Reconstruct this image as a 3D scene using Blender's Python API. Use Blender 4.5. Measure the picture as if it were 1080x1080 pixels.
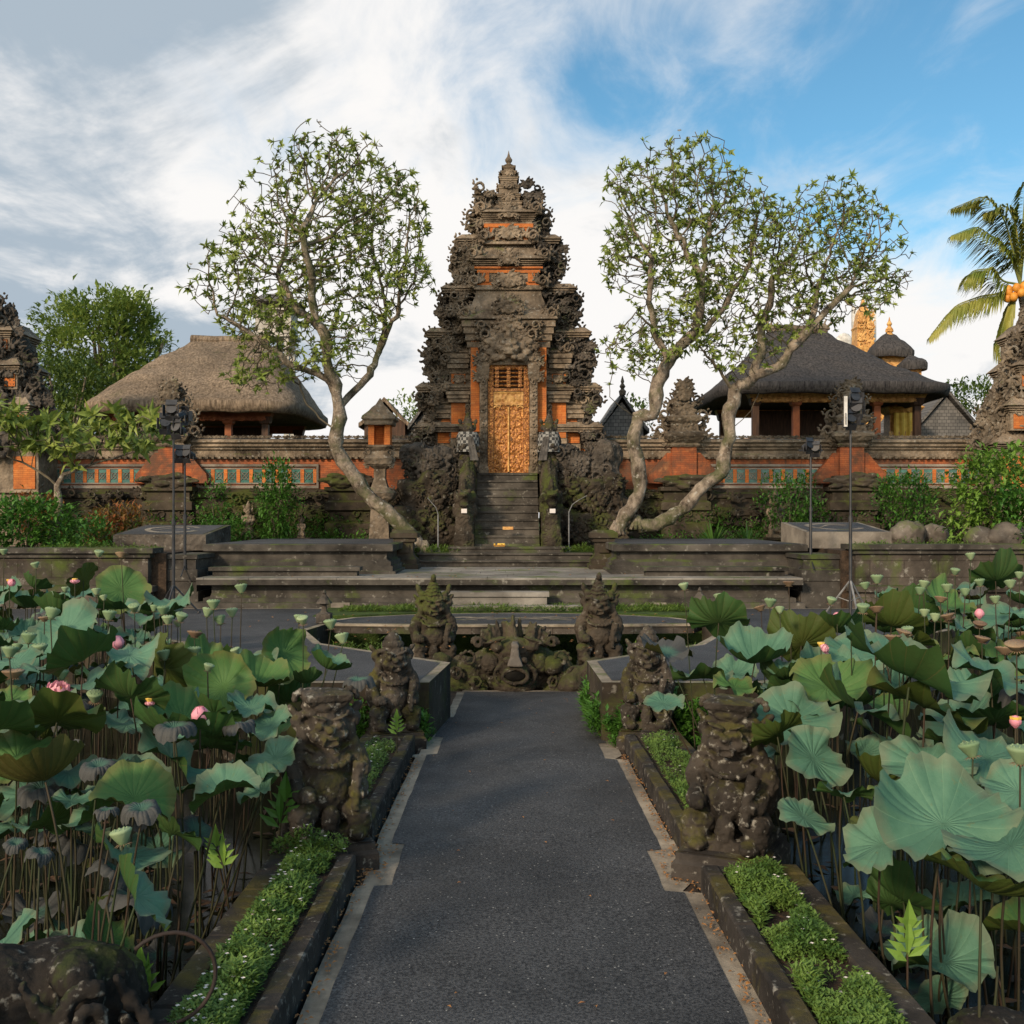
import bpy, bmesh, math, random
import numpy as np
from math import radians, sin, cos, pi, sqrt, atan2
from mathutils import Vector, Matrix, Euler, noise, kdtree

for o in list(bpy.data.objects):
    bpy.data.objects.remove(o)
SC = bpy.context.scene
COL = SC.collection
random.seed(11)
R = random.Random(5)

# ------------------------------------------------------------------ camera
CAM_Z = 2.0
HZ = 545.0            # photo row of the horizon (photo is 1080 px, focal length 1080 px)
cd = bpy.data.cameras.new("camera")
cd.sensor_width = 36
cd.lens = 36
cd.shift_y = (HZ - 540) / 1080
cd.clip_start = 0.1
cd.clip_end = 3000
cam = bpy.data.objects.new("camera", cd)
COL.objects.link(cam)
cam.location = (0, 0, CAM_Z)
cam.rotation_euler = (radians(90), 0, 0)
SC.camera = cam

# ------------------------------------------------------------------ sky and sun
SUN_EL, SUN_AZ = 24.0, 215.0      # azimuth clockwise from +Y: behind the camera, to the left
W = bpy.data.worlds.new("World")
SC.world = W
W.use_nodes = True
wn = W.node_tree.nodes
wl = W.node_tree.links
wn.clear()

def wnode(t, **k):
    n = wn.new(t)
    for a, b in k.items():
        setattr(n, a, b)
    return n

def wmath(op, a, b=None, c=None, clamp=False):
    n = wn.new('ShaderNodeMath')
    n.operation = op
    n.use_clamp = clamp
    for i, v in enumerate((a, b, c)):
        if v is None:
            continue
        if isinstance(v, (int, float)):
            n.inputs[i].default_value = v
        else:
            wl.new(v, n.inputs[i])
    return n.outputs[0]

wout = wnode('ShaderNodeOutputWorld')
wbg = wnode('ShaderNodeBackground')
wbg.inputs['Strength'].default_value = 0.12
wl.new(wbg.outputs[0], wout.inputs[0])
sky = wnode('ShaderNodeTexSky', sky_type='NISHITA')
sky.sun_disc = False
sky.sun_elevation = radians(SUN_EL)
sky.sun_rotation = radians(SUN_AZ)
sky.air_density = 1.0
sky.dust_density = 0.6
sky.ozone_density = 1.6
tc = wnode('ShaderNodeTexCoord')
sep = wnode('ShaderNodeSeparateXYZ')
wl.new(tc.outputs['Generated'], sep.inputs[0])
dx, dy, dz = sep.outputs
# clouds on a flat layer overhead: direction divided by height
zz = wmath('ADD', wmath('MAXIMUM', dz, 0.0), 0.22)
cu = wmath('DIVIDE', dx, zz)
cv = wmath('DIVIDE', dy, zz)
comb = wnode('ShaderNodeCombineXYZ')
wl.new(cu, comb.inputs[0]); wl.new(cv, comb.inputs[1])
def wnoise(scale, det, rough, dist, off, sx=1.0, sy=1.0, rz=0):
    mp = wnode('ShaderNodeMapping')
    mp.inputs['Location'].default_value = off
    mp.inputs['Scale'].default_value = (sx, sy, 1)
    mp.inputs['Rotation'].default_value = (0, 0, rz)
    wl.new(comb.outputs[0], mp.inputs[0])
    n = wnode('ShaderNodeTexNoise')
    n.inputs['Scale'].default_value = scale
    n.inputs['Detail'].default_value = det
    n.inputs['Roughness'].default_value = rough
    n.inputs['Distortion'].default_value = dist
    wl.new(mp.outputs[0], n.inputs['Vector'])
    return n.outputs['Fac']
n1 = wnoise(1.1, 8, 0.55, 0.35, (3.1, 7.7, 0), 1.0, 0.75, 0.5)
n2 = wnoise(3.4, 7, 0.62, 0.8, (1.3, 2.9, 4), 1.25, 0.8, 0.9)
n3 = wnoise(1.5, 7, 0.6, 0.5, (2.3, 8.1, 2), 1.0, 1.0, 0.2)
# fewer clouds towards the upper right, thick on the left
bias = wmath('MULTIPLY', wmath('SUBTRACT', wmath('ADD', dx, wmath('MULTIPLY', dz, 0.62)), 0.30), -0.62)
low = wmath('MULTIPLY', wmath('MAXIMUM', wmath('SUBTRACT', 0.33, dz), 0.0), 1.5)
cov = wmath('ADD', wmath('ADD', wmath('ADD', wmath('MULTIPLY', n1, 1.0), wmath('MULTIPLY', n2, 0.62)), bias), low)
mr = wnode('ShaderNodeMapRange')
mr.interpolation_type = 'SMOOTHSTEP'
mr.inputs['From Min'].default_value = 0.55
mr.inputs['From Max'].default_value = 0.98
wl.new(cov, mr.inputs['Value'])
# grey undersides
mg = wnode('ShaderNodeMapRange')
mg.interpolation_type = 'SMOOTHSTEP'
mg.inputs['From Min'].default_value = 0.475
mg.inputs['From Max'].default_value = 0.64
gl = wmath('ADD', wmath('ADD', wmath('MULTIPLY', n3, 0.75), wmath('MULTIPLY', n2, 0.27)), wmath('MULTIPLY', wmath('ADD', dx, 0.1), -0.30))
wl.new(gl, mg.inputs['Value'])
cc = wnode('ShaderNodeMix', data_type='RGBA')
wl.new(mg.outputs[0], cc.inputs['Factor'])
cc.inputs['A'].default_value = (5.3, 5.2, 5.1, 1)
cc.inputs['B'].default_value = (2.3, 2.75, 3.2, 1)
skb = wnode('ShaderNodeMix', data_type='RGBA', blend_type='MULTIPLY')
skb.inputs['Factor'].default_value = 1.0
skb.inputs['B'].default_value = (0.52, 0.82, 0.84, 1)
wl.new(sky.outputs[0], skb.inputs['A'])
fin = wnode('ShaderNodeMix', data_type='RGBA')
wl.new(mr.outputs[0], fin.inputs['Factor'])
wl.new(skb.outputs['Result'], fin.inputs['A'])
wl.new(cc.outputs['Result'], fin.inputs['B'])
# added soft fill: the unseen sky overhead and behind the camera is brightened
def wsmooth(v, a, b):
    n = wnode('ShaderNodeMapRange'); n.interpolation_type = 'SMOOTHSTEP'
    n.inputs['From Min'].default_value = a; n.inputs['From Max'].default_value = b
    wl.new(v, n.inputs['Value']); return n.outputs[0]
glow = wmath('ADD', wsmooth(dz, 0.5, 0.95), wsmooth(wmath('MULTIPLY', dy, -1.0), -0.05, 0.6), clamp=True)
gm = wnode('ShaderNodeMix', data_type='RGBA')
wl.new(glow, gm.inputs['Factor'])
gm.inputs['A'].default_value = (1, 1, 1, 1)
gm.inputs['B'].default_value = (2.15, 1.95, 1.7, 1)
fm = wnode('ShaderNodeMix', data_type='RGBA', blend_type='MULTIPLY')
fm.inputs['Factor'].default_value = 1.0
wl.new(fin.outputs['Result'], fm.inputs['A']); wl.new(gm.outputs['Result'], fm.inputs['B'])
wl.new(fm.outputs['Result'], wbg.inputs['Color'])

sd = bpy.data.lights.new("sun", 'SUN')
sd.energy = 2.7
sd.angle = radians(7)
sd.color = (1.0, 0.80, 0.58)
so = bpy.data.objects.new("sun", sd)
COL.objects.link(so)
so.location = (-20, -20, 30)
so.rotation_euler = (radians(90 - SUN_EL), 0, radians(180 - SUN_AZ + 0))
_d = Vector((sin(radians(SUN_AZ)) * cos(radians(SUN_EL)), cos(radians(SUN_AZ)) * cos(radians(SUN_EL)), sin(radians(SUN_EL))))
so.rotation_euler = _d.to_track_quat('Z', 'Y').to_euler()

SC.view_settings.view_transform = 'Standard'
SC.view_settings.look = 'None'
SC.view_settings.gamma = 1
SC.view_settings.exposure = 0.62
SC.render.engine = 'CYCLES'

# ------------------------------------------------------------------ helpers
def P(px, py, Y):
    "point at distance Y seen at photo pixel (px, py)"
    return Vector(((px - 540) * Y / 1080, Y, CAM_Z + (HZ - py) * Y / 1080))

def pathz(Y):
    "the walkway falls gently away from the camera"
    return -0.0231 * Y

class MB:
    def __init__(s):
        s.v = []; s.f = []; s.n = 0; s.mi = []
    def add(s, vs, fs, m=0):
        b = s.n
        s.v.extend([tuple(p) for p in vs]); s.n += len(vs)
        s.f.extend([tuple(i + b for i in f) for f in fs])
        s.mi.extend([m] * len(fs))
    def box(s, x0, x1, y0, y1, z0, z1, M=None, m=0):
        vs = [(x0,y0,z0),(x1,y0,z0),(x1,y1,z0),(x0,y1,z0),(x0,y0,z1),(x1,y0,z1),(x1,y1,z1),(x0,y1,z1)]
        if M is not None: vs = [M @ Vector(p) for p in vs]
        s.add(vs, [(3,2,1,0),(4,5,6,7),(0,1,5,4),(1,2,6,5),(2,3,7,6),(3,0,4,7)], m)
    def ringloft(s, x0, x1, y0, y1, prof, M=None, m=0, cap=True):
        "closed loft round a rectangle; prof = [(offset, z), ...] bottom to top"
        vs = []
        for o, z in prof:
            vs += [(x0-o,y0-o,z),(x1+o,y0-o,z),(x1+o,y1+o,z),(x0-o,y1+o,z)]
        if M is not None: vs = [M @ Vector(p) for p in vs]
        fs = []
        for i in range(len(prof)-1):
            for k in range(4):
                a = i*4+k; b = i*4+(k+1)%4
                fs.append((a, b, b+4, a+4))
        if cap:
            fs.append((3,2,1,0)); t = 4*(len(prof)-1); fs.append((t,t+1,t+2,t+3))
        s.add(vs, fs, m)
    def lathe(s, c, prof, n=12, M=None, m=0):
        vs = []
        for r, z in prof:
            for k in range(n):
                a = 2*pi*k/n
                vs.append(Vector((c[0]+r*cos(a), c[1]+r*sin(a), c[2]+z)))
        if M is not None: vs = [M @ p for p in vs]
        fs = []
        for i in range(len(prof)-1):
            for k in range(n):
                a = i*n+k; b = i*n+(k+1)%n
                fs.append((a,b,b+n,a+n))
        fs.append(tuple(reversed(range(n)))); t = n*(len(prof)-1); fs.append(tuple(t+k for k in range(n)))
        s.add(vs, fs, m)
    def tube(s, pts, rad, n=6, m=0, cap=True):
        pts = [Vector(p) for p in pts]
        if isinstance(rad, (int, float)): rad = [rad]*len(pts)
        vs = []; up = None
        for i, p in enumerate(pts):
            d = (pts[min(i+1,len(pts)-1)] - pts[max(i-1,0)])
            if d.length < 1e-9: d = Vector((0,0,1))
            d.normalize()
            if up is None:
                up = Vector((1,0,0)) if abs(d.x) < .8 else Vector((0,1,0))
            u = (up - d*up.dot(d))
            if u.length < 1e-6: u = d.orthogonal()
            u.normalize(); up = u
            w = d.cross(u)
            for k in range(n):
                a = 2*pi*k/n
                vs.append(p + (u*cos(a)+w*sin(a))*rad[i])
        fs = []
        for i in range(len(pts)-1):
            for k in range(n):
                a = i*n+k; b = i*n+(k+1)%n
                fs.append((a,b,b+n,a+n))
        if cap:
            fs.append(tuple(reversed(range(n)))); t = n*(len(pts)-1); fs.append(tuple(t+k for k in range(n)))
        s.add(vs, fs, m)
    def prism(s, poly, z0, z1, m=0, M=None):
        "poly = list of (x, y) anticlockwise; z may be functions of (x, y)"
        n = len(poly)
        f0 = z0 if callable(z0) else (lambda x, y: z0)
        f1 = z1 if callable(z1) else (lambda x, y: z1)
        vs = [(x,y,f0(x,y)) for x,y in poly] + [(x,y,f1(x,y)) for x,y in poly]
        if M is not None: vs = [M @ Vector(p) for p in vs]
        fs = [tuple(reversed(range(n))), tuple(range(n,2*n))]
        for k in range(n):
            j = (k+1)%n
            fs.append((k,j,j+n,k+n))
        s.add(vs, fs, m)
    def sheet(s, poly, zf, m=0):
        f = zf if callable(zf) else (lambda x, y: zf)
        s.add([(x,y,f(x,y)) for x,y in poly], [tuple(range(len(poly)))], m)
    def ell(s, c, r, rot=None, m=0, lv=2):
        V, F = ICO[lv]
        M = Matrix.Diagonal((*r, 1)) if hasattr(r, '__len__') else Matrix.Scale(r, 4)
        if rot is not None: M = Euler(rot).to_matrix().to_4x4() @ M
        M = Matrix.Translation(c) @ M
        A = np.array(M)
        vs = V @ A[:3,:3].T + A[:3,3]
        s.add(vs.tolist(), F, m)
    def mesh(s, VF, M, m=0):
        V, F = VF
        A = np.array(M)
        vs = V @ A[:3,:3].T + A[:3,3]
        if np.linalg.det(A[:3,:3]) < 0: F = [tuple(reversed(f)) for f in F]
        s.add(vs.tolist(), F, m)
    def blade(s, base, d, up, L, w, m=0, fold=.25, droop=0.0):
        "one leaf: a pointed, keeled blade of two quads per side"
        d = Vector(d).normalized(); u = Vector(up); r = d.cross(u)
        if r.length < 1e-5: r = d.orthogonal()
        r.normalize(); u = r.cross(d).normalized()
        b = Vector(base)
        m1 = b + d*L*.45 + u*L*.04; t = b + d*L - u*L*droop
        e1 = m1 + r*w*.5 + u*w*fold; e2 = m1 - r*w*.5 + u*w*fold
        s.add([b, e1, t, e2, m1], [(0,1,4),(1,2,4),(2,3,4),(3,0,4)], m)
    def data(s, name, mats, smooth=False):
        me = bpy.data.meshes.new(name)
        me.from_pydata(s.v, [], s.f)
        for mm in (mats if isinstance(mats, (list, tuple)) else [mats]):
            me.materials.append(mm)
        if len(set(s.mi)) > 1: me.polygons.foreach_set('material_index', s.mi)
        if smooth: me.polygons.foreach_set('use_smooth', [True]*len(s.f))
        me.update()
        return me

def _ico(lv):
    bm = bmesh.new(); bmesh.ops.create_icosphere(bm, subdivisions=lv, radius=1)
    V = np.array([v.co[:] for v in bm.verts]); F = [tuple(v.index for v in f.verts) for f in bm.faces]
    bm.free(); return V, F
ICO = {i: _ico(i) for i in (1,2,3)}

def obj(name, mb, mat, parent=None, smooth=False, loc=None, rot=None):
    me = mb.data(name, mat, smooth) if isinstance(mb, MB) else mb
    o = bpy.data.objects.new(name, me); COL.objects.link(o)
    if parent is not None: o.parent = parent
    if loc is not None: o.location = loc
    if rot is not None: o.rotation_euler = rot
    return o

def tag(o, label, cat, group=None, kind=None):
    if label: o['label'] = label
    if cat: o['category'] = cat
    if group: o['group'] = group
    if kind: o['kind'] = kind
    return o

def thing(name, label, cat, loc=(0,0,0), rz=0, group=None):
    o = bpy.data.objects.new(name, None); COL.objects.link(o)
    o.empty_display_size = .2
    o.location = loc; o.rotation_euler = (0,0,rz)
    return tag(o, label, cat, group)

def struct(name, mb, mat, smooth=False):
    o = obj(name, mb, mat, None, smooth); o['kind'] = 'structure'; return o

def dup(root, loc, rz=0, label=None, scale=None, group=None, mirror=False):
    r = root.copy(); COL.objects.link(r); r.location = loc; r.rotation_euler = (0,0,rz)
    if label: r['label'] = label
    if group: r['group'] = group
    if scale: r.scale = (scale,)*3
    if mirror: r.scale = (-r.scale[0], r.scale[1], r.scale[2])
    for ch in root.children:
        c = ch.copy(); COL.objects.link(c); c.parent = r
        for g in ch.children:
            e = g.copy(); COL.objects.link(e); e.parent = c
    return r

def remesh(mb, voxel, disp=None, smooth_it=0):
    "voxel union of the closed shapes in mb; returns (V, F), displaced along normals by disp(p)"
    me = mb.data('tmp', [], False)
    o = bpy.data.objects.new('tmp', me); COL.objects.link(o)
    md = o.modifiers.new('r', 'REMESH'); md.mode = 'VOXEL'; md.voxel_size = voxel
    if smooth_it:
        sm = o.modifiers.new('s', 'SMOOTH'); sm.iterations = smooth_it; sm.factor = .5
    dg = bpy.context.evaluated_depsgraph_get(); ev = o.evaluated_get(dg); m2 = ev.to_mesh()
    n = len(m2.vertices)
    V = np.empty(n*3); m2.vertices.foreach_get('co', V); V = V.reshape(-1,3)
    N = np.empty(n*3); m2.vertices.foreach_get('normal', N); N = N.reshape(-1,3)
    F = [tuple(p.vertices) for p in m2.polygons]
    ev.to_mesh_clear(); bpy.data.objects.remove(o); bpy.data.meshes.remove(me)
    if disp is not None:
        d = np.array([disp(Vector(p)) for p in V])
        V = V + N*d[:,None]
    return V, F

def vfmb(VF):
    mb = MB(); mb.add(VF[0].tolist(), VF[1]); return mb

def carve(s=1.0, a=.02, rough=.5):
    "chiselled surface: raised cells and weathering"
    def f(p):
        q = p*(9/s)
        d, _ = noise.voronoi(q)
        e = min(d[1]-d[0], .5)
        return a*(e*1.8 - .5) + a*rough*noise.noise(p*(22/s)) + a*1.2*noise.noise(p*(3/s))
    return f

# ------------------------------------------------------------------ materials
MATS = {}
class NT:
    def __init__(s, name):
        s.m = bpy.data.materials.new(name); s.m.use_nodes = True
        s.t = s.m.node_tree; s.N = s.t.nodes; s.L = s.t.links
        s.b = s.N['Principled BSDF']; s.out = s.N['Material Output']
        s.geo = s.N.new('ShaderNodeNewGeometry'); s.pos = s.geo.outputs['Position']
    def link(s, a, b):
        if isinstance(a, (int, float)): b.default_value = a
        elif isinstance(a, tuple): b.default_value = a if len(a) == 4 else (*a, 1)
        else: s.L.new(a, b)
    def noise(s, scale, detail=6, rough=.55, dist=0, vec=None, sc=None, out='Fac'):
        n = s.N.new('ShaderNodeTexNoise')
        n.inputs['Scale'].default_value = scale; n.inputs['Detail'].default_value = detail
        n.inputs['Roughness'].default_value = rough; n.inputs['Distortion'].default_value = dist
        s.L.new(s.map(vec, sc), n.inputs['Vector']); return n.outputs[out]
    def map(s, vec=None, sc=None, rot=None):
        v = vec or s.pos
        if sc or rot:
            m = s.N.new('ShaderNodeMapping')
            if sc: m.inputs['Scale'].default_value = sc
            if rot: m.inputs['Rotation'].default_value = rot
            s.L.new(v, m.inputs[0]); v = m.outputs[0]
        return v
    def voro(s, scale, feature='F1', vec=None, sc=None, out='Distance', rnd=1.0):
        n = s.N.new('ShaderNodeTexVoronoi'); n.feature = feature
        n.inputs['Scale'].default_value = scale; n.inputs['Randomness'].default_value = rnd
        s.L.new(s.map(vec, sc), n.inputs['Vector']); return n.outputs[out]
    def ramp(s, fac, stops, interp='LINEAR'):
        r = s.N.new('ShaderNodeValToRGB'); r.color_ramp.interpolation = interp
        e = r.color_ramp.elements
        while len(e) < len(stops): e.new(.5)
        for k, (p, c) in enumerate(stops):
            e[k].position = p
            e[k].color = (c, c, c, 1) if isinstance(c, (int, float)) else (*c, 1)
        s.link(fac, r.inputs[0]); return r.outputs[0]
    def mix(s, f, a, b, mode='MIX'):
        n = s.N.new('ShaderNodeMix'); n.data_type = 'RGBA'; n.blend_type = mode
        s.link(f, n.inputs['Factor']); s.link(a, n.inputs['A']); s.link(b, n.inputs['B'])
        return n.outputs['Result']
    def math(s, op, a, b=0.0, clamp=False):
        n = s.N.new('ShaderNodeMath'); n.operation = op; n.use_clamp = clamp
        s.link(a, n.inputs[0]); s.link(b, n.inputs[1]); return n.outputs[0]
    def up(s):
        sp = s.N.new('ShaderNodeSeparateXYZ'); s.L.new(s.geo.outputs['Normal'], sp.inputs[0]); return sp.outputs[2]
    def xyz(s, v=None):
        sp = s.N.new('ShaderNodeSeparateXYZ'); s.L.new(v or s.pos, sp.inputs[0]); return sp.outputs
    def bump(s, h, strength=.5, dist=.02, prev=None):
        n = s.N.new('ShaderNodeBump'); n.inputs['Strength'].default_value = strength; n.inputs['Distance'].default_value = dist
        s.link(h, n.inputs['Height'])
        if prev is not None: s.L.new(prev, n.inputs['Normal'])
        s.L.new(n.outputs[0], s.b.inputs['Normal']); return n.outputs[0]
    def done(s, col, rough=.85, spec=.3):
        s.link(col, s.b.inputs['Base Color']); s.link(rough, s.b.inputs['Roughness'])
        s.b.inputs['Specular IOR Level'].default_value = spec
        MATS[s.m.name] = s.m; return s.m

def stone(name, dark, light, moss=.35, lichen=.25, mosscol=(.05,.07,.012), bumpd=.015, sc=1.0, carved=False, joints=None):
    t = NT(name)
    c = t.ramp(t.noise(1.7*sc, 8, .65), [(.3, dark), (.7, light)])
    c2 = t.ramp(t.noise(.45*sc, 5, .6, .4), [(.35, .55), (.65, 1.0)])
    c = t.mix(1.0, c, c2, 'MULTIPLY')
    if lichen:
        l = t.ramp(t.noise(9*sc, 5, .6), [(.62-.1*lichen, 0.0), (.72-.05*lichen, lichen*1.6)])
        c = t.mix(l, c, (.36,.34,.29))
    if moss:
        mk = t.math('ADD', t.noise(1.1*sc, 7, .65, .5), t.math('MULTIPLY', t.up(), .10))
        mk = t.ramp(mk, [(.66-.35*moss, 0.0), (.80-.3*moss, .9)])
        mc = t.mix(t.noise(14, 3), mosscol, tuple(v*2.0 for v in mosscol))
        c = t.mix(mk, c, mc)
    h = t.noise(28*sc, 8, .7)
    n = t.bump(h, .6, bumpd)
    if carved:
        n = t.bump(t.voro(13, 'SMOOTH_F1'), .9, .035, n)
    if joints:
        br = t.N.new('ShaderNodeTexBrick')
        t.L.new(t.map(None, None, (radians(90), 0, 0)), br.inputs['Vector'])
        br.inputs['Scale'].default_value = 1; br.inputs['Brick Width'].default_value = joints[0]
        br.inputs['Row Height'].default_value = joints[1]; br.inputs['Mortar Size'].default_value = .008
        br.inputs['Color1'].default_value = (1,1,1,1); br.inputs['Color2'].default_value = (.55,.55,.55,1)
        br.inputs['Mortar'].default_value = (.35,.33,.3,1)
        c = t.mix(.8, c, br.outputs['Color'], 'MULTIPLY')
        n = t.bump(br.outputs['Fac'], -.8, .01, n)
    return t.done(c, .9, .2)

M_dark = stone('dark_carved_stone', (.022,.017,.013), (.27,.215,.155), .10, .4, carved=True)
M_gate = stone('gate_stone', (.026,.020,.014), (.40,.31,.22), .08, .35, carved=True)
M_black = stone('blackened_stone', (.014,.012,.010), (.16,.135,.11), .10, .22, carved=True)
M_moss = stone('mossy_stone', (.012,.0095,.007), (.095,.074,.053), .42, .22, mosscol=(.035,.042,.008))
M_statue = stone('statue_stone', (.009,.0075,.006), (.095,.078,.062), .38, .42, mosscol=(.042,.038,.008), sc=2.2)
M_block = stone('block_stone', (.025,.020,.016), (.165,.135,.108), .34, .35, joints=(.62,.30))
M_step = stone('step_stone', (.016,.014,.012), (.125,.110,.092), .28, .25)
M_slab = stone('terrace_slab', (.13,.115,.10), (.36,.33,.285), .10, .15)
M_wet = stone('wet_dark_stone', (.004,.0035,.003), (.034,.028,.023), .22, .3, mosscol=(.03,.04,.008), sc=2.2)
M_kerb = stone('planter_stone', (.014,.012,.011), (.075,.064,.055), .30, .35, mosscol=(.055,.045,.010), sc=2.0)
M_tan = stone('tan_concrete', (.20,.165,.12), (.42,.35,.265), .12, .25, sc=3)
M_rock = stone('rock', (.05,.042,.035), (.22,.19,.16), .25, .3)
M_trim = stone('pale_trim', (.13,.11,.09), (.38,.33,.27), .05, .2)

def brickmat(name, c1, c2, grime=.5):
    t = NT(name)
    br = t.N.new('ShaderNodeTexBrick')
    t.L.new(t.map(None, None, (radians(90), 0, 0)), br.inputs['Vector'])
    br.inputs['Scale'].default_value = 1; br.inputs['Brick Width'].default_value = .24
    br.inputs['Row Height'].default_value = .055; br.inputs['Mortar Size'].default_value = .004
    br.inputs['Color1'].default_value = (*c1,1); br.inputs['Color2'].default_value = (*c2,1)
    br.inputs['Mortar'].default_value = (c1[0]*.6, c1[1]*.5, c1[2]*.5, 1)
    g = t.ramp(t.noise(1.3, 9, .75, .3), [(.40, 0.0), (.60, grime)])
    g = t.math('MAXIMUM', g, t.ramp(t.noise(2.2, 7, .7, 0, None, (3,3,.5)), [(.52, 0.0), (.66, grime*.9)]))
    c = t.mix(g, br.outputs['Color'], (.07,.05,.035))
    c = t.mix(t.ramp(t.noise(3.5, 6), [(.6, 0.0), (.8, .5)]), c, (.55,.28,.12))
    n = t.bump(br.outputs['Fac'], -.3, .004); t.bump(t.noise(30), .3, .008, n)
    return t.done(c, .85, .2)
M_brick = brickmat('orange_brick', (.50,.14,.032), (.60,.20,.048), .45)
M_brick2 = brickmat('weathered_red_brick', (.33,.085,.030), (.44,.13,.045), .85)

t = NT('asphalt')
c = t.ramp(t.noise(60, 4, .7), [(.40, (.013,.013,.0145)), (.60, (.070,.070,.072))])
c = t.mix(1.0, c, t.ramp(t.noise(.9, 8, .7, .4), [(.34, .55), (.5, .95), (.68, 1.35)]), 'MULTIPLY')
sp = t.ramp(t.voro(30), [(.0, 1.0), (.13, 1.0), (.17, 0.0)])
c = t.mix(t.math('MULTIPLY', sp, t.ramp(t.noise(29, 0), [(.55, 0.0), (.6, .9)])), c, (.30,.29,.27))
n = t.bump(t.noise(170, 3, .6), .7, .006); t.bump(t.voro(95), .5, .005, n)
M_asph = t.done(c, t.ramp(t.noise(1.4, 5), [(.3, .55), (.7, .8)]), .4)

t = NT('concrete_border')
c = t.ramp(t.noise(3, 8, .7), [(.3, (.15,.125,.095)), (.7, (.42,.35,.265))])
c = t.mix(t.ramp(t.noise(1.0, 6, .6), [(.46, 0.0), (.62, .85)]), c, (.075,.062,.048))
t.bump(t.noise(60, 6, .7), .7, .006)
M_border = t.done(c, .85)

t = NT('pond_water')
c = t.ramp(t.noise(2, 5), [(.4, (.004,.005,.003)), (.7, (.012,.012,.006))])
t.bump(t.noise(3.0, 3), .12, .02)
M_water = t.done(c, .16, .12)

t = NT('rotting_leaf'); c = t.ramp(t.noise(6, 5), [(.35, (.03,.018,.010)), (.7, (.11,.055,.025))]); M_rot = t.done(c, .8)
t = NT('soil')
c = t.ramp(t.noise(6, 8, .7), [(.35, (.018,.012,.008)), (.7, (.07,.045,.028))])
c = t.mix(t.ramp(t.voro(24), [(.0, 1.0), (.25, 0.0)]), c, (.10,.05,.022))
t.bump(t.noise(25, 6), 1, .03); M_soil = t.done(c, .95)

t = NT('grass_ground')
c = t.ramp(t.noise(3, 8, .7), [(.35, (.02,.035,.006)), (.65, (.06,.10,.014))])
t.bump(t.noise(40, 6), 1, .03); M_lawn = t.done(c, .95)

def leafmat(name, c1, c2, back=None, trans=.25, rough=.5, nscale=1.2):
    t = NT(name)
    c = t.ramp(t.noise(nscale, 3, .6), [(.35, c1), (.65, c2)])
    oi = t.N.new('ShaderNodeObjectInfo')
    if back is not None: c = t.mix(t.geo.outputs['Backfacing'], c, back)
    t.done(c, rough, .3)
    tr = t.N.new('ShaderNodeBsdfTranslucent'); t.L.new(c, tr.inputs[0]) if not isinstance(c, tuple) else None
    ms = t.N.new('ShaderNodeMixShader'); ms.inputs[0].default_value = trans
    t.L.new(t.b.outputs[0], ms.inputs[1]); t.L.new(tr.outputs[0], ms.inputs[2]); t.L.new(ms.outputs[0], t.out.inputs[0])
    return t.m
M_frang = leafmat('frangipani_leaf', (.11,.165,.03), (.25,.30,.06), nscale=1.5)
M_mango = leafmat('mango_leaf', (.085,.145,.03), (.26,.33,.065), nscale=.9, trans=.4)
M_shrub = leafmat('shrub_leaf', (.035,.11,.015), (.09,.21,.03))
M_lime = leafmat('lime_leaf', (.09,.19,.025), (.18,.30,.05))
M_cover = leafmat('groundcover_leaf', (.055,.115,.02), (.16,.25,.05), nscale=5)
M_croton = leafmat('croton_leaf', (.10,.11,.02), (.30,.09,.03), nscale=3)
M_agave = leafmat('strap_leaf', (.03,.09,.018), (.08,.17,.03))
M_palm = leafmat('palm_leaf', (.10,.15,.02), (.34,.32,.07), nscale=1.0)
M_grass = leafmat('grass_blade', (.05,.10,.012), (.13,.19,.03), nscale=5)
M_petal = leafmat('pink_petal', (.75,.28,.36), (.80,.42,.48), nscale=4)
M_white = leafmat('white_petal', (.75,.70,.68), (.8,.72,.66))
M_tree_olive = leafmat('far_leaf', (.05,.09,.02), (.11,.16,.03))

t = NT('bark')
c = t.ramp(t.noise(4, 8, .7, 0, None, (1,1,.6)), [(.36, (.06,.045,.032)), (.64, (.42,.34,.26))])
c = t.mix(t.ramp(t.noise(1.6, 6, .65), [(.46, 0.0), (.62, .85)]), c, (.075,.085,.03))
c = t.mix(t.ramp(t.noise(8, 4), [(.6, 0.0), (.68, .7)]), c, (.46,.43,.37))
t.bump(t.noise(16, 8, .75), 1, .06, t.bump(t.noise(5, 5), 1, .10)); M_bark = t.done(c, .9, .2)
t = NT('twig_bark')
c = t.ramp(t.noise(3, 5, .7), [(.35, (.055,.047,.032)), (.7, (.15,.125,.085))]); M_twig = t.done(c, .9, .2)

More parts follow.
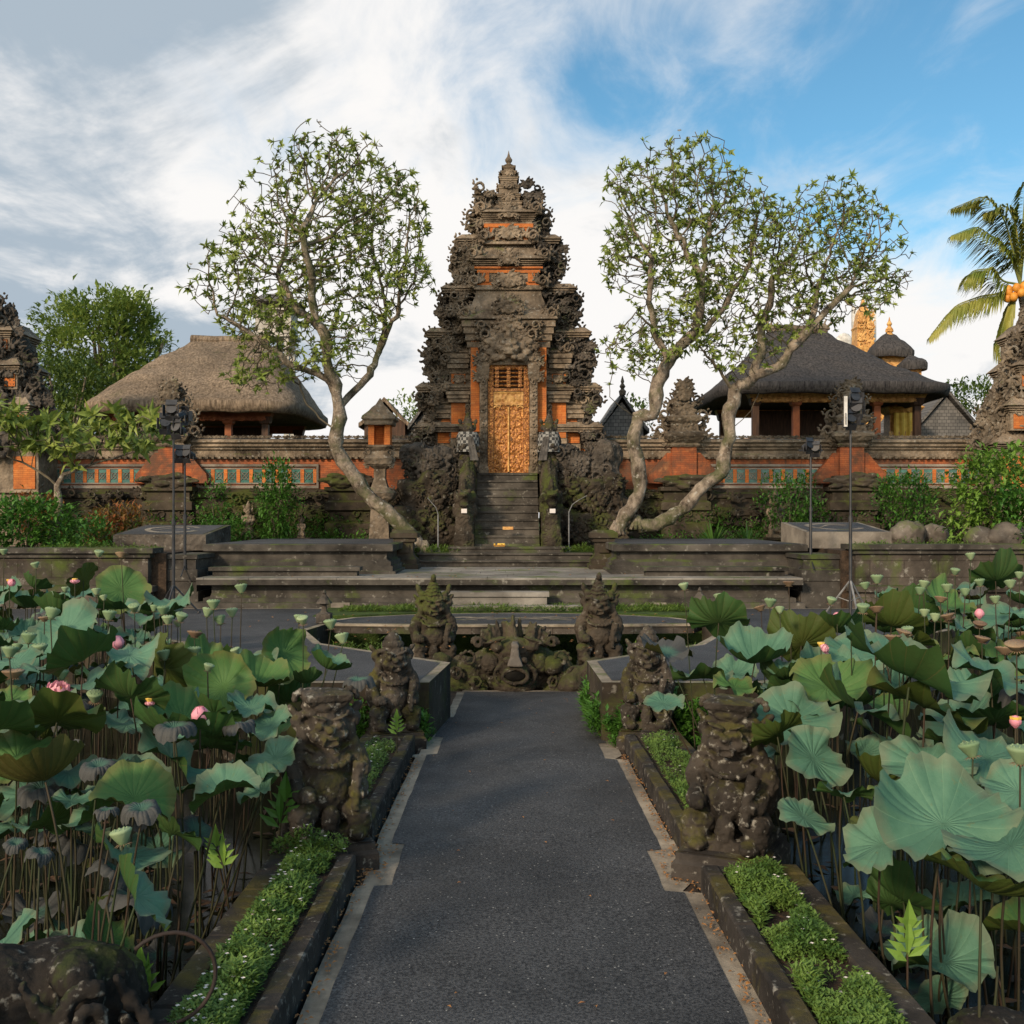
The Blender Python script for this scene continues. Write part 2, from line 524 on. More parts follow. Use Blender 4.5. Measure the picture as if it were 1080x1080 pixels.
def lotus(name, c1, c2, back, vein, edge, trans=.12, wither=0.0):
    t = NT(name)
    tcn = t.N.new('ShaderNodeTexCoord'); ob = tcn.outputs['Object']
    x, y, z = t.xyz(ob)
    ang = t.math('ARCTAN2', y, x); rad = t.math('SQRT', t.math('ADD', t.math('MULTIPLY', x, x), t.math('MULTIPLY', y, y)))
    v = t.math('ABSOLUTE', t.math('SINE', t.math('ADD', t.math('MULTIPLY', ang, 11.0), t.math('MULTIPLY', t.noise(7, 2, .5, 0, ob), .5))))
    vl = t.ramp(v, [(.0, 1.0), (.10, 0.0)])
    c = t.ramp(t.noise(2.6, 8, .7, .4), [(.32, c1), (.68, c2)])
    c = t.mix(t.math('MULTIPLY', t.ramp(t.noise(13, 6, .75, 0, ob), [(.60, 0.0), (.68, .8)]), .7), c, (.13,.12,.04))
    c = t.mix(t.math('MULTIPLY', vl, .55), c, vein)
    ew = t.math('ADD', rad, t.math('MULTIPLY', t.noise(9, 5, .7, 0, ob), .10))
    er = t.ramp(ew, [(.14, 0.0), (.24, 1.0)] if wither else [(.30, 0.0), (.36, 1.0)])
    c = t.mix(t.math('MULTIPLY', er, .38 + .5*wither), c, edge)
    c = t.mix(t.ramp(t.noise(5, 8, .75, .5), [(.64, 0.0), (.74, .6)]), c, edge)
    bk = t.mix(t.ramp(t.noise(3.2, 6, .65, .6), [(.35, 0.0), (.7, 1.0)]), back, (back[0]*1.1, back[1]*.78, back[2]*.8))
    bk = t.mix(t.math('MULTIPLY', vl, .5), bk, (.12,.085,.03))
    c = t.mix(t.geo.outputs['Backfacing'], c, bk)
    t.bump(t.noise(26, 5, .65, 0, ob), .45, .008, t.bump(v, .45, .008))
    t.done(c, .62, .22)
    tr = t.N.new('ShaderNodeBsdfTranslucent'); t.L.new(c, tr.inputs[0])
    ms = t.N.new('ShaderNodeMixShader'); ms.inputs[0].default_value = trans
    t.L.new(t.b.outputs[0], ms.inputs[1]); t.L.new(tr.outputs[0], ms.inputs[2]); t.L.new(ms.outputs[0], t.out.inputs[0])
    return t.m
M_lot = lotus('blue_green_lotus', (.050,.125,.078), (.10,.205,.130), (.032,.080,.020), (.14,.25,.15), (.16,.12,.07))
M_lotg = lotus('olive_lotus', (.045,.11,.028), (.08,.16,.045), (.045,.075,.014), (.14,.16,.05), (.16,.10,.035))
M_lotw = lotus('withering_lotus', (.035,.09,.07), (.07,.14,.10), (.045,.055,.012), (.10,.15,.11), (.062,.055,.056), wither=1.0)
t = NT('lotus_stem')
c = t.ramp(t.noise(1.6, 3), [(.38, (.022,.034,.010)), (.62, (.038,.022,.013))]); M_stem = t.done(c, .7)
t = NT('lotus_pod')
c = t.ramp(t.noise(4, 3), [(.35, (.13,.20,.10)), (.7, (.25,.31,.17))]); t.bump(t.noise(60), .4, .004); M_pod = t.done(c, .7)
t = NT('dry_pod')
c = t.ramp(t.noise(6, 3), [(.35, (.13,.08,.05)), (.7, (.28,.2,.12))]); M_drypod = t.done(c, .8)

t = NT('brown_thatch')
c = t.ramp(t.noise(1.6, 8, .75, 0, None, (9,9,1.6)), [(.34, (.085,.062,.045)), (.66, (.44,.335,.235))])
c = t.mix(1.0, c, t.ramp(t.noise(.6, 6, .6), [(.3, .6), (.7, 1.15)]), 'MULTIPLY')
c = t.mix(t.ramp(t.noise(1.1, 5), [(.6, 0.0), (.75, .35)]), c, (.09,.10,.04))
n = t.bump(t.noise(1.3, 8, .8, 0, None, (10,10,1.8)), 1, .10); t.bump(t.noise(2.5, 5), .8, .12, n)
M_thatch = t.done(c, .95, .1)
t = NT('black_thatch')
c = t.ramp(t.noise(1.6, 8, .75, 0, None, (9,9,1.6)), [(.34, (.014,.014,.016)), (.66, (.11,.10,.095))])
n = t.bump(t.noise(1.3, 8, .8, 0, None, (10,10,1.8)), 1, .07); t.bump(t.noise(2.5, 5), .8, .10, n)
M_ijuk = t.done(c, .9, .15)

t = NT('gold_carving')
v = t.voro(16, 'SMOOTH_F1'); nn = t.noise(24, 6, .7, .6)
c = t.ramp(nn, [(.38, (.10,.028,.008)), (.52, (.40,.155,.035)), (.68, (.80,.43,.12))])
n = t.bump(v, .8, .03); t.bump(nn, .8, .02, n)
t.b.inputs['Metallic'].default_value = .25
M_gold = t.done(c, .45, .5)
t = NT('gold_trim'); c = t.ramp(t.noise(9, 6), [(.35, (.34,.14,.03)), (.65, (.70,.40,.12))]); t.bump(t.noise(30, 5), .8, .02)
M_goldtrim = t.done(c, .5, .5)
t = NT('dark_timber'); c = t.ramp(t.noise(3, 6, .6, 0, None, (8,8,1)), [(.3, (.025,.013,.008)), (.7, (.09,.045,.025))]); M_wood = t.done(c, .6)
t = NT('red_timber'); c = t.ramp(t.noise(3, 6), [(.3, (.16,.045,.018)), (.7, (.33,.11,.04))]); M_redwood = t.done(c, .6)
t = NT('glazed_green_tile')
v = t.noise(5, 3); c = t.ramp(v, [(.35, (.02,.07,.06)), (.65, (.05,.16,.13))]); M_tile = t.done(c, .25, .5)
t = NT('black_metal'); c = t.ramp(t.noise(9, 3), [(.3, (.01,.01,.012)), (.7, (.03,.03,.033))]); M_metal = t.done(c, .45, .5)
t = NT('grey_metal'); c = t.ramp(t.noise(9, 3), [(.3, (.09,.09,.09)), (.7, (.2,.2,.2))]); M_grey = t.done(c, .5, .5)
t = NT('white_paint'); c = t.ramp(t.noise(5, 5), [(.35, (.42,.40,.37)), (.6, (.66,.64,.60))]); t.bump(t.noise(40), .3, .004); M_wpaint = t.done(c, .7)
t = NT('painted_mouth_shade'); c = t.ramp(t.noise(9, 5), [(.3, (.003,.003,.003)), (.7, (.012,.011,.009))]); M_mouth_shade = t.done(c, .95, .05)  # near-black colour standing in for the shade inside the fountain mouth
t = NT('rusty_iron'); c = t.ramp(t.noise(9, 5), [(.35, (.015,.013,.012)), (.7, (.04,.022,.015))]); t.bump(t.noise(60), .5, .004); M_rust = t.done(c, .75)
t = NT('grey_roof_tile')
br = t.N.new('ShaderNodeTexBrick'); t.L.new(t.map(None, (1,1,1), (radians(90),0,0)), br.inputs['Vector'])
br.inputs['Scale'].default_value = 1; br.inputs['Brick Width'].default_value = .16; br.inputs['Row Height'].default_value = .12; br.inputs['Mortar Size'].default_value = .008
br.inputs['Color1'].default_value = (.10,.095,.09,1); br.inputs['Color2'].default_value = (.16,.15,.14,1); br.inputs['Mortar'].default_value = (.03,.03,.03,1)
t.bump(br.outputs['Fac'], -.8, .03); M_rtile = t.done(br.outputs['Color'], .8)
t = NT('checked_cloth')
ck = t.N.new('ShaderNodeTexChecker'); ck.inputs['Scale'].default_value = 13; t.L.new(t.pos, ck.inputs[0])
ck.inputs[1].default_value = (.22,.215,.20,1); ck.inputs[2].default_value = (.035,.035,.035,1)
M_check = t.done(ck.outputs[0], .9)
t = NT('grey_cloth'); c = t.ramp(t.noise(6, 5), [(.3, (.03,.028,.026)), (.7, (.12,.11,.10))]); M_cloth = t.done(c, .95)
t = NT('coconut'); c = t.ramp(t.noise(6, 4), [(.3, (.45,.16,.02)), (.7, (.70,.32,.05))]); M_coco = t.done(c, .5)
t = NT('yellow_cloth'); c = t.ramp(t.noise(4, 4), [(.3, (.55,.32,.04)), (.7, (.8,.55,.12))]); M_yellow = t.done(c, .8)
t = NT('plaster'); c = t.ramp(t.noise(2, 6), [(.3, (.30,.27,.23)), (.7, (.5,.47,.42))]); M_plaster = t.done(c, .9)
# ================================================================== THE SETTING
mb = MB(); mb.sheet([(-900,-300),(900,-300),(900,1500),(-900,1500)], -1.2); struct('ground', mb, M_lawn)
mb = MB(); mb.sheet([(-16,-8),(16,-8),(16,18.4),(-16,18.4)], -.55); struct('pond_water', mb, M_water)
mb = MB(); mb.box(-400, 400, 23.25, 700, -1.2, 1.165); struct('temple_ground', mb, M_lawn)
mb = MB(); mb.box(-60, -6.35, 18.8, 23.25, -1.2, 1.33); mb.box(6.05, 60, 18.8, 23.25, -1.2, 1.38); struct('garden_bed', mb, M_soil)

# walkway
mb = MB(); mb.prism([(-.90,-6),(1.07,-6),(1.07,13.7),(-.90,13.7)], lambda x,y: -1.2, lambda x,y: pathz(y)-.012); struct('walkway_base', mb, M_soil)
Lp = [(-.80,-6),(-.80,5.93),(-.70,5.95),(-.71,6.75),(-.80,6.77),(-.80,9.56),(-.70,9.6),(-.70,10.4),(-.79,10.42),(-.78,11.55),(-.66,11.6),(-.625,13.55)]
Rp = [(.98,-6),(.98,5.82),(.87,5.85),(.87,6.6),(.97,6.63),(.957,9.35),(.85,9.4),(.85,10.1),(.93,10.12),(.92,11.4),(.88,11.45),(.85,13.55)]
def dense(pl, step=.12):
    out = []
    for a, b in zip(pl, pl[1:]):
        n = max(1, int(math.dist(a, b)/step))
        out += [(a[0]+(b[0]-a[0])*i/n + noise.noise(Vector((a[0]*3, (a[1]+(b[1]-a[1])*i/n)*4, 1)))*.008, a[1]+(b[1]-a[1])*i/n) for i in range(n)]
    return out + [pl[-1]]
L2, R2 = dense(Lp), dense(Rp)
mb = MB(); mb.sheet(R2 + L2[::-1], lambda x,y: pathz(y)); struct('walkway', mb, M_asph)
mb = MB()
for pl, s in ((L2, -1), (R2, 1)):
    vs = []
    for x, y in pl:
        w = .10 + .012*noise.noise(Vector((x, y*3, 4)))
        if 5.93 < y < 6.77 or 9.5 < y < 10.45: w = .17
        vs += [(x - s*.04, y, pathz(y)-.004), (x + s*w, y, pathz(y)-.004)]
    fs = [(2*i, 2*i+1, 2*i+3, 2*i+2) if s < 0 else (2*i+2, 2*i+3, 2*i+1, 2*i) for i in range(len(pl)-1)]
    mb.add(vs, fs)
mb.sheet([(-.66,13.5),(.88,13.5),(.88,13.68),(-.66,13.68)], lambda x,y: pathz(y)-.003)
struct('walkway_border', mb, M_border)

# the raised road round the centre pond
RZ = .34
roadL = [(-.70,11.64),(-.83,10.24),(-2.4,10.2),(-3.5,11.2),(-4.4,13.5),(-7.2,15.6),(-15,16.2),(-15,18.5),(-3.3,18.5),(-3.15,16.9),(-2.85,15.9),(-3.0,14.9),(-2.5,13.4)]
roadR = [(.86,11.75),(2.4,13.3),(3.05,14.9),(2.95,15.9),(3.25,16.9),(3.4,18.5),(15,18.5),(15,16.2),(7.2,15.6),(4.7,13.5),(3.7,11.2),(2.5,10.2),(.90,10.24)]
mb = MB()
mb.prism(roadL[::-1] if False else roadL, -1.2, RZ); mb.prism(roadR, -1.2, RZ)
# wind consistently
bm = bmesh.new(); _me = mb.data('t', []); bm.from_mesh(_me); bmesh.ops.recalc_face_normals(bm, faces=bm.faces)
me = bpy.data.meshes.new('road_base'); bm.to_mesh(me); bm.free(); me.materials.append(M_moss)
o = obj('road_base', me, None); o['kind'] = 'structure'
def inset_sheet(poly, z, d):
    "polygon shrunk by d"
    n = len(poly); out = []
    A = sum(poly[i][0]*poly[(i+1)%n][1]-poly[(i+1)%n][0]*poly[i][1] for i in range(n))
    s = 1 if A > 0 else -1
    for i in range(n):
        p0, p1, p2 = Vector(poly[i-1]), Vector(poly[i]), Vector(poly[(i+1)%n])
        e1 = (p1-p0).normalized(); e2 = (p2-p1).normalized()
        n1 = Vector((-e1.y, e1.x))*s; n2 = Vector((-e2.y, e2.x))*s
        b = (n1+n2); b = b/max(.35, b.length_squared)*2
        out.append(tuple(p1 + b*d))
    return out if s > 0 else out[::-1]
mb = MB(); mb.sheet(inset_sheet(roadL, 0, 0.0), RZ+.004); mb.sheet(inset_sheet(roadR, 0, 0.0), RZ+.004); struct('road_edging', mb, M_tan)
mb = MB(); mb.sheet(inset_sheet(roadL, 0, .11), RZ+.008); mb.sheet(inset_sheet(roadR, 0, .11), RZ+.008); struct('road', mb, M_asph)

# bridge with rounded ends over the centre pond
br_poly = [(-2.7,15.75)] + [(x, 15.62) for x in (-1.5, 0, 1.5)] + [(2.8,15.75),(3.0,16.15),(2.6,16.75),(1.8,17.2),(.9,17.45),(0,17.55),(-.9,17.45),(-1.8,17.2),(-2.6,16.75),(-2.95,16.15)]
bt = thing('pond_bridge', 'low bow-shaped asphalt bridge slab with pale concrete edge between the two front fountain guardians', 'bridge', (0,0,0))
mb = MB(); mb.prism(br_poly, RZ-.13, RZ-.02); obj('bridge_slab', mb, M_block, bt); mb = MB(); mb.prism(inset_sheet(br_poly, 0, -.012), RZ-.018, RZ+.014); obj('bridge_edge', mb, M_tan, bt)
mb = MB(); mb.sheet(inset_sheet(br_poly, 0, .11), RZ+.018); obj('bridge_surface', mb, M_asph, bt)
mb = MB()
for k, (a, b, c) in enumerate([(-1.0,1.15,16.62),(-.75,.9,16.5),(-1.15,-.3,16.72),(.35,1.25,16.74),(-.4,.5,16.38),(-.9,-.55,16.3),(.6,.95,16.3)]):
    pts = [(a+(b-a)*i/10, c + .05*sin(i*1.3+k)) for i in range(11)]
    vs = []
    for x, y in pts: vs += [(x, y-.035, RZ+.022), (x, y+.035, RZ+.022)]
    mb.add(vs, [(2*i, 2*i+2, 2*i+3, 2*i+1) for i in range(10)])
obj('scroll_marking', mb, M_tan, bt)
mb = MB(); mb.prism([(-3.3,16.95),(-2.6,17.05),(-1.8,17.45),(0,17.8),(1.8,17.45),(2.6,17.05),(3.4,16.95),(3.4,18.5),(-3.3,18.5)], -1.2, RZ+.02); struct('grass_bank', mb, M_lawn)

# planters beside the walkway
def ztop(Y): return .15 - .0231*Y
def planter(x0, x1, inner, label, spans):
    t = thing('stone_planter', label, 'planter', ((x0+x1)/2, 6, ztop(6)))
    inv = Matrix.Translation((-(x0+x1)/2, -6, -ztop(6)))
    rr = random.Random(int(x0*100))
    for a, b in spans:
        mb = MB(); y = a
        while y < b - .05:
            y2 = min(b, y + .62 + rr.random()*.12)
            for (xa, xb) in ((x0, x0+(.13 if inner < 0 else .10)), (x1-(.10 if inner < 0 else .13), x1)):
                j = rr.uniform(-.006, .006); e = .012
                def zt(yy): return ztop(yy) + j
                pr = [(xa+e, y+e+.002),(xb-e, y+e+.002),(xb-e, y2-e-.002),(xa+e, y2-e-.002)]
                lo = [(xa, y+.002),(xb, y+.002),(xb, y2-.002),(xa, y2-.002)]
                vs = [(x, yy, -1.2) for x, yy in lo] + [(x, yy, zt(yy)-e) for x, yy in lo] + [(x, yy, zt(yy)) for x, yy in pr]
                vs = [inv @ Vector(v) for v in vs]
                mb.add(vs, [(3,2,1,0),(8,9,10,11)] + [(k,(k+1)%4,(k+1)%4+4,k+4) for k in range(4)] + [(k+4,(k+1)%4+4,(k+1)%4+8,k+8) for k in range(4)])
            y = y2
        e = .10
        mb.add([inv @ Vector(p) for p in [(x0+.05,b-.1,-1.2),(x1-.05,b-.1,-1.2),(x1-.05,b,-1.2),(x0+.05,b,-1.2),(x0+.05,b-.1,ztop(b)-.01),(x1-.05,b-.1,ztop(b)-.01),(x1-.05,b,ztop(b)-.01),(x0+.05,b,ztop(b)-.01)]],
               [(3,2,1,0),(4,5,6,7),(0,1,5,4),(1,2,6,5),(2,3,7,6),(3,0,4,7)])
        obj('planter_wall', mb, M_kerb, t)
    mb = MB()
    for a, b in spans:
        mb.sheet([(x0+.06,a),(x1-.06,a),(x1-.06,b),(x0+.06,b)], lambda x,y: ztop(y)-.035)
    mb.v = [tuple(inv @ Vector(v)) for v in mb.v]
    obj('planter_soil', mb, M_soil, t)
    return t
planter(-1.43, -.925, -1, 'dark mossy stone planter trough along the left side of the asphalt walkway', [(-4, 6.1), (6.75, 9.75)])
planter(1.08, 1.63, 1, 'dark mossy stone planter trough along the right side of the asphalt walkway', [(-4, 5.85), (6.55, 9.9)])

# lower terrace in front of the gate
TZ = .86
ter = thing('stone_terrace', 'broad pale paved stone terrace with dark moulded front at the foot of the temple stairs', 'terrace', (0,18.5,RZ))
def W2(o): return Matrix.Translation((-o.location.x, -o.location.y, -o.location.z))
mb = MB(); mb.ringloft(-5.5, 5.05, 18.75, 23.2, [(.25,-1.2),(.25,.44),(.12,.44),(.12,.52),(.03,.52),(.0,.60),(.0,.76),(.22,.765),(.22,TZ)], W2(ter)); obj('terrace_base', mb, M_step, ter)
mb = MB(); rr = random.Random(3)
y = 18.53
while y < 22.6:
    y2 = min(y+.52, 22.62); x = -5.7 + rr.random()*.5
    mb.box(x-.6 if x-.6 > -5.72 else -5.72, x-.004, y+.003, y2-.003, TZ, TZ+.03 + rr.uniform(-.002,.002), W2(ter))
    while x < 5.25:
        x2 = min(x + rr.uniform(.7,1.0), 5.27)
        mb.box(x+.004, x2-.004, y+.003, y2-.003, TZ, TZ+.03+rr.uniform(-.002,.002), W2(ter)); x = x2
    y = y2
obj('paving', mb, M_slab, ter)
mb = MB(); mb.ringloft(-1.25,.62,18.2,18.5,[(.0,.35),(.0,.57),(.04,.58),(.04,.66)],W2(ter)); mb.ringloft(-1.7,1.25,17.9,18.15,[(.0,.35),(0,.44)],W2(ter))
obj('front_step', mb, M_slab, ter)
mb = MB()
for x, in ((-3.1,),(2.62,)): mb.box(x-.17, x+.17, 18.478, 18.495, .36, .45, W2(ter))
obj('drain_grille', mb, M_trim, ter)
ZT = TZ+.03

st = thing('temple_steps', 'two long low dark stone steps crossing between the pedestals below the stairs', 'steps', (0,22.6,ZT))
mb = MB(); mb.ringloft(-2.1,1.78,22.75,23.6,[(.0,ZT),(.0,ZT+.10),(.05,ZT+.10),(.05,ZT+.14)],W2(st)); mb.ringloft(-2.1,1.78,23.1,23.7,[(.0,ZT+.1),(.0,1.13),(.04,1.14),(.04,1.18)],W2(st))
obj('step', mb, M_step, st)

STG = [(.16,.0),(.16,.07),(.10,.075),(.10,.17),(.06,.175),(.06,.25),(.02,.27),(-.03,.30),(-.03,.44),(.10,.46),(.10,.59)]
def stage(x0, x1, label):
    t = thing('stone_stage', label, 'stage', ((x0+x1)/2, 19.9, ZT-.02)); M = W2(t) @ Matrix.Translation((0,0,ZT-.02))
    z = 1.47 - (ZT-.02)
    mb = MB(); mb.ringloft(x0+.1, x1-.1, 20.0, 24.6, [(o, zz) for o, zz in STG[:-1]] + [(.10, z-.02),(.06,z)], M); obj('stage_base', mb, M_step, t)
    mb = MB(); mb.sheet([(x0+.12,20.02),(x1-.12,20.02),(x1-.12,24.55),(x0+.12,24.55)], z+.004); mb.v = [tuple(M @ Vector(v)) for v in mb.v]; obj('stage_surface', mb, M_asph, t)
    return t
stage(-6.0, -2.32, 'low stone stage with moulded edge and asphalt top, left of the temple stairs')
stage(1.98, 5.75, 'low stone stage with moulded edge and asphalt top, right of the temple stairs')

def display_block(x0, x1, y0, y1, zf, zb, zbase, label, mat):
    t = thing('sloping_platform', label, 'platform', ((x0+x1)/2, y0, zbase)); M = W2(t)
    mb = MB(); mb.prism([(x0,y0),(x1,y0),(x1,y1),(x0,y1)], zbase, lambda x,y: zf+(zb-zf)*(y-y0)/(y1-y0), M=M); obj('platform_body', mb, mat, t)
    sl = (zb-zf)/(y1-y0); f = lambda x,y: zf+sl*(y-y0)+.006
    mb = MB(); mb.sheet([(x0+.09,y0+.09),(x1-.09,y0+.09),(x1-.09,y1-.09),(x0+.09,y1-.09)], f); mb.v = [tuple(M@Vector(v)) for v in mb.v]; obj('asphalt_top', mb, M_asph, t)
    mb = MB(); cx, cy = (x0+x1)/2, (y0+y1)/2; w, h = (x1-x0)*.33, (y1-y0)*.33
    vs = []
    for i in range(41):
        a = i/40*5.2+.6; k = 1-.10*sin(a*2)
        for r in (1.0, .80):
            x = cx + w*cos(a)*k*r; y = cy + h*sin(a)*r; vs.append((x, y, f(x,y)+.004))
    mb.add(vs, [(2*i,2*i+2,2*i+3,2*i+1) for i in range(40)])
    vs = []
    for i in range(15):
        x = cx - w*.7 + w*1.2*i/14; y = cy + h*.5*sin(i/14*4.0-1.0); vs += [(x, y-.05, f(x,y)+.007-.05*sl), (x, y+.05, f(x,y)+.007+.05*sl)]
    mb.add(vs, [(2*i,2*i+2,2*i+3,2*i+1) for i in range(14)])
    mb.v = [tuple(M@Vector(v)) for v in mb.v]; obj('swirl_marking', mb, M_trim, t)
display_block(-7.95, -6.1, 20.4, 22.2, 1.64, 1.82, 1.33, 'dark sloping platform with pale swirl on top behind the two left lamp stands', M_black)
display_block(5.78, 7.45, 20.1, 22.0, 1.70, 1.88, 1.38, 'pale-edged sloping platform with white swirl on top behind the right lamp stands', M_trim)

def retaining(x0, x1, ztopw, label):
    t = thing('retaining_wall', label, 'wall', ((x0+x1)/2, 18.6, RZ)); M = W2(t)
    mb = MB(); mb.ringloft(x0, x1, 18.62, 18.95, [(.10,.30),(.10,.52),(.05,.54),(.05,.62),(.12,.64),(.12,.74),(.0,.76),(.0,ztopw-.2)], M); obj('wall_face', mb, M_block, t)
    mb = MB(); mb.ringloft(x0, x1, 18.62, 18.95, [(.0,ztopw-.2),(.06,ztopw-.17),(.06,ztopw-.10),(.13,ztopw-.09),(.13,ztopw)], M); obj('coping', mb, M_step, t)
    return t
retaining(-22, -6.62, 1.43, 'mossy block retaining wall with dark coping behind the left lotus pond')
retaining(6.25, 22, 1.50, 'mossy block retaining wall with dark coping behind the right lotus pond')
# stepped stone ends that link walls and terrace
for x0, x1, lab in ((-6.5, -5.78, 'narrow stepped stone block between the left retaining wall and the terrace'), (5.32, 6.1, 'narrow stepped stone block between the terrace and the right retaining wall')):
    t = thing('stepped_block', lab, 'stone block', ((x0+x1)/2, 18.7, RZ)); M = W2(t)
    mb = MB(); mb.ringloft(x0, x1, 18.85, 20.2, [(.0,.30),(.0,.62),(-.04,.62),(-.04,.80),(-.02,.82),(-.02,1.02),(-.06,1.03),(-.06,1.20),(-.02,1.22),(-.02,1.30)], M); obj('block_body', mb, M_step, t)
def ledge(x0, x1, lab):
    t = thing('stepped_ledge', lab, 'ledge', ((x0+x1)/2, 18.9, ZT)); M = W2(t)
    mb = MB(); mb.ringloft(x0, x1, 19.15, 19.42, [(.0,ZT-.01),(.0,.98),(.06,.99),(.06,1.06)], M); obj('ledge_body', mb, M_step, t)
ledge(-5.6, -2.9, 'long low moulded stone ledge in front of the left stage')
ledge(2.5, 5.1, 'long low moulded stone ledge in front of the right stage')

# pedestals flanking the two steps
def pedestal(x, Y, z0, z1, w, label):
    t = thing('stone_pedestal', label, 'pedestal', (x, Y, z0)); h = z1-z0
    mb = MB(); mb.ringloft(-w/2, w/2, -w/2, w/2, [(.10,0),(.10,h*.12),(.06,h*.13),(.06,h*.25),(.0,h*.32),(-.03,h*.4),(-.03,h*.66),(.02,h*.7),(.02,h*.78),(.08,h*.8),(.08,h*.92),(-.02,h)])
    mb.box(-w*.25,w*.25,-w*.5-.02,-w*.48+.03,h*.42,h*.62)
    obj('pedestal_body', mb, M_moss, t)
pedestal(-2.29, 21.95, ZT, 1.72, .42, 'squat mossy moulded pedestal at the left end of the long steps')
pedestal(1.95, 21.95, ZT, 1.72, .42, 'squat mossy moulded pedestal at the right end of the long steps')

# ================================================================== TEMPLE GATE
CX = -.09
# ---- ornament library (unit about 1 m)
def orn_curl(seed):
    r = random.Random(seed); mb = MB()
    for i in range(20):
        a = -1.5 + i*.42; rad = .36*(1-i/34)
        mb.ell((rad*cos(a), -.012*i, rad*sin(a)), (.125-.003*i, .17, .125-.003*i), lv=1)
    for k in range(4):
        a = -.9 + k*.7; mb.ell((.47*cos(a), .02, .47*sin(a)+.03*k), (.10, .13, .11), lv=1)
    mb.ell((.40,0,.46),(.08,.1,.13),(0,.5,0),lv=1); mb.ell((.0,.08,-.1),(.3,.10,.3),lv=1) if seed > 5 else None
    return remesh(mb, .042, lambda p: .035*noise.noise(p*7)+.015*noise.noise(p*16), 1)
def orn_crown(seed):
    r = random.Random(seed); mb = MB()
    mb.ell((0,0,-.12), (.36,.2,.22), lv=1); mb.ell((0,-.16,-.05), (.14,.12,.15), lv=1); mb.ell((-.2,-.14,-.2),(.1,.1,.1),lv=1); mb.ell((.2,-.14,-.2),(.1,.1,.1),lv=1)
    for k in range(7):
        a = pi*(k+.5)/7; L = .26 + .10*sin(a)
        for j in range(4):
            q = .2 + L*j/3; b = a + .35*(j/3)**2*(1 if a > pi/2 else -1)
            mb.ell((q*cos(b), -.05*(j%2)-.02*j, q*sin(b)-.08), (.095-.006*j, .12, .095-.006*j), lv=1)
    return remesh(mb, .042, lambda p: .035*noise.noise(p*7)+.015*noise.noise(p*16), 1)
def orn_flame(seed):
    r = random.Random(seed); mb = MB()
    for k in range(4):
        x0 = (k-1.5)*.19; H = .62 if k in (1,2) else .42
        for j in range(5):
            t_ = j/4
            mb.ell((x0*(1+.5*t_) + .07*sin(t_*5+k), -.04*(k%2), -.35+H*t_), (.13*(1-t_*.35), .16*(1-t_*.3), .12*(1-t_*.3)), lv=1)
    mb.ell((0,.04,-.2),(.4,.12,.2),lv=1)
    return remesh(mb, .042, lambda p: .035*noise.noise(p*7)+.015*noise.noise(p*16), 1)
def orn_face():
    mb = MB()
    mb.ell((0,0,0), (.36,.22,.33)); mb.ell((0,-.10,-.16), (.26,.2,.12)); mb.ell((0,-.22,.0), (.10,.12,.09))
    for s in (-1,1):
        mb.ell((s*.16,-.2,.10), (.085,.07,.085)); mb.ell((s*.17,-.19,.20), (.12,.08,.035), (0,s*.3,0)); mb.ell((s*.22,-.15,-.06), (.10,.1,.09))
        mb.ell((s*.10,-.28,-.17), (.03,.03,.07)); mb.ell((s*.40,0,.05), (.10,.1,.2)); mb.ell((s*.5,0,-.15), (.14,.1,.12)); mb.ell((s*.55,0,.2), (.12,.1,.16), (0,s*.5,0))
        for j in range(4): mb.ell((s*(.2+.13*j),0,.36-.05*j), (.09,.1,.17-.02*j), (0,s*.35*j,0))
        mb.ell((s*.35,-.05,-.35), (.16,.12,.14)); mb.ell((s*.15,-.1,-.36), (.1,.1,.1))
    mb.ell((0,0,.45), (.10,.12,.25)); mb.ell((0,-.26,-.17), (.2,.04,.025)); mb.ell((0,-.22,-.27), (.17,.06,.03))
    return remesh(mb, .028, lambda p: .012*noise.noise(p*14))
ORN = [orn_curl(1), orn_crown(2), orn_flame(3), orn_curl(7)]
FACE = orn_face()

def TRS(loc, rot=(0,0,0), sc=1.0):
    S = Matrix.Diagonal((*sc,1)) if hasattr(sc, '__len__') else Matrix.Scale(sc, 4)
    return Matrix.Translation(loc) @ Euler(rot).to_matrix().to_4x4() @ S

def interp(tab, y):
    for (a, va), (b, vb) in zip(tab, tab[1:]):
        if a <= y <= b: return va + (vb-va)*(y-a)/(b-a)
    return tab[-1][1] if y > tab[-1][0] else tab[0][1]

def cornice(z0, z1, o0, o1, n=4):
    "profile flaring from offset o0 to o1 between z0 and z1 in n crisp fillets"
    out = []
    for i in range(n):
        a = z0+(z1-z0)*i/n; b = z0+(z1-z0)*(i+1)/n; o = o0+(o1-o0)*(i+1)/n
        out += [(o, a+.006), (o, b-.02), (o-.03, b-.012)]
    return out

S = .025
def gx(px): return (px-536.5)*S
def gz(py): return CAM_Z + (HZ-py)*S - 1.165
GY = 27.0
gate = thing('temple_gate', 'towering tiered carved stone and orange brick temple gate with golden doors', 'temple gate', (CX, GY, 1.165))

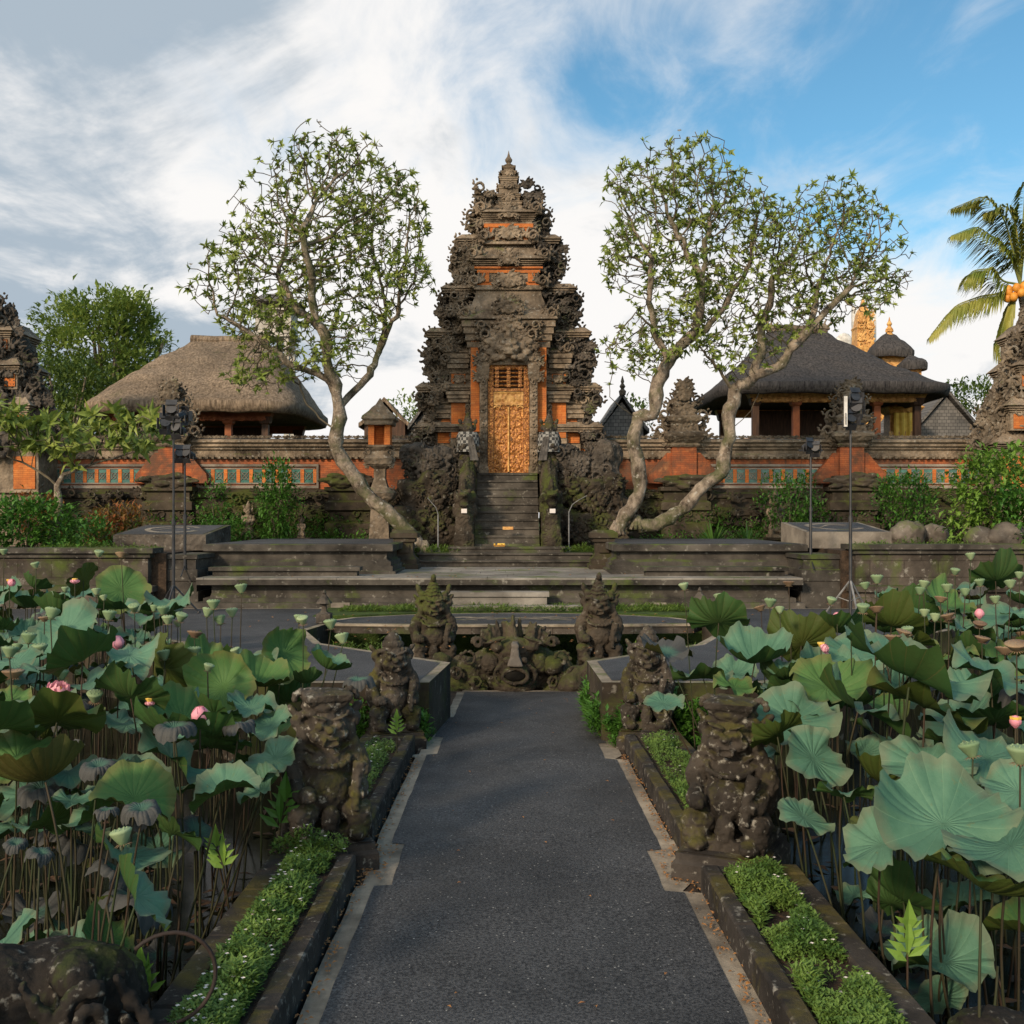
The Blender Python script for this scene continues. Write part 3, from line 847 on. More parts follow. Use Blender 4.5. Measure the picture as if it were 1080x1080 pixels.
def tier(mb, half, ytop, ybot, yf, yb, flare=.15, roof=None, roofhalf=None, foot=.08, nc=4):
    "stone body with a foot moulding, a flared cornice and a sloping stone roof above; px units for widths/heights"
    z0, z1 = gz(ybot), gz(ytop); H = z1-z0
    prof = [(foot, z0), (foot, z0+H*.08), (foot*.5, z0+H*.10), (foot*.5,z0+H*.16), (0, z0+H*.18), (0, z1-H*.22)] + cornice(z1-H*.22, z1, 0, flare, nc)
    mb.ringloft(-half*S, half*S, yf, yb, prof)
    if roof:
        zr = gz(roof); d = (half-roofhalf)*S
        mb.ringloft(-half*S, half*S, yf, yb, [(flare-.03, z1), (flare+.06, z1+.02), (flare+.04, z1+.08), (flare*.3-d*.35, z1+(zr-z1)*.4), (-d*.8, z1+(zr-z1)*.8), (-d, zr)])

core = MB()
tier(core, 40, 340, 500, -.15, 1.6, .22, 306, 34, .06, 5)      # main body
tier(core, 33, 275, 306, .0, 1.4, .14, 257, 26)                # second storey
tier(core, 25, 225, 257, .1, 1.3, .13, 212, 14)                # third storey
tier(core, 62, 372, 500, .25, 1.6, .12, 345, 44, .1, 4)
tier(core, 77, 425, 520, .45, 1.6, .10, 405, 64, .1, 4)
tier(core, 91, 458, 540, .65, 1.6, .10, 442, 80, .1, 4)
obj('stone_core', core, M_gate, gate)

# spire
sp = MB(); z = gz(214); hw = .36; rows = [(.33,.10),(.36,.06),(.29,.16),(.33,.05),(.26,.20),(.29,.05),(.22,.18),(.26,.05),(.17,.12),(.21,.05),(.13,.10),(.17,.05)]
for w, h in rows:
    sp.ringloft(-w, w, .7-w, .7+w, [(0,z),(0,z+h*.7),(.02,z+h*.75),(.02,z+h)]); z += h
sp.lathe((0,.7,z), [(.10,0),(.14,.05),(.05,.10),(.09,.16),(.10,.21),(.04,.30),(.015,.40),(.004,.46)], 10)
for k in range(4):
    for i in range(3): sp.mesh(ORN[1], TRS((0,.7,gz(214)+.25+i*.34), (0,0,k*pi/2), 1) @ TRS((0,-.33+i*.05,0), (0,0,0), .34-.05*i))
obj('spire', sp, M_gate, gate)

# orange brick bands and pilasters
for s in (-1, 1):
    def xr(a, b): return (min(s*a,s*b)*S, max(s*a,s*b)*S)
    pil = MB()
    a, b = xr(30.5, 39.5); pil.box(a, b, -.23, .0, gz(456), gz(358)); obj('brick_pilaster', pil, M_brick, gate)
    for (w0, w1, yf, ya, yb_) in ((46,61,.215,461,424),(46,61,.215,412,388),(61,76,.415,466,440),(76,90,.615,480,463)):
        a, b = xr(w0, w1); pb = MB(); pb.box(a, b, yf, yf+.18, gz(ya), gz(yb_)); obj('brick_panel', pb, M_brick, gate)
    md = MB()
    a = s*52.5*S
    md.ringloft(a-.13, a+.13, .17, .23, [(0,gz(405)),(0,gz(394))]); md.mesh(ORN[1], TRS((a,.14,gz(400)), (0,0,0), (.34,.3,.3)))
    # ledges between the panels
    for (ya, yb_, w0, w1, yf) in ((424,412,43,64,.10),(388,372,43,65,.08),(440,425,60,80,.30),(463,452,75,93,.5)):
        x0, x1 = xr(w0, w1); md.ringloft(x0, x1, yf, .5, cornice(gz(ya), gz(yb_), -.02, .06, 3))
    # flame fringes climbing the panel edges
    for i in range(7):
        zz_ = gz(458 - i*6); md.mesh(ORN[0], TRS((s*(45.5-i*.3)*S, .17, zz_), (0, (0 if s<0 else pi)+.2, 0), .17+.01*(i%2)))
        if i < 4: md.mesh(ORN[0], TRS((s*(62-i*.3)*S, .37, gz(464 - i*6)), (0, (0 if s<0 else pi)+.2, 0), .17))
    obj('carved_fringe', md, M_gate, gate)
for (w, yf, yb_, y0, y1) in ((.98,-.19,1.5,357,351),(.83,-.035,1.3,301,298),(.83,-.035,1.3,288,285),(.90,-.06,1.3,283.5,281.5),(.65,.065,1.2,254,251),(.65,.065,1.2,239,235)):
    bb = MB(); bb.ringloft(-w, w, yf, yb_, [(0,gz(y0)),(0,gz(y1))]); obj('brick_band', bb, M_brick, gate)
for s in (-1,1):
    for (w, y0, y1, yf) in ((24,298,289,-.04),(18.5,250,240,.06)):
        bb = MB(); bb.ringloft(s*w*S-.09, s*w*S+.09, yf-.03, yf+.1, [(0,gz(y0)),(0,gz(y1))]); obj('brick_block', bb, M_brick, gate)

# door surround
ds = MB()
for s in (-1,1):
    x0 = min(s*22,s*30)*S; x1 = max(s*22,s*30)*S
    ds.ringloft(x0, x1, -.42, .0, [(.03,gz(500)),(.03,gz(494)),(0,gz(492)),(0,gz(404)),(.03,gz(402)),(.05,gz(396)),(.05,gz(386))])
    for i in range(13): ds.mesh(ORN[i%2], TRS((s*26*S, -.44, gz(494-i*7.4)), (0, i*1.3, 0), (.15,.12,.2)))
    for i in range(4): ds.mesh(ORN[1+i%2], TRS((s*(29.5)*S, -.40, gz(401-i*8)), (0, s*.2, 0), .38))
ds.ringloft(-30*S, 30*S, -.42, .0, [(0,gz(387)),(0,gz(372)),(.05,gz(370)),(.05,gz(366))])
obj('door_surround', ds, M_gate, gate)
bo = MB()
bo.mesh(FACE, TRS((0,-.5,gz(370)), (-.12,0,0), (.95,.9,.78)))
for s in (-1,1):
    for (x, y, k, r, q) in ((16,378,0,.4,.4),(22,368,1,.3,.42),(24,356,0,1.1,.42),(17,350,2,.3,.42),(9,343,2,.15,.44),(26,380,1,.2,.38),(28,346,0,.7,.34),(11,356,1,.2,.4)):
        bo.mesh(ORN[k], TRS((s*x*S, -.43, gz(y)), (0, s*r, 0), (q*s, q, q)))
bo.mesh(ORN[1], TRS((0,-.42,gz(347)), (0,0,0), .6))
obj('carved_guardian_face', bo, M_gate, gate)

# central ornaments on the storeys
for (y, yf, q, k) in ((327,-.42,.62,1),(318,-.40,.45,2),(297,-.10,.62,1),(276,-.18,.42,1),(268,-.12,.45,2),(246,.0,.55,1),(225,-.02,.42,1),(216,.02,.36,2),(334,-.36,.35,0)):
    co = MB(); co.mesh(ORN[k], TRS((0,yf,gz(y)), (0,0,0), (q*1.1,q*.6,q)))
    for s in (-1,1): co.mesh(ORN[0], TRS((s*q*.45,yf+.02,gz(y)-.05), (0,0,0), (s*q*.55,q*.4,q*.55)))
    obj('carved_ornament', co, M_gate, gate)
for (half, y, yf) in ((49,336,-.3),(42,272,-.1),(33,222,0),(67,370,.1),(84,424,.3),(97,456,.5),(40,300,-.05),(30,252,0)):
    for s in (-1,1):
        co = MB(); co.mesh(ORN[0], TRS((s*(half-4)*S, yf, gz(y-3)), (0,0,0), (s*.42,.42,.42))); co.mesh(ORN[2], TRS((s*(half-8)*S, yf, gz(y-7)), (0,s*.4,0), .38)); obj('corner_ornament', co, M_gate, gate)

# stone shelves that mark the storeys across the wings
for (y, half, yf) in ((250,52,.22),(303,68,.16),(350,84,.14),(408,95,.20),(450,97,.22)):
    sh = MB(); sh.ringloft(-half*S, half*S, yf, 1.0, [(0,gz(y+5))]+cornice(gz(y+5), gz(y-2), 0, .10, 3)+[(-.06,gz(y-6))]); obj('storey_shelf', sh, M_gate, gate)
# openwork wings: black carved stone that steps down both sides
OUT = [(193,36),(200,38),(215,38),(222,46),(236,46),(245,42),(250,54),(258,63),(272,64),(286,60),(297,55),(303,70),(316,78),(330,77),(342,70),(350,88),(366,94),(380,94),(392,89),(401,84),(410,99),(420,101),(430,92),(442,88),(450,98),(462,102),(475,106)]
COR = [(193,22),(212,22),(225,29),(236,27),(257,28),(275,36),(306,36),(335,48),(346,44),(372,62),(388,58),(400,64),(425,78),(440,76),(475,92)]
for s in (-1, 1):
    wg = MB(); rw = random.Random(31 if s > 0 else 77)
    y = 194.0
    while y < 474:
        o_, c_ = interp(OUT, y), interp(COR, y)
        x = o_ - 6
        while x > c_ - 3:
            q = rw.uniform(.30,.44)
            k = rw.choice((0,1,1,2)) if x < o_-6 else rw.choice((0,3,0,2,1))
            yf = .30 + rw.uniform(-.10,.10) + (o_-x)*(-.006)
            wg.mesh(ORN[k], TRS((s*x*S, yf, gz(y)+rw.uniform(-.05,.05)), (rw.uniform(-.2,.2), s*rw.uniform(-.3,.9), 0), (s*q, q*1.1, q)))
            x -= rw.uniform(9, 12)
        y += rw.uniform(8.5, 10.5)
    # solid carved mass inside the wing
    ys = [196+ (474-196)*i/40 for i in range(41)]
    ys = [196+(474-196)*i/90 for i in range(91)]
    pin = [(s*(interp(COR, yy)-6)*S, gz(yy)) for yy in ys]; pout = [(s*(interp(OUT, yy)-3.0+2.2*sin(yy*.62))*S, gz(yy)) for yy in ys]
    poly = pin + pout[::-1]
    bk = MB(); bk.prism(poly, .36, .85, 0, Matrix(((1,0,0,0),(0,0,1,0),(0,1,0,0),(0,0,0,1))))
    cfw = carve(1.5, .075, .5)
    VF = remesh(bk, .045, lambda p: cfw(p) + .10*noise.noise(p*2.6) + .02*noise.noise(p*17))
    wg.add(VF[0].tolist(), VF[1])
    obj('carved_wing', wg, M_black if s > 0 else M_dark, gate)

# doors
dr = MB(); dr.box(-22*S, 22*S, -.20, -.1, gz(500), gz(387)); obj('door_recess', dr, M_wood, gate)
def carved_panel(x0, x1, z0, z1, y, amp, seed, n=34):
    "displaced relief grid"
    mb = MB(); nx = n; nz = int(n*(z1-z0)/(x1-x0)*.9); cx = (x0+x1)/2
    vs = []
    for j in range(nz+1):
        for i in range(nx+1):
            x = x0+(x1-x0)*i/nx; zz_ = z0+(z1-z0)*j/nz
            p = Vector((abs(x-cx)*9, zz_*7, seed)); q = p + Vector((noise.noise(p*1.3), noise.noise(p*1.3+Vector((5,5,5))), 0))*.8
            h = abs(sin(q.x*2.2))*abs(sin(q.y*2.0)) + .5*noise.noise(q*2)
            ed = min(i, nx-i, j, nz-j)
            vs.append((x, y - (amp*h if ed > 1 else amp*.9), zz_))
    fs = [(j*(nx+1)+i, j*(nx+1)+i+1, (j+1)*(nx+1)+i+1, (j+1)*(nx+1)+i) for j in range(nz) for i in range(nx)]
    mb.add(vs, fs); return mb
for s in (-1,1):
    x0, x1 = (min(s*.02,s*15.5*S), max(s*.02,s*15.5*S))
    mb = carved_panel(x0, x1, gz(499), gz(429), -.23, .035, 2.0); mb.box(x0, x1, -.225, -.19, gz(499), gz(429))
    leaf = obj('door_leaf', mb, M_gold, gate, True)
    if s > 0: h_ = MB(); h_.tube([(.07,-.28,gz(466)),(.07,-.31,gz(466)),(.07,-.31,gz(462)),(.07,-.28,gz(462))], .012); obj('door_handle', h_, M_metal, leaf)
gf = MB()
for s in (-1,1): gf.box(min(s*15.8,s*21.5)*S, max(s*15.8,s*21.5)*S, -.30, -.19, gz(500), gz(387)); 
gf.box(-16*S,16*S,-.29,-.19,gz(414),gz(411)); gf.box(-16*S,16*S,-.30,-.19,gz(390),gz(387))
for s in (-1,1):
    for i in range(20): gf.mesh(ORN[i%2], TRS((s*18.6*S,-.31,gz(497-i*5.6)),(0,i*.9,0),(.13,.06,.13)))
obj('gilded_door_frame', gf, M_gold, gate)
tr = carved_panel(-15.5*S, 15.5*S, gz(428.5), gz(414.5), -.24, .04, 7.0); tr.box(-15.5*S,15.5*S,-.23,-.19,gz(428.5),gz(414.5))
vs = []
obj('transom_relief', tr, M_goldtrim, gate, True)
lv = MB()
for i in range(5):
    y = 409 - i*4.4
    lv.ringloft(-15*S, 15*S, -.30, -.2, [(0,gz(y)),(.02,gz(y-.8)),(0,gz(y-1.7))])
    for s in (-1,0,1): lv.ringloft(s*12*S-.05, s*12*S+.05, -.34, -.2, [(0,gz(y+.9)),(0,gz(y-2.7))])
obj('gilded_lattice', lv, M_gold, gate)
ar = MB(); pts = []
for i in range(21):
    a = i/20; x = (-15.5 + 31*a)*S; pts.append((x, -.27, gz(429 + (0 if abs(a-.5)<.3 else 2.5) - 2.2*abs(sin(a*pi*5)))))
ar.tube(pts, .022, 6); ar.tube([(0,-.27,gz(430)),(0,-.27,gz(498))], .025, 6)
obj('door_arch', ar, M_goldtrim, gate)

# rocky carved plinth beside the stairs
def rocky(x0, x1, y0, y1, z0, z1, seed, voxel=.075, n=26):
    r = random.Random(seed); mb = MB(); 
    for i in range(n):
        x = r.uniform(x0, x1); z = z0 + (z1-z0)*r.random(); q = r.uniform(.2,.42)
        mb.ell((x, y0 + r.uniform(0,.35), z), (q, q*.8, q*.75), (r.random(), r.random(), r.random()), lv=2)
    mb.box(x0+.1, x1-.1, y0+.2, y1, z0, z1-.1)
    VF = remesh(mb, voxel, lambda p: .07*noise.noise(p*4.0) + .035*noise.noise(p*11))
    out = vfmb(VF)
    for i in range(int(n*1.3)):
        k = r.randrange(4); q = r.uniform(.3,.55)
        out.mesh(ORN[k], TRS((r.uniform(x0,x1), y0-.1+r.uniform(-.1,.2), z0+(z1-z0)*(.15+.85*r.random())), (0,r.uniform(-1,1),r.uniform(-.5,.5)), (q*r.choice((-1,1)),q,q)))
    for i in range(3): out.mesh(FACE, TRS((r.uniform(x0+.3,x1-.3), y0-.2, z0+(z1-z0)*r.uniform(.3,.8)), (0,0,r.uniform(-.6,.6)), r.uniform(.45,.6)))
    return out
for s, x0, x1 in ((-1, -2.75, -1.25), (1, 1.25, 2.9)):
    for k, (za, zb, yo, sh) in enumerate(((0, .85, -1.35, 0), (.8, 1.75, -1.15, .1), (1.7, 2.5, -.85, .12))):
        m_ = rocky(x0+(0 if s>0 else sh*k), x1-(sh*k if s>0 else 0), yo, .6, za, zb, 50+k+10*s)
        obj('carved_plinth', m_, M_moss if k < 2 else M_black, gate, False)

# stairs
sr = MB(); nst = 10; zb, zt_ = 0.0, gz(500)
for i in range(nst):
    z1_ = (i+1)/nst*zt_; y0 = -3.0 + i*.26
    sr.box(-.80, .74, y0, .0 if i == nst-1 else -.3, i/nst*zt_ if i else 0, z1_-.05); sr.box(-.80-.0, .74, y0-.035, y0+.30, z1_-.05, z1_)
sr.ringloft(-1.35, 1.28, -3.55, -2.6, [(0,0),(0,.09),(.03,.10),(.03,.15)])
obj('stairway', sr, M_step, gate)
sg = MB(); sg.box(-.13,.12,-2.84,-2.80,.53,.60); obj('name_plaque', sg, M_goldtrim, gate)

# naga balustrades
def balustrade(s):
    mb = MB(); c = s*1.02
    path = [(-3.15,.35),(-3.1,.9),(-2.9,1.25),(-2.5,1.35),(-2.1,1.45),(-1.6,1.85),(-1.1,2.2),(-.5,2.35)]
    for i in range(30):
        q = i/29*(len(path)-1); a = int(min(q, len(path)-2)); f = q-a
        y = path[a][0]*(1-f)+path[a+1][0]*f; z = path[a][1]*(1-f)+path[a+1][1]*f
        mb.ell((c, y, z-.15), (.22, .25, .3), lv=2); mb.ell((c, y, z+.12), (.07,.10,.14), lv=1)
    mb.box(c-.24, c+.24, -3.0, -.2, 0, .4)
    mb.add([(c-.22,-2.95,0),(c+.22,-2.95,0),(c+.22,-.3,0),(c-.22,-.3,0),(c-.22,-2.95,.9),(c+.22,-2.95,.9),(c+.22,-.3,2.2),(c-.22,-.3,2.2)], [(3,2,1,0),(4,5,6,7),(0,1,5,4),(1,2,6,5),(2,3,7,6),(3,0,4,7)])
    mb.ringloft(c-.23,c+.23,-3.3,-2.8,[(.06,0),(.06,.12),(.0,.14),(.0,.45)])
    # head with open jaws, crest, coil below
    mb.ell((c,-3.12,1.28),(.20,.26,.18)); mb.ell((c,-3.32,1.34),(.14,.2,.08)); mb.ell((c,-3.30,1.12),(.12,.18,.06),(.25,0,0))
    for t_ in (-1,1):
        mb.ell((c+t_*.12,-3.24,1.44),(.06,.06,.06)); mb.ell((c+t_*.2,-3.0,1.3),(.07,.13,.16)); mb.ell((c+t_*.12,-3.22,.55),(.10,.12,.12)); mb.ell((c+t_*.17,-3.2,.3),(.09,.12,.10))
        mb.ell((c+t_*.2,-2.9,1.0),(.10,.15,.2)); mb.ell((c+t_*.2,-2.5,1.05),(.09,.2,.2)); mb.ell((c+t_*.2,-2.1,1.2),(.09,.2,.2))
    for j in range(7): mb.ell((c,-3.1+.09*j,1.5+.10*sin(j)),(.06,.08,.15))
    for j in range(5): mb.ell((c,-3.27,.42+.14*j),(.17,.09,.08))
    VF = remesh(mb, .033, carve(.8, .018))
    o = obj('naga_balustrade', vfmb(VF), M_moss, gate)
    sb = MB(); sb.box(c-.06,c+.07,-3.40,-3.37,.92,1.02); obj('paper_sign', sb, M_white, o)
balustrade(-1); balustrade(1)
# ================================================================== WALLS AND SIDE STRUCTURES
WY = 28.0
WS = WY/1080
def wx(px): return (px-540)*WS
def wz(py): return CAM_Z + (HZ-py)*WS
def wall(name_label, pa, pb, panels, parent_pillars):
    x0, x1 = wx(pa), wx(pb); cx = (x0+x1)/2
    t = thing('temple_wall', name_label, 'wall', (cx, WY, 1.165)); M = Matrix.Translation((-cx, -WY, -1.165))
    mb = MB(); mb.ringloft(x0, x1, WY+.05, WY+.9, [(.42,1.165),(.42,wz(560)),(.30,wz(557)),(.30,wz(545)),(.36,wz(543)),(.36,wz(538)),(.16,wz(535)),(.16,wz(526)),(.22,wz(525)),(.22,wz(521)),(.08,wz(519)),(.08,wz(516))], M); obj('wall_base', mb, M_moss, t)
    mb = MB(); mb.ringloft(x0+.01, x1-.01, WY+.05, WY+.85, [(0,wz(516)),(0,wz(484))], M); obj('brick_band', mb, M_brick2, t)
    mb = MB(); mb.ringloft(x0, x1, WY+.05, WY+.9, [(.04,wz(484)),(.08,wz(482)),(.08,wz(480)),(.03,wz(478)),(.03,wz(475)),(.10,wz(474)),(.10,wz(471.5)),(.18,wz(471)),(.18,wz(468)),(.26,wz(467)),(.26,wz(464.5)),(.05,wz(462.5))], M)
    x = x0+.1
    while x < x1: mb.box(x, x+.07, WY-.10, WY-.04, wz(484), wz(481.5), M); x += .17
    obj('coping', mb, M_gate, t)
    mb = MB(); x = x0
    r = random.Random(int(pa))
    while x < x1: mb.mesh(ORN[1], M @ TRS((x, WY-.12, wz(461.5)), (0,0,0), (.26,.2,.12))); x += .24
    obj('coping_ornament', mb, M_dark, t)
    mb = MB(); x = x0+.3
    while x < x1-.3:
        q = r.uniform(.45,.75); mb.mesh(ORN[r.randrange(3)], M @ TRS((x, WY-.34, wz(r.choice((531,549,550,538)))), (0, r.uniform(-.5,.5), 0), (q, .3, q*.55))); x += q*.9
    for row in (523, 541, 552):
        x = x0+.3
        while x < x1-.3:
            q = r.uniform(.3,.5); mb.mesh(ORN[r.randrange(4)], M @ TRS((x, WY-.30-(.12 if row > 530 else 0), wz(row+r.uniform(-3,3))), (0, r.uniform(-.8,.8), 0), (q*r.choice((-1,1)), .3, q*.8))); x += q*r.uniform(.8,1.6)
    obj('carved_frieze', mb, M_moss, t)
    for (a, b, n) in panels:
        xa, xb = wx(a), wx(b); m2 = MB()
        for (u0,u1,v0,v1) in ((xa,xb,wz(492),wz(489.5)),(xa,xb,wz(515),wz(512)),(xa,xa+.06,wz(512),wz(492)),(xb-.06,xb,wz(512),wz(492))): m2.box(u0,u1,WY-.01,WY+.08,v0,v1,M)
        for (u0,u1,v0,v1) in ((xa+.10,xb-.10,wz(495),wz(493.5)),(xa+.10,xb-.10,wz(510.5),wz(509))): m2.box(u0,u1,WY+.01,WY+.08,v0,v1,M)
        obj('panel_frame', m2, M_trim, t)
        m3 = MB(); w = (xb-xa-.2)/n
        for i in range(n+1): m3.box(xa+.1+i*w-.05, xa+.1+i*w+.05, WY+.005, WY+.07, wz(509), wz(495), M)
        obj('panel_posts', m3, M_brick, t)
        for i in range(n):
            c = xa+.1+(i+.5)*w; h = w/2-.05; zc = (wz(509)+wz(495))/2; m4 = MB()
            m4.box(c-h, c+h, WY+.025, WY+.06, wz(509), wz(495), M)
            o = obj('glazed_tile', m4, M_tile, t); m5 = MB()
            for k in range(4):
                a_ = k*pi/2+pi/4; m5.tube([M@Vector((c,WY+.015,zc)), M@Vector((c+h*1.2*cos(a_),WY+.015,zc+h*1.3*sin(a_)))], .012, 4)
            m5.tube([M@Vector((c+h*.62*cos(j*pi/4),WY+.015,zc+h*.75*sin(j*pi/4))) for j in range(9)], .012, 4)
            obj('tile_lattice', m5, M_trim, o)
    for px, kind in parent_pillars:
        c = wx(px); m2 = MB()
        if kind: 
            m2.ringloft(c-.33, c+.33, WY-.28, WY+.5, [(.02,wz(512)),(.02,wz(508)),(0,wz(506)),(0,wz(470))], M)
            for s in (-1,1):
                vs = [(c+s*.32,WY-.20,wz(510)),(c+s*1.0,WY-.20,wz(510)),(c+s*.95,WY-.20,wz(500)),(c+s*.45,WY-.20,wz(478)),(c+s*.32,WY-.20,wz(478))]
                m2.add([M@Vector(v) for v in vs]+[M@Vector((v[0],WY+.3,v[2])) for v in vs], [tuple(range(5)) if s>0 else tuple(range(4,-1,-1)), (5,6,7,8,9)] + [(k,(k+1)%5,(k+1)%5+5,k+5) for k in range(5)])
            o = obj('brick_pillar', m2, M_brick2, t)
            m3 = MB(); rr = random.Random(px)
            m3.ringloft(c-.36, c+.36, WY-.31, WY+.5, [(.02,wz(472)),(.06,wz(470)),(.0,wz(468)),(.10,wz(465)),(.18,wz(461)),(.18,wz(458)),(.02,wz(455)),(.0,wz(448)),(.08,wz(445)),(.12,wz(441)),(-.06,wz(437)),(-.08,wz(430)),(-.02,wz(427)),(-.14,wz(423)),(-.16,wz(416)),(-.10,wz(413)),(-.22,wz(409))], M)
            for (dx_, y, q) in ((0,418,.55),(0,436,.6),(0,455,.55),(0,408,.5)): m3.mesh(ORN[1], M @ TRS((c+dx_, WY-.30, wz(y)), (0,0,0), (q,.3,q)))
            for s in (-1,1):
                for (dx_, y, q) in ((.48,462,.5),(.62,455,.42),(.42,446,.48),(.52,438,.4),(.30,430,.42),(.36,422,.36),(.22,413,.32)): m3.mesh(ORN[rr.choice((0,2,0))], M @ TRS((c+s*dx_, WY-.1, wz(y)), (0, s*.5, 0), (s*q,q,q)))
            m3.mesh(ORN[2], M @ TRS((c, WY+.05, wz(405)), (0,0,0), .42))
            obj('carved_crown', m3, M_dark, o)
        m4 = MB(); VF = remesh_rock(px)
        m4.mesh(VF, M @ TRS((c, WY-.35, wz(508)), (0,0,0), (1.0,.5,.42)))
        m4.ringloft(c-.62, c+.62, WY-.5, WY+.2, [(.05,1.165),(.05,wz(552)),(-.05,wz(550)),(-.05,wz(540)),(.05,wz(538)),(.05,wz(530)),(-.04,wz(528)),(-.04,wz(520)),(.06,wz(518)),(.06,wz(514))], M)
        obj('pillar_base', m4, M_moss, t)
    return t
def remesh_rock(seed):
    r = random.Random(seed); mb = MB()
    mb.box(-.55,.55,-.4,.5,-.35,.35)
    for i in range(12): mb.ell((r.uniform(-.6,.6), -.4+r.uniform(-.1,.1), r.uniform(-.4,.4)), (r.uniform(.12,.24),)*3)
    for s in (-1,1):
        for i in range(9): a = i*.6; mb.ell((s*(.62+.17*cos(a)*(1-i*.08)), -.35, .17*sin(a)*(1-i*.08)), .09)
    return remesh(mb, .045, lambda p: .03*noise.noise(p*7))
wall('long weathered brick and stone temple wall with green tile panels left of the gate', -160, 452, [(36,155,9),(207,336,9)], [(183,1),(372,0),(20,0)])
wall('long weathered brick and stone temple wall with green tile panels right of the gate', 624, 1260, [(746,868,9),(916,1042,9)], [(720,1),(895,1),(1062,0)])

def side_gate(px, label, mat, s0=1.0):
    GYs = 27.2; x = (px-540)*GYs/1080; sc = GYs/1080
    t = thing('side_gate', label, 'temple gate', (x, GYs, 1.165)); M = Matrix.Translation((0,0,-1.165))
    def z(py): return CAM_Z+(HZ-py)*sc
    c = MB()
    for (h, yt, yb, f, rf, rh) in ((14,352,372,.09,338,8),(22,388,412,.10,372,13),(32,430,455,.12,412,22),(44,470,520,.12,455,32)):
        c.ringloft(-h*sc,h*sc,-.3+.0,1.2,[(.0,z(yb)),(0,z(yt+6))]+cornice(z(yt+6),z(yt),0,f,3)+[(f-.03,z(yt)),(f+.05,z(yt)+.02),(-(h-rh)*sc,z(rf))], M)
    c.ringloft(-48*sc,48*sc,-.4,1.3,[(.1,1.165),(.1,z(545)),(0,z(543)),(0,z(522)),(.1,z(520))], M)
    obj('stone_core', c, M_gate, t)
    for (h, y0, y1, yf) in ((12,370,360,-.32),(20,409,396,-.32),(29,453,438,-.32),(41,516,482,-.32)):
        for s in (-1,1): b = MB(); b.box(min(s*h*.45,s*h)*sc, max(s*h*.45,s*h)*sc, yf-.01, yf+.1, z(y0), z(y1), M); obj('brick_panel', b, M_brick, t)
    O = [(318,4),(332,14),(345,18),(362,24),(380,30),(395,34),(415,42),(432,52),(448,54),(468,60)]
    w = MB(); r = random.Random(int(px)+5); y = 320
    while y < 470:
        xx = interp(O, y)
        while xx > -2:
            q = r.uniform(.34,.5)
            for s in (-1,1): w.mesh(ORN[r.choice((0,1,1,2,3))], M @ TRS((s*xx*sc, -.40+r.uniform(-.1,.1)+.016*xx*.6, z(y)), (0, s*r.uniform(-.3,.8), 0), (s*q,q*.8,q)))
            xx -= r.uniform(10,15)
        y += 10.5
    for s in (-1,1):
        ys = [322+146*i/20 for i in range(21)]
        poly = [(s*interp(O,yy)*.3*sc, z(yy)-1.165) for yy in ys] + [(s*(interp(O,yy)-4+2*sin(yy))*sc, z(yy)-1.165) for yy in ys][::-1]
        bk = MB(); bk.prism(poly, .0, .6, 0, Matrix(((1,0,0,0),(0,0,1,0),(0,1,0,0),(0,0,0,1))))
        cfw = carve(1.5, .075, .5); VF = remesh(bk, .05, lambda p: cfw(p)+.1*noise.noise(p*2.6)); w.add(VF[0].tolist(), VF[1])
    w.mesh(FACE, M @ TRS((0,-.5,z(470)), (0,0,0), .8)); w.mesh(FACE, M @ TRS((0,-.5,z(425)), (0,0,0), .6))
    obj('carved_ornament', w, mat, t)
side_gate(2, 'small dark carved temple gate tower at the far left behind the pond', M_black)
side_gate(1092, 'carved temple gate tower at the far right in front of the coconut palm', M_dark)

# ------------------------------------------------------------------ pavilions
def thatch_roof(mb, ex0, ex1, ey0, ey1, rx0, rx1, ry, ze, zr, thick=.35, curve=1.15, bulge=.0, seed=1, n=120, m=26, rag=.06):
    "hipped thatch: rounded rectangle at the eave closing to a ridge"
    cx, cy = (ex0+ex1)/2, (ey0+ey1)/2; hw, hd = (ex1-ex0)/2, (ey1-ey0)/2
    vs = []; fs = []
    def per(k):
        a = 2*pi*k/n; c, s_ = cos(a), sin(a); p = 5.0
        r = (abs(c)**p + abs(s_)**p)**(-1/p); return c*r, s_*r
    rows = [(-.10, -thick*.55, 1),(-.03, -thick, 1),(.0, -thick*.9, 1),(.022, -thick*.45, 1),(.02, 0, 1)] + [(None, i/m, 0) for i in range(1, m+1)]
    for (o, h, kind) in rows:
        for k in range(n):
            ux, uy = per(k)
            if kind:
                f = 1+o; x = cx+ux*hw*f; y = cy+uy*hd*f; z = ze+h+thick*.3
                z -= rag*abs(noise.noise(Vector((x*1.5, y*1.5, seed))))*(1 if o <= 0 else .3)
            else:
                t_ = h; x0 = cx+ux*hw; y0 = cy+uy*hd
                tx = min(max(x0, rx0), rx1); tx = rx0+(rx1-rx0)*(ux*.5+.5)
                e = t_
                x = x0+(tx-x0)*e; y = y0+(ry-y0)*e
                z = ze+thick*.3+(zr-ze)*(t_**curve + bulge*sin(pi*t_))
                d = .05*noise.noise(Vector((x*1.1, y*1.1, z*2+seed))) + .03*noise.noise(Vector((x*4, y*4, z*3)))
                z += d*2
            vs.append((x, y, z))
    R_ = len(rows)
    for i in range(R_-1):
        for k in range(n):
            a = i*n+k; b = i*n+(k+1)%n; fs.append((a,b,b+n,a+n))
    fs.append(tuple(reversed(range(n)))); fs.append(tuple((R_-1)*n+k for k in range(n)))
    mb.add(vs, fs)

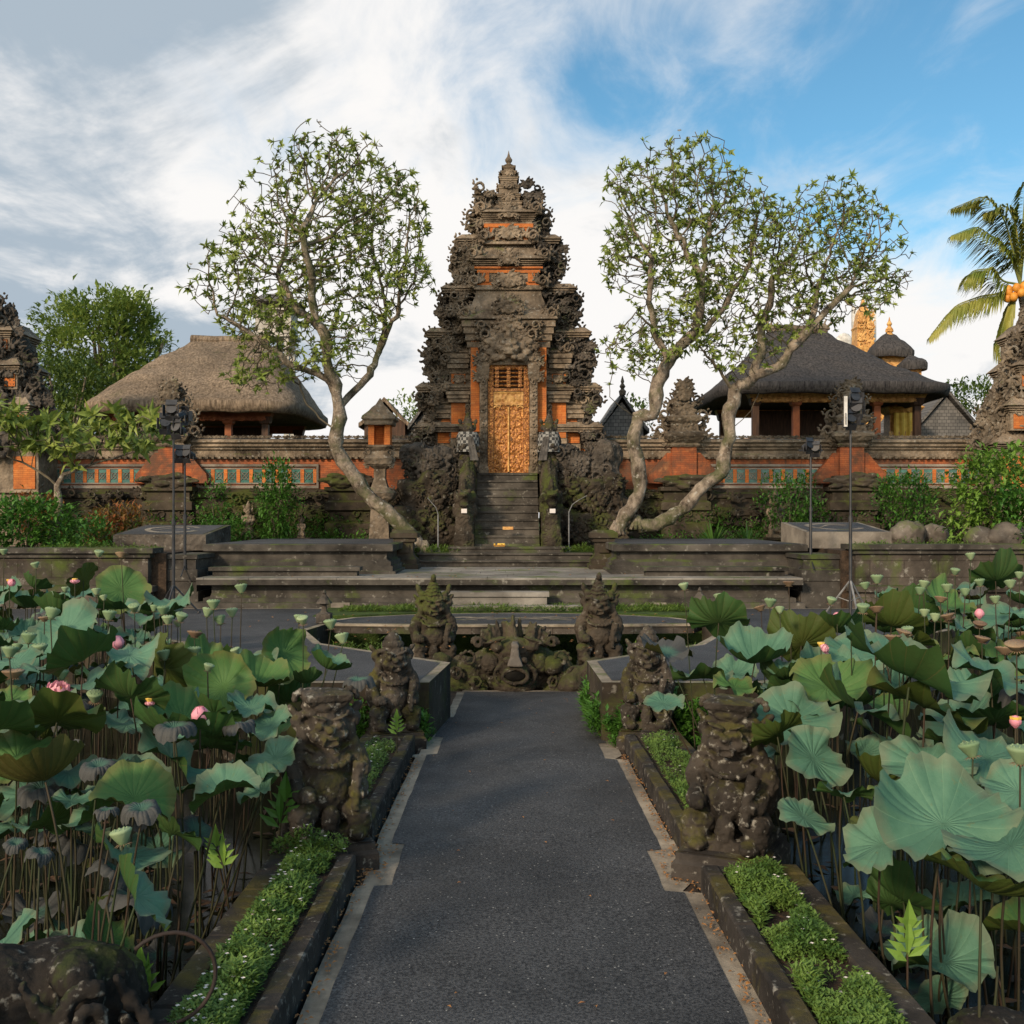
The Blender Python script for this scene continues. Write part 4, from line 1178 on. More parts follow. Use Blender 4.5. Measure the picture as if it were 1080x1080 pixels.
def pavilion(label, mat, ex0, ex1, zf, ze, zr, rx0, rx1, trim, gold, seed, curve, bulge):
    cx = (ex0+ex1)/2; Y0, Y1 = 31.0, 38.0
    t = thing('pavilion', label, 'pavilion', (cx, 34.5, 1.165)); M = Matrix.Translation((-cx,-34.5,-1.165))
    mb = MB(); thatch_roof(mb, ex0, ex1, Y0, Y1, rx0, rx1, 34.5, ze, zr, .34, curve, bulge, seed); mb.v = [tuple(M@Vector(v)) for v in mb.v]
    rf = obj('thatched_roof', mb, mat, t, True)
    mb = MB(); mb.tube([M@Vector((rx0-.1,34.5,zr+.12)), M@Vector((cx,34.5,zr+.08)), M@Vector((rx1+.1,34.5,zr+.12))], .16, 8)
    if gold:
        for q in (rx0, rx1): mb.mesh(ORN[2], M@TRS((q,34.5,zr+.3), (0,0,0), .5))
    obj('ridge_cap', mb, M_gate if gold else mat, rf)
    x0, x1, y0, y1 = ex0+1.1, ex1-1.1, Y0+1.0, Y1-1.0
    mb = MB(); mb.ringloft(x0-.4,x1+.4,y0-.4,y1+.4,[(.1,1.165),(.1,zf-.3),(.0,zf-.28),(.06,zf-.05),(.06,zf)],M); obj('platform', mb, M_gate, t)
    for i in range(5):
        for yy in (y0, y1):
            px_ = x0+(x1-x0)*i/4; mb = MB(); mb.ringloft(px_-.10,px_+.10,yy-.10,yy+.10,[(.08,zf),(.08,zf+.2),(.0,zf+.25),(0,ze-.55),(.05,ze-.5),(.09,ze-.3)],M)
            obj('post', mb, M_redwood if i % 2 else M_wood, t)
    mb = MB(); mb.ringloft(x0-.15,x1+.15,y0-.15,y0+.1,[(0,ze-.42),(.04,ze-.3),(.1,ze-.16)],M); m2 = MB(); m2.ringloft(x0-.15,x1+.15,y1-.1,y1+.15,[(0,ze-.42),(.1,ze-.16)],M); obj('rear_beam', m2, trim, t)
    x = x0
    while x < x1: mb.mesh(ORN[1], M@TRS((x,y0-.2,ze-.38),(0,0,0),(.3,.1,.22))); x += .3
    obj('carved_beam', mb, trim, t)
    mb = MB(); mb.box(x0+1.0,x1-1.0,y1-1.2,y1-1.0,zf,ze-.3,M)
    obj('back_wall', mb, M_wood, t)
    mb = MB()
    for (a, b) in ((.02,.22),(.28,.47),(.53,.72),(.78,.98)):
        mb.ringloft(x0+(x1-x0)*a, x0+(x1-x0)*b, y0+2.2, y0+2.4, [(0,zf),(0,zf+.62),(.04,zf+.64),(.04,zf+.72)], M)
        for q in range(3): mb.mesh(ORN[q], M@TRS((x0+(x1-x0)*(a+(b-a)*(q+.5)/3), y0+2.15, zf+.35),(0,0,0),(.5,.2,.5)))
    obj('carved_screen', mb, trim, t)
    return t
pavilion('open pavilion with thick brown-grey thatched roof behind the left wall', M_thatch, -13.4, -6.6, 3.7, 5.42, 7.85, -10.7, -8.3, M_redwood, False, 2, .92, .03)
pavilion('open pavilion with wide black palm-fibre roof behind the right wall', M_ijuk, 6.5, 13.75, 3.9, 6.0, 8.2, 8.7, 10.5, M_goldtrim, True, 5, 1.12, -.02)

# ------------------------------------------------------------------ smaller buildings behind
def gable(label, px0, px1, ye, yr, Y, depth, mat, hip=.0, finial=False):
    a, b = P(px0,ye,Y), P(px1,ye,Y); zr = P(0,yr,Y+depth/2).z; cx = (a.x+b.x)/2; w = (b.x-a.x)/2
    t = thing('small_building', label, 'building', (cx, Y+depth/2, 1.165)); z0 = a.z-1.165; zr -= 1.165
    mb = MB(); n = 8
    vs = []
    for (yy, i0) in ((-depth/2, 0),(depth/2, 1)):
        for k in range(-n, n+1):
            f = abs(k)/n; x = w*k/n*1.0; z = z0+(zr-z0)*(1-f)**1.15
            vs.append((x*1, yy, z)); 
    m = 2*n+1; top = len(vs)
    vs += [(v[0], v[1], v[2]-.14) for v in vs]
    fs = [(k,k+1,k+1+m,k+m) for k in range(m-1)] + [(k+top+1,k+top,k+m+top,k+1+m+top) for k in range(m-1)]
    fs += [(k+1,k,k+top,k+top+1) for k in range(m-1)] + [(k+m,k+m+1,k+m+1+top,k+m+top) for k in range(m-1)]
    mb.add(vs, fs); rf = obj('roof', mb, mat, t)
    mb = MB(); mb.prism([(-w*.8,-.0),(w*.8,0),(w*.8,(z0)),(0,zr-.3),(-w*.8,z0)], -depth/2+.15, depth/2-.3, 0, Matrix(((1,0,0,0),(0,0,1,0),(0,1,0,0),(0,0,0,1)))); obj('gable_wall', mb, M_rtile if mat is M_rtile else M_wood, t)
    if finial:
        mb = MB(); mb.lathe((0,-depth/2,zr), [(.1,-.1),(.12,.03),(.05,.1),(.10,.18),(.04,.28),(.06,.34),(.01,.52)], 8); obj('finial', mb, M_dark, rf)
gable('small building with dark gabled tile roof and carved finial just right of the gate', 628, 685, 452, 421, 33, 4, M_rtile, finial=True)
gable('grey tiled gable roof between the black pavilion and the right gate tower', 948, 1052, 465, 418, 37, 5, M_rtile)
gable('little gable roof just above the wall left of the gate', 430, 462, 448, 431, 32, 3, M_rtile)
gable('low brown roof behind the roadside shrine left of the gate', 378, 432, 446, 424, 33, 3, M_thatch)

def meru(label, px, Y, ys, hw, mats):
    "little shrine tower: gilded body with stacked thatched roofs"
    c = P(px, ys[0], Y); t = thing('shrine_tower', label, 'shrine', (c.x, Y, 1.165)); sc = Y/1080
    def z(py): return CAM_Z+(HZ-py)*sc-1.165
    mb = MB(); mb.ringloft(-.5,.5,-.5,.5,[(.2,0),(.2,1.2),(0,1.3),(0,z(ys[0])-.2),(.15,z(ys[0])),(.3,z(ys[0])+.2)]); 
    for k in range(4):
        for i in range(5): mb.mesh(ORN[i%3], TRS((0,0,z(ys[0])-.3-i*.5),(0,0,k*pi/2))@TRS((0,-.5,0),(0,0,0),(.8,.3,.6)))
    obj('shrine_body', mb, M_goldtrim, t)
    for (yb, yt), h in zip(ys[1:], hw):
        mb = MB(); thatch_roof(mb, -h*sc, h*sc, -h*sc, h*sc, -.12, .12, 0, z(yb), z(yt), .28, .75, .0, 3, 40, 10); obj('thatched_roof', mb, M_ijuk, t, True)
        m2 = MB(); m2.ringloft(-h*sc*.55,h*sc*.55,-h*sc*.55,h*sc*.55,[(0,z(yb)-.7),(0,z(yb)-.05)]); obj('roof_collar', m2, M_goldtrim, t)
    if px > 950: return
    mb = MB(); zt = z(ys[-1][1]); mb.lathe((0,0,zt), [(.12,-.1),(.17,.05),(.09,.15),(.15,.27),(.07,.4),(.12,.5),(.05,.62),(.01,.8)], 10)
    for k in range(6): mb.mesh(ORN[1], TRS((0,0,zt+.2),(0,0,k*pi/3))@TRS((0,-.1,0),(0,0,0),.22))
    obj('gilded_finial', mb, M_goldtrim, t)
meru('shrine tower with small black thatched roof and gilded finial above the black pavilion', 938, 44, [410,(374,354)], [21], None)
meru('lower shrine roof just right of the shrine tower with the gilded finial', 962, 42, [415,(386,378)], [13], None)
t = thing('carved_gold_tower', 'tall carved golden stone tower lit by the sun above the black pavilion', 'tower', (P(910,365,50).x, 50, 1.165)); sc = 50/1080
mb = MB(); zb = CAM_Z+(HZ-368)*sc-1.165
mb.ringloft(-.42,.42,-.42,.42,[(.1,0),(.1,zb-.3),(.15,zb),(0,zb+.05),(-.02,zb+.9),(.03,zb+1.0),(-.06,zb+1.1),(-.14,zb+1.7),(-.3,zb+2.1),(-.40,zb+2.5)])
for i in range(6):
    for s in (-.22,.22): mb.mesh(ORN[(i+int(s>0))%3], TRS((s,-.45,zb+.1+i*.3),(0,0,0),(.42,.2,.4)))
obj('tower_body', mb, M_goldtrim, t)
for px, lab in ((901,'thin white antenna mast left of the golden tower'),(921,'thin white antenna mast right of the golden tower')):
    b = P(px,372,52); t = thing('antenna_mast', lab, 'antenna', (b.x,52,1.165)); mb = MB(); h = b.z-1.165
    mb.tube([(0,0,0),(0,0,h+2.2)], .05, 6); mb.box(-.12,.12,-.1,.1,h+.4,h+2.3); obj('mast', mb, M_wpaint, t)
    if px == 901: mb = MB(); mb.ell((-.55,-.1,h+.5),(.45,.12,.5)); obj('dish', mb, M_wpaint, t, True)
# gilded shrine with yellow cloth at the pavilion's right end
b = P(950,465,36); t = thing('gilded_shrine', 'gilded shrine draped with yellow cloth under the right end of the black roof', 'shrine', (b.x,36,1.165)); h = b.z-1.165
mb = MB(); mb.ringloft(-.55,.55,-.4,.4,[(.1,0),(.1,h+.1),(.0,h+.15),(0,h+.3)]); mb.ringloft(-.45,.45,-.3,.3,[(0,h+.9),(.1,h+1.0),(.2,h+1.15),(-.1,h+1.35)])
for s in (-1,1): mb.ringloft(s*.42-.07,s*.42+.07,-.3,.3,[(0,h+.3),(0,h+.9)])
for i in range(4): mb.mesh(ORN[i%3],TRS((-.4+i*.27,-.35,h+1.15),(0,0,0),.4))
obj('shrine_body', mb, M_goldtrim, t)
mb = MB(); 
vs=[(-.4+.8*i/12, -.42-.03*sin(i*1.7), h+.95-.8*j/6*(1 if i<9 else .8)) for j in range(7) for i in range(13)]
mb.add(vs,[(j*13+i,(j+1)*13+i,(j+1)*13+i+1,j*13+i+1) for j in range(6) for i in range(12)]); obj('yellow_cloth', mb, M_yellow, t)
# concrete tank tower behind the left tree
b = P(292,400,55); t = thing('tank_tower', 'pale concrete tank tower partly hidden behind the left frangipani tree', 'tower', (b.x,55,1.165)); sc=55/1080
def zq(py): return CAM_Z+(HZ-py)*sc-1.165
for sx in (-.7,.7):
    for sy in (-.7,.7): mb = MB(); mb.ringloft(sx-.14,sx+.14,sy-.14,sy+.14,[(0,0),(0,zq(358))]); obj('column', mb, M_plaster, t)
mb = MB(); mb.ringloft(-1.1,1.1,-1,1,[(0,zq(358)),(0,zq(354)),(-.15,zq(353)),(-.15,zq(332)),(.1,zq(331)),(.1,zq(329))]); obj('tank', mb, M_plaster, t)
mb = MB(); mb.ringloft(-.9,.9,-.9,.9,[(.35,zq(322)),(.3,zq(320)),(-.6,zq(311))]);
for sx in (-.7,.7): mb.box(sx-.06,sx+.06,-.5,.5,zq(330),zq(321))
obj('tank_roof', mb, M_rtile, t)

# roadside shrine left of gate
c = P(401,512,25.6); t = thing('stone_shrine', 'small stone and brick shrine with niche standing behind the leaning trunk', 'shrine', (c.x,25.6,1.165)); sc=25.6/1080
def zs(py): return CAM_Z+(HZ-py)*sc-1.165
mb = MB(); mb.ringloft(-.20,.20,-.2,.2,[(.2,0),(.2,.25),(.05,.3),(.0,zs(530)),(.12,zs(526)),(.2,zs(520)),(.0,zs(514)),(-.06,zs(505)),(-.06,zs(495)),(.1,zs(490)),(.16,zs(484)),(.05,zs(480)),(0,zs(476)),(.1,zs(472)),(.1,zs(470))])
for s in (-1,1):
    for q in (518,490,478): mb.mesh(ORN[0], TRS((s*.27,-.2,zs(q)),(0,0,0),(s*.24,.24,.24)))
obj('shrine_pedestal', mb, M_gate, t)
mb = MB()
for s in (-1,1): mb.box(s*.2-.07,s*.2+.07,-.2,.25,zs(470),zs(449))
mb.box(-.13,.13,.1,.25,zs(470),zs(449)); obj('shrine_niche', mb, M_brick, t)
mb = MB(); mb.ringloft(-.3,.3,-.3,.3,[(.04,zs(449)),(.06,zs(447)),(.06,zs(445)),(.12,zs(443)),(.10,zs(440)),(-.05,zs(434)),(-.12,zs(430)),(-.2,zs(427)),(-.29,zs(420))]); obj('shrine_roof', mb, M_gate, t)

# ================================================================== STATUES
def guardian(seed, kind):
    "stout squatting guardian, 1 m tall, facing -Y; returns (V, F)"
    r = random.Random(seed); mb = MB()
    e = mb.ell
    mb.box(-.26,.26,-.24,.24,-.02,.07)
    e((0,.02,.28),(.22,.20,.20)); e((0,-.08,.30),(.17,.15,.15)); e((0,.02,.46),(.19,.15,.16))         # belly, chest
    for s in (-1,1):
        e((s*.17,-.10,.17),(.12,.20,.10),(0,0,s*.35)); e((s*.20,-.20,.10),(.09,.09,.12)); e((s*.17,-.26,.05),(.07,.10,.05))  # thigh, shin, foot
        e((s*.21,.0,.50),(.09,.09,.10)); e((s*.24,-.03,.41),(.07,.08,.12),(0,s*.2,0)); e((s*.22,-.14,.33),(.055,.12,.055),(.5,0,0)); e((s*.17,-.24,.31),(.06,.055,.06))
        for f in range(4): e((s*(.13+.025*f),-.285,.30),(.016,.03,.035),lv=1)
        e((s*.16,-.01,.66),(.05,.06,.09)); e((s*.185,-.02,.59),(.055,.055,.055)); e((s*.19,.03,.74),(.05,.06,.07),(0,s*.6,0)); e((s*.22,.05,.82),(.03,.04,.06),(0,s*.8,0))
        e((s*.065,-.175,.745),(.030,.026,.028)); [e((s*.065+.042*cos(q*.7),-.168,.745+.036*sin(q*.7)),.011,lv=1) for q in range(9)]; e((s*.07,-.175,.797),(.062,.035,.015),(0,-s*.3,0)); e((s*.035,-.215,.66),(.010,.012,.022),lv=1); e((s*.09,-.13,.68),(.05,.05,.045))
        e((s*.05,-.20,.635),(.012,.014,.03),lv=1); e((s*.24,.08,.30),(.05,.12,.14),(0,s*.2,0)); e((s*.10,.02,.56),(.10,.12,.03),(0,-s*.5,0))
    e((0,-.01,.71),(.155,.15,.15)); e((0,-.10,.66),(.11,.10,.06)); e((0,-.19,.715),(.04,.045,.035)); e((0,-.185,.655),(.07,.025,.014)); e((0,-.17,.61),(.065,.03,.02))
    for i in range(11):
        a = pi*i/10; e((.165*cos(a),-.01-.05*sin(a),.80+.015*sin(a)),(.035,.05,.035),lv=1)
    if kind == 0:     # flat diadem with scrolls
        e((0,.0,.86),(.17,.14,.07)); mb.ringloft(-.12,.12,-.10,.12,[(0,.86),(.04,.90),(.05,.94),(-.02,.96)])
        for s in (-1,1):
            for i in range(7): a = i*.7; e((s*(.17+.05*cos(a)),.02,.90+.05*sin(a)),.028,lv=1)
    elif kind == 1:   # rounded crown
        e((0,0,.87),(.13,.12,.07)); e((0,0,.93),(.10,.09,.05)); e((0,0,.97),(.06,.06,.04))
    else:             # tall tiered crown
        for i in range(5): e((0,0,.86+.045*i),(.15-.024*i,.13-.02*i,.032),lv=1)
        for s in (-1,1): e((s*.19,.02,.92),(.035,.04,.09),(0,s*.3,0)); e((s*.15,.0,.86),(.05,.05,.05))
        e((0,-.05,1.08),(.04,.04,.05))
    for i in range(13):
        a = pi*i/12; e((.15*cos(a),-.08-.08*sin(a),.52-.05*sin(a)),.026,lv=1)
    mb.tube([(.15,-.30,.20),(.16,-.27,.36),(.20,-.22,.50)],[.03,.035,.05],8)      # club
    e((0,-.20,.12),(.07,.06,.11)); e((0,.20,.45),(.12,.06,.3))
    cf = carve(.5, .0065, .5)
    return remesh(mb, .0092, lambda p: cf(p) + .0035*noise.noise(p*45) + .007*noise.noise(p*6+Vector((seed,0,0))))
G0, G1, G2 = guardian(3,0), guardian(8,1), guardian(5,2)
def statue(VF, label, loc, rz, h, ped, mat=M_statue, wide=1.0):
    t = thing('guardian_statue', label, 'statue', loc, rz)
    mb = MB(); mb.mesh(VF, TRS((0,0,ped[2]), (0,0,0), (h*wide, h*wide, h))); obj('figure', mb, mat, t, True)
    mb = MB(); w, d, hh = ped
    mb.ringloft(-w/2,w/2,-d/2,d/2,[(.02,-.9),(.02,-.05),(0,-.03),(0,hh*.4),(-.03,hh*.5),(-.03,hh*.8),(-.01,hh)]); obj('pedestal', mb, M_kerb, t)
    return t
statue(G0, 'large mossy squatting demon statue with flat scrolled headdress, nearest on the left planter', (-1.17, 6.44, ztop(6.4)), .35, .93, (.50,.60,.02), wide=.96)
statue(G1, 'mossy squatting guardian statue farther along the left planter beside the raised road', (-1.17, 10.05, ztop(10)), .3, .93, (.50,.58,.02), wide=.92)
statue(G0, 'large brown squatting demon statue nearest on the right planter', (1.34, 6.22, ztop(6.2)), -.45, .91, (.53,.62,.02), wide=1.0)
statue(G1, 'round-headed mossy guardian statue farther along the right planter under a lotus leaf', (1.34, 10.1, ztop(10)), -.2, .98, (.52,.58,.02), wide=.88)
statue(G2, 'upright crowned guardian statue left of the fountain face at the end of the walkway', (-1.10, 14.35, -.08), .1, 1.08, (.62,.6,.06), M_moss, wide=1.0)
statue(G2, 'upright crowned guardian statue right of the fountain face at the end of the walkway', (1.22, 14.35, -.08), -.05, 1.10, (.62,.6,.06), M_moss, wide=1.0)

# fountain face
t = thing('fountain_face', 'huge mossy stone demon face with open mouth at the end of the walkway', 'sculpture', (.04, 13.95, -.6))
mb = MB(); e = mb.ell; rr = random.Random(12)
e((0,.15,.50),(.66,.4,.42)); e((0,-.10,.78),(.30,.20,.20)); e((0,-.25,.56),(.25,.2,.13)); e((0,-.22,.33),(.30,.2,.12))
for s in (-1,1):
    e((s*.10,-.40,.70),(.065,.06,.045)); e((s*.24,-.24,.86),(.09,.09,.075)); e((s*.26,-.26,.95),(.16,.07,.035),(0,s*.3,0)); e((s*.34,-.18,.62),(.13,.13,.15))
    e((s*.62,.0,.46),(.22,.2,.24)); e((s*.80,-.05,.25),(.18,.2,.2)); e((s*.55,-.15,.2),(.2,.18,.17))
    for (cx_,cz,r0) in ((.62,.70,.12),(.78,.50,.10),(.52,.38,.09),(.72,.22,.10),(.50,.92,.08)):
        for i in range(12): a = i*.6; e((s*(cx_+r0*cos(a)*(1-i/18)),-.24-.004*i,cz+r0*sin(a)*(1-i/18)),.032,lv=1)
    for f in range(4): e((s*(.66+.06*f),-.3,.12),(.035,.09,.05),lv=1)
for i in range(38):
    a = rr.uniform(-1.0,1.0); L = rr.uniform(.10,.24)*(1-.4*abs(a)); y0 = rr.uniform(-.15,.15); w = rr.uniform(.045,.06)
    for j in range(5): e((.50*sin(a)*(1+L*j*.16), y0, .78+.22*cos(a)+L*j*.25*cos(a*.5)-.02),(w*(1-.13*j),.06,.075),(0,a*.6,0),lv=1)
for i in range(24):
    a = i/24*2*pi; e((.165*cos(a),-.46,.50+.095*sin(a)),(.04,.05,.035),lv=1)
for i in range(24):
    a = i/24*2*pi; e((.27*cos(a),-.36,.50+.18*sin(a)),.033,lv=1)
mb.box(-.9,.9,.1,.7,-.2,.45)
cf = carve(.9, .010, .5)
VF = remesh(mb, .018, lambda p: cf(p)+.010*noise.noise(p*7)+.006*noise.noise(p*25))
obj('face', vfmb(VF), M_moss, t)
m2 = MB(); m2.ringloft(-.06,.06,-.50,-.1,[(.045,.63),(.03,.68),(.0,.76),(-.014,.86),(-.008,.90),(-.028,.93)]); VFn = remesh(m2, .016, lambda p: .006*noise.noise(p*15)); obj('nose', vfmb(VFn), M_rock, t, True)
m2 = MB(); m2.ell((0,-.475,.50),(.135,.03,.068)); obj('painted_mouth_hollow', m2, M_mouth_shade, t)  # solid dark ellipsoid, painted shade in place of a carved cavity
for s, lab in ((-1,'mossy carved rock mound between the fountain face and the left crowned guardian'),(1,'mossy carved rock mound between the fountain face and the right crowned guardian')):
    t = thing('carved_rock', lab, 'rock', (s*.78+.05, 13.9, -.9)); mb = MB(); rr = random.Random(s+9)
    for i in range(16): mb.ell((rr.uniform(-.28,.28),rr.uniform(-.2,.3),rr.uniform(.2,.95)),(rr.uniform(.12,.22),)*3)
    mb.box(-.3,.3,-.1,.4,0,.7)
    obj('rock', vfmb(remesh(mb,.03,lambda p:.03*noise.noise(p*6)+.012*noise.noise(p*17))), M_moss, t)

# seated door guardians with checked cloth
def standing(seed):
    mb = MB(); e = mb.ell
    mb.box(-.26,.26,-.24,.24,0,.12); e((0,.02,.32),(.24,.22,.22)); e((0,0,.62),(.21,.17,.28)); e((0,0,.88),(.23,.15,.12)); e((0,-.02,1.12),(.15,.16,.17)); e((0,-.16,1.10),(.04,.05,.04))
    for s in (-1,1):
        e((s*.24,-.02,.80),(.08,.09,.16)); e((s*.2,-.16,.62),(.07,.14,.07),(.5,0,0)); e((s*.12,-.25,.66),(.07,.07,.07)); e((s*.06,-.15,1.16),(.035,.03,.03)); e((s*.17,0,1.15),(.05,.06,.09)); e((s*.18,-.15,.2),(.10,.15,.14)); e((s*.2,0,1.3),(.05,.05,.08),(0,s*.4,0))
    for i in range(4): e((0,0,1.28+.07*i),(.15-.03*i,.13-.025*i,.05),lv=1)
    e((0,-.10,1.03),(.09,.07,.04))
    return remesh(mb,.02,lambda p:.012*noise.noise(p*11))
ST = standing(1)
for s, lab in ((-1,'crowned door guardian wrapped in black and white checked cloth, left of the golden doors'),(1,'crowned door guardian wrapped in black and white checked cloth, right of the golden doors')):
    x = CX + s*1.03; t = thing('door_guardian', lab, 'statue', (x, GY-1.0, 1.165+2.05), -s*.15)
    mb = MB(); mb.mesh(ST, TRS((0,0,-.1),(0,0,0),(1.0,1.0,1.0))); obj('figure', mb, M_statue, t, True)
    mb = MB(); n=28; vs=[]
    for j,(z,rx,ry) in enumerate(((.42,.30,.29),(.55,.285,.27),(.70,.29,.25),(.84,.28,.22),(.93,.24,.19))):
        for k in range(n):
            a=2*pi*k/n; f=1+.03*sin(k*3.1+j); vs.append((rx*f*cos(a), ry*f*sin(a)-.02, z))
    mb.add(vs,[(j*n+k,j*n+(k+1)%n,(j+1)*n+(k+1)%n,(j+1)*n+k) for j in range(4) for k in range(n)]); obj('checked_wrap', mb, M_check, t, True)
    mb = MB(); n=9; vs=[(-.03*s+(-.07+.14*i/8)*(1+j*.07)-s*.012*j, -.285-.012*sin(i*2.0)-.010*j, .80-.075*j) for j in range(9) for i in range(9)]
    mb.add(vs,[(j*9+i,j*9+i+1,(j+1)*9+i+1,(j+1)*9+i) for j in range(8) for i in range(8)]); obj('grey_sash', mb, M_cloth, t, True)

# little figures along the wall foot
for (px, py, Y, h, lab, m_) in ((262,562,26.3,.95,'small pale stone figure on a pedestal left of the tall green shrub', M_gate),(818,562,26.6,1.25,'weathered stone figure between the strap-leaved plants right of the gate', M_gate),
                       (1021,548,26.6,1.1,'carved stone figure under the wall beside the big right bush', M_dark),(318,560,26.2,.6,'low stone block figure right of the tall green shrub', M_gate),(598,0,0,0,'',None),
                       (470,0,0,0,'',None)):
    if not h: continue
    c = P(px,py,Y); t = thing('stone_figure', lab, 'statue', (c.x, Y, 1.165)); mb = MB(); mb.mesh(ST, TRS((0,0,.28),(0,0,0),(h*.62,h*.62,h*.66))); obj('figure', mb, m_, t, True)
    mb = MB(); mb.ringloft(-.2,.2,-.2,.2,[(.08,0),(.08,.08),(0,.1),(0,.22),(.06,.24),(.06,.3)]); obj('pedestal', mb, M_moss, t)

# near corner sculptures with iron rings
def scrollbeast(label, loc, rz, sc, ring):
    t = thing('scroll_sculpture', label, 'sculpture', loc, rz); mb = MB(); e = mb.ell
    e((0,.1,.22),(.34,.26,.20)); e((-.16,.05,.32),(.24,.18,.13),(0,.25,0)); e((.12,.0,.27),(.18,.16,.16)); e((.10,-.08,.37),(.10,.12,.07),(0,.5,0))
    for (cx_,cz,r0,y) in ((-.10,.10,.15,-.24),(.27,.16,.075,-.26),(.20,.02,.085,-.30),(.34,.09,.06,-.24),(.13,.32,.07,-.20),(-.02,-.06,.09,-.30),(.10,.16,.06,-.27),(-.32,.22,.10,-.24)):
        for i in range(26):
            a = 1.2+i*.42; q = r0*(1-i/30); e((cx_+q*cos(a), y-.045-.012*i*.35, cz+q*sin(a)), .030*(1-i/40)+.006, lv=1)
        e((cx_,y+.07,cz),(r0*.9,.07,r0*.9))
    for (bx,bz,dx_,dz_) in ((.22,.38,.06,-.05),(-.05,.40,.05,-.035),(-.30,.36,.05,.02),(-.02,.24,.035,-.05),(.24,.25,.03,-.02)):
        for j in range(4):
            for q in range(4): e((bx+dx_*j*.7+.012*q, -.18-.03*j-.012*q, bz+dz_*j-.024*q),(.020,.035,.022),lv=1)
    cf = carve(.32,.0045,.5)
    VF = remesh(mb,.009,lambda p: cf(p)+.005*noise.noise(p*12)+.0025*noise.noise(p*45))
    m2 = MB(); m2.mesh(VF, Matrix.Scale(sc,4)); obj('carved_body', m2, M_wet, t, True)
    m3 = MB(); cx_, cz, r_ = ring; m3.tube([(cx_+r_*cos(a), -.12, cz+r_*sin(a)) for a in [2.3-i*.22 for i in range(20)]], .008, 8); obj('iron_ring', m3, M_rust, t, True)
    m4 = MB(); m4.ringloft(-.36,.36,-.2,.4,[(0,-1.0),(0,-.02)]); obj('base', m4, M_kerb, t)
scrollbeast('dark scroll-carved stone sculpture with iron ring in the near left corner', (-1.70, 3.72, -.06), .38, 1.12, (.42,.36,.17))
scrollbeast('dark scroll-carved stone sculpture with iron ring in the near right corner', (2.02, 3.75, -.30), -.1, 1.0, (-.06,.46,.19))
# ------------------------------------------------------------------ lamp stands
def lampstand(label, px, ytop, ybase, Y, zb, heads, legs, board=False):
    x = (px-540)*Y/1080; t = thing('lamp_stand', label, 'lamp stand', (x, Y, zb)); zt = CAM_Z+(HZ-ytop)*Y/1080-zb
    mb = MB(); mb.tube([(0,0,.02),(0,0,zt*.52)], .028, 8); mb.tube([(0,0,zt*.5),(0,0,zt)], .019, 8); mb.tube([(0,0,zt*.5-.04),(0,0,zt*.5+.04)], .036, 8); obj('pole', mb, M_metal, t)
    for k in range(3):
        a = k*2*pi/3+.5; mb = MB()
        if legs > .3:
            mb.tube([(0,0,legs),(.42*cos(a),.42*sin(a),.02)], .017, 6); mb.tube([(0,0,legs*.4),(.21*cos(a),.21*sin(a),legs*.5+.01)], .009, 5); mb.ell((.42*cos(a),.42*sin(a),.02),.03,lv=1)
        else:
            mb.tube([(0,0,legs),(.10*cos(a),.10*sin(a),legs*.6),(.22*cos(a),.22*sin(a),.015)], .012, 6)
        obj('leg', mb, M_grey if board else M_metal, t)
    mb = MB(); mb.tube([(-.22,0,zt-.02),(.22,0,zt-.02)], .018, 6); obj('crossbar', mb, M_metal, t)
    for (dx_, dz_, az, q) in heads:
        m_ = TRS((dx_,-.05,zt+dz_),(0,0,az),q); mb = MB()
        mb.lathe((0,0,0),[(.07,-.16),(.09,-.14),(.09,.08),(.115,.10),(.115,.14),(.09,.14)],12, m_@Euler((radians(70),0,0)).to_matrix().to_4x4())
        hd = obj('lamp_head', mb, M_metal, t)
        mb = MB()
        for k in range(2): mb.box(-.12,.12,-.005,.005,0,.13,m_@TRS((0,-.14,.12 if k else -.12),((-.5 if k else pi+.5),0,0)))
        mb.box(-.005,.005,-.1,.0,-.12,.12,m_@TRS((.13,-.1,0),(0,0,.4))); mb.box(-.005,.005,-.1,.0,-.12,.12,m_@TRS((-.13,-.1,0),(0,0,-.4)))
        mb.tube([m_@Vector((-.12,0,-.0)),m_@Vector((-.13,.0,-.17)),m_@Vector((.13,0,-.17)),m_@Vector((.12,0,0))],.010,5)
        obj('barn_door', mb, M_metal, hd)
    if board:
        mb = MB(); mb.box(-.17,-.115,-.2,-.185,zt-.08,zt+.42); obj('white_flap', mb, M_wpaint, t)
    return t
lampstand('tall black lamp stand with a cluster of spotlights in front of the left terrace corner', 183, 455, 642, 17.3, RZ+.01, [(-.12,.12,.3,.78),(.11,.04,-.3,.78),(.0,.34,.1,.78),(.15,.26,2.6,.7)], .50)
lampstand('shorter black lamp stand with two spotlights standing on the left stage ledge', 195, 482, 592, 18.9, ZT+.0, [(-.10,.05,.5,.72),(.10,.05,-.4,.72)], .22)
lampstand('tall black lamp stand with white flap and grey tripod right of the gate', 897, 446, 642, 17.0, RZ+.01, [(-.05,.05,.2,.78),(.08,.22,-.3,.78),(.02,.40,.2,.74)], .60, True)
lampstand('shorter black lamp stand with small spotlights on the right stage ledge', 855, 474, 590, 19.0, 1.02, [(-.08,.06,.4,.65),(.08,.0,-.4,.65)], .22)

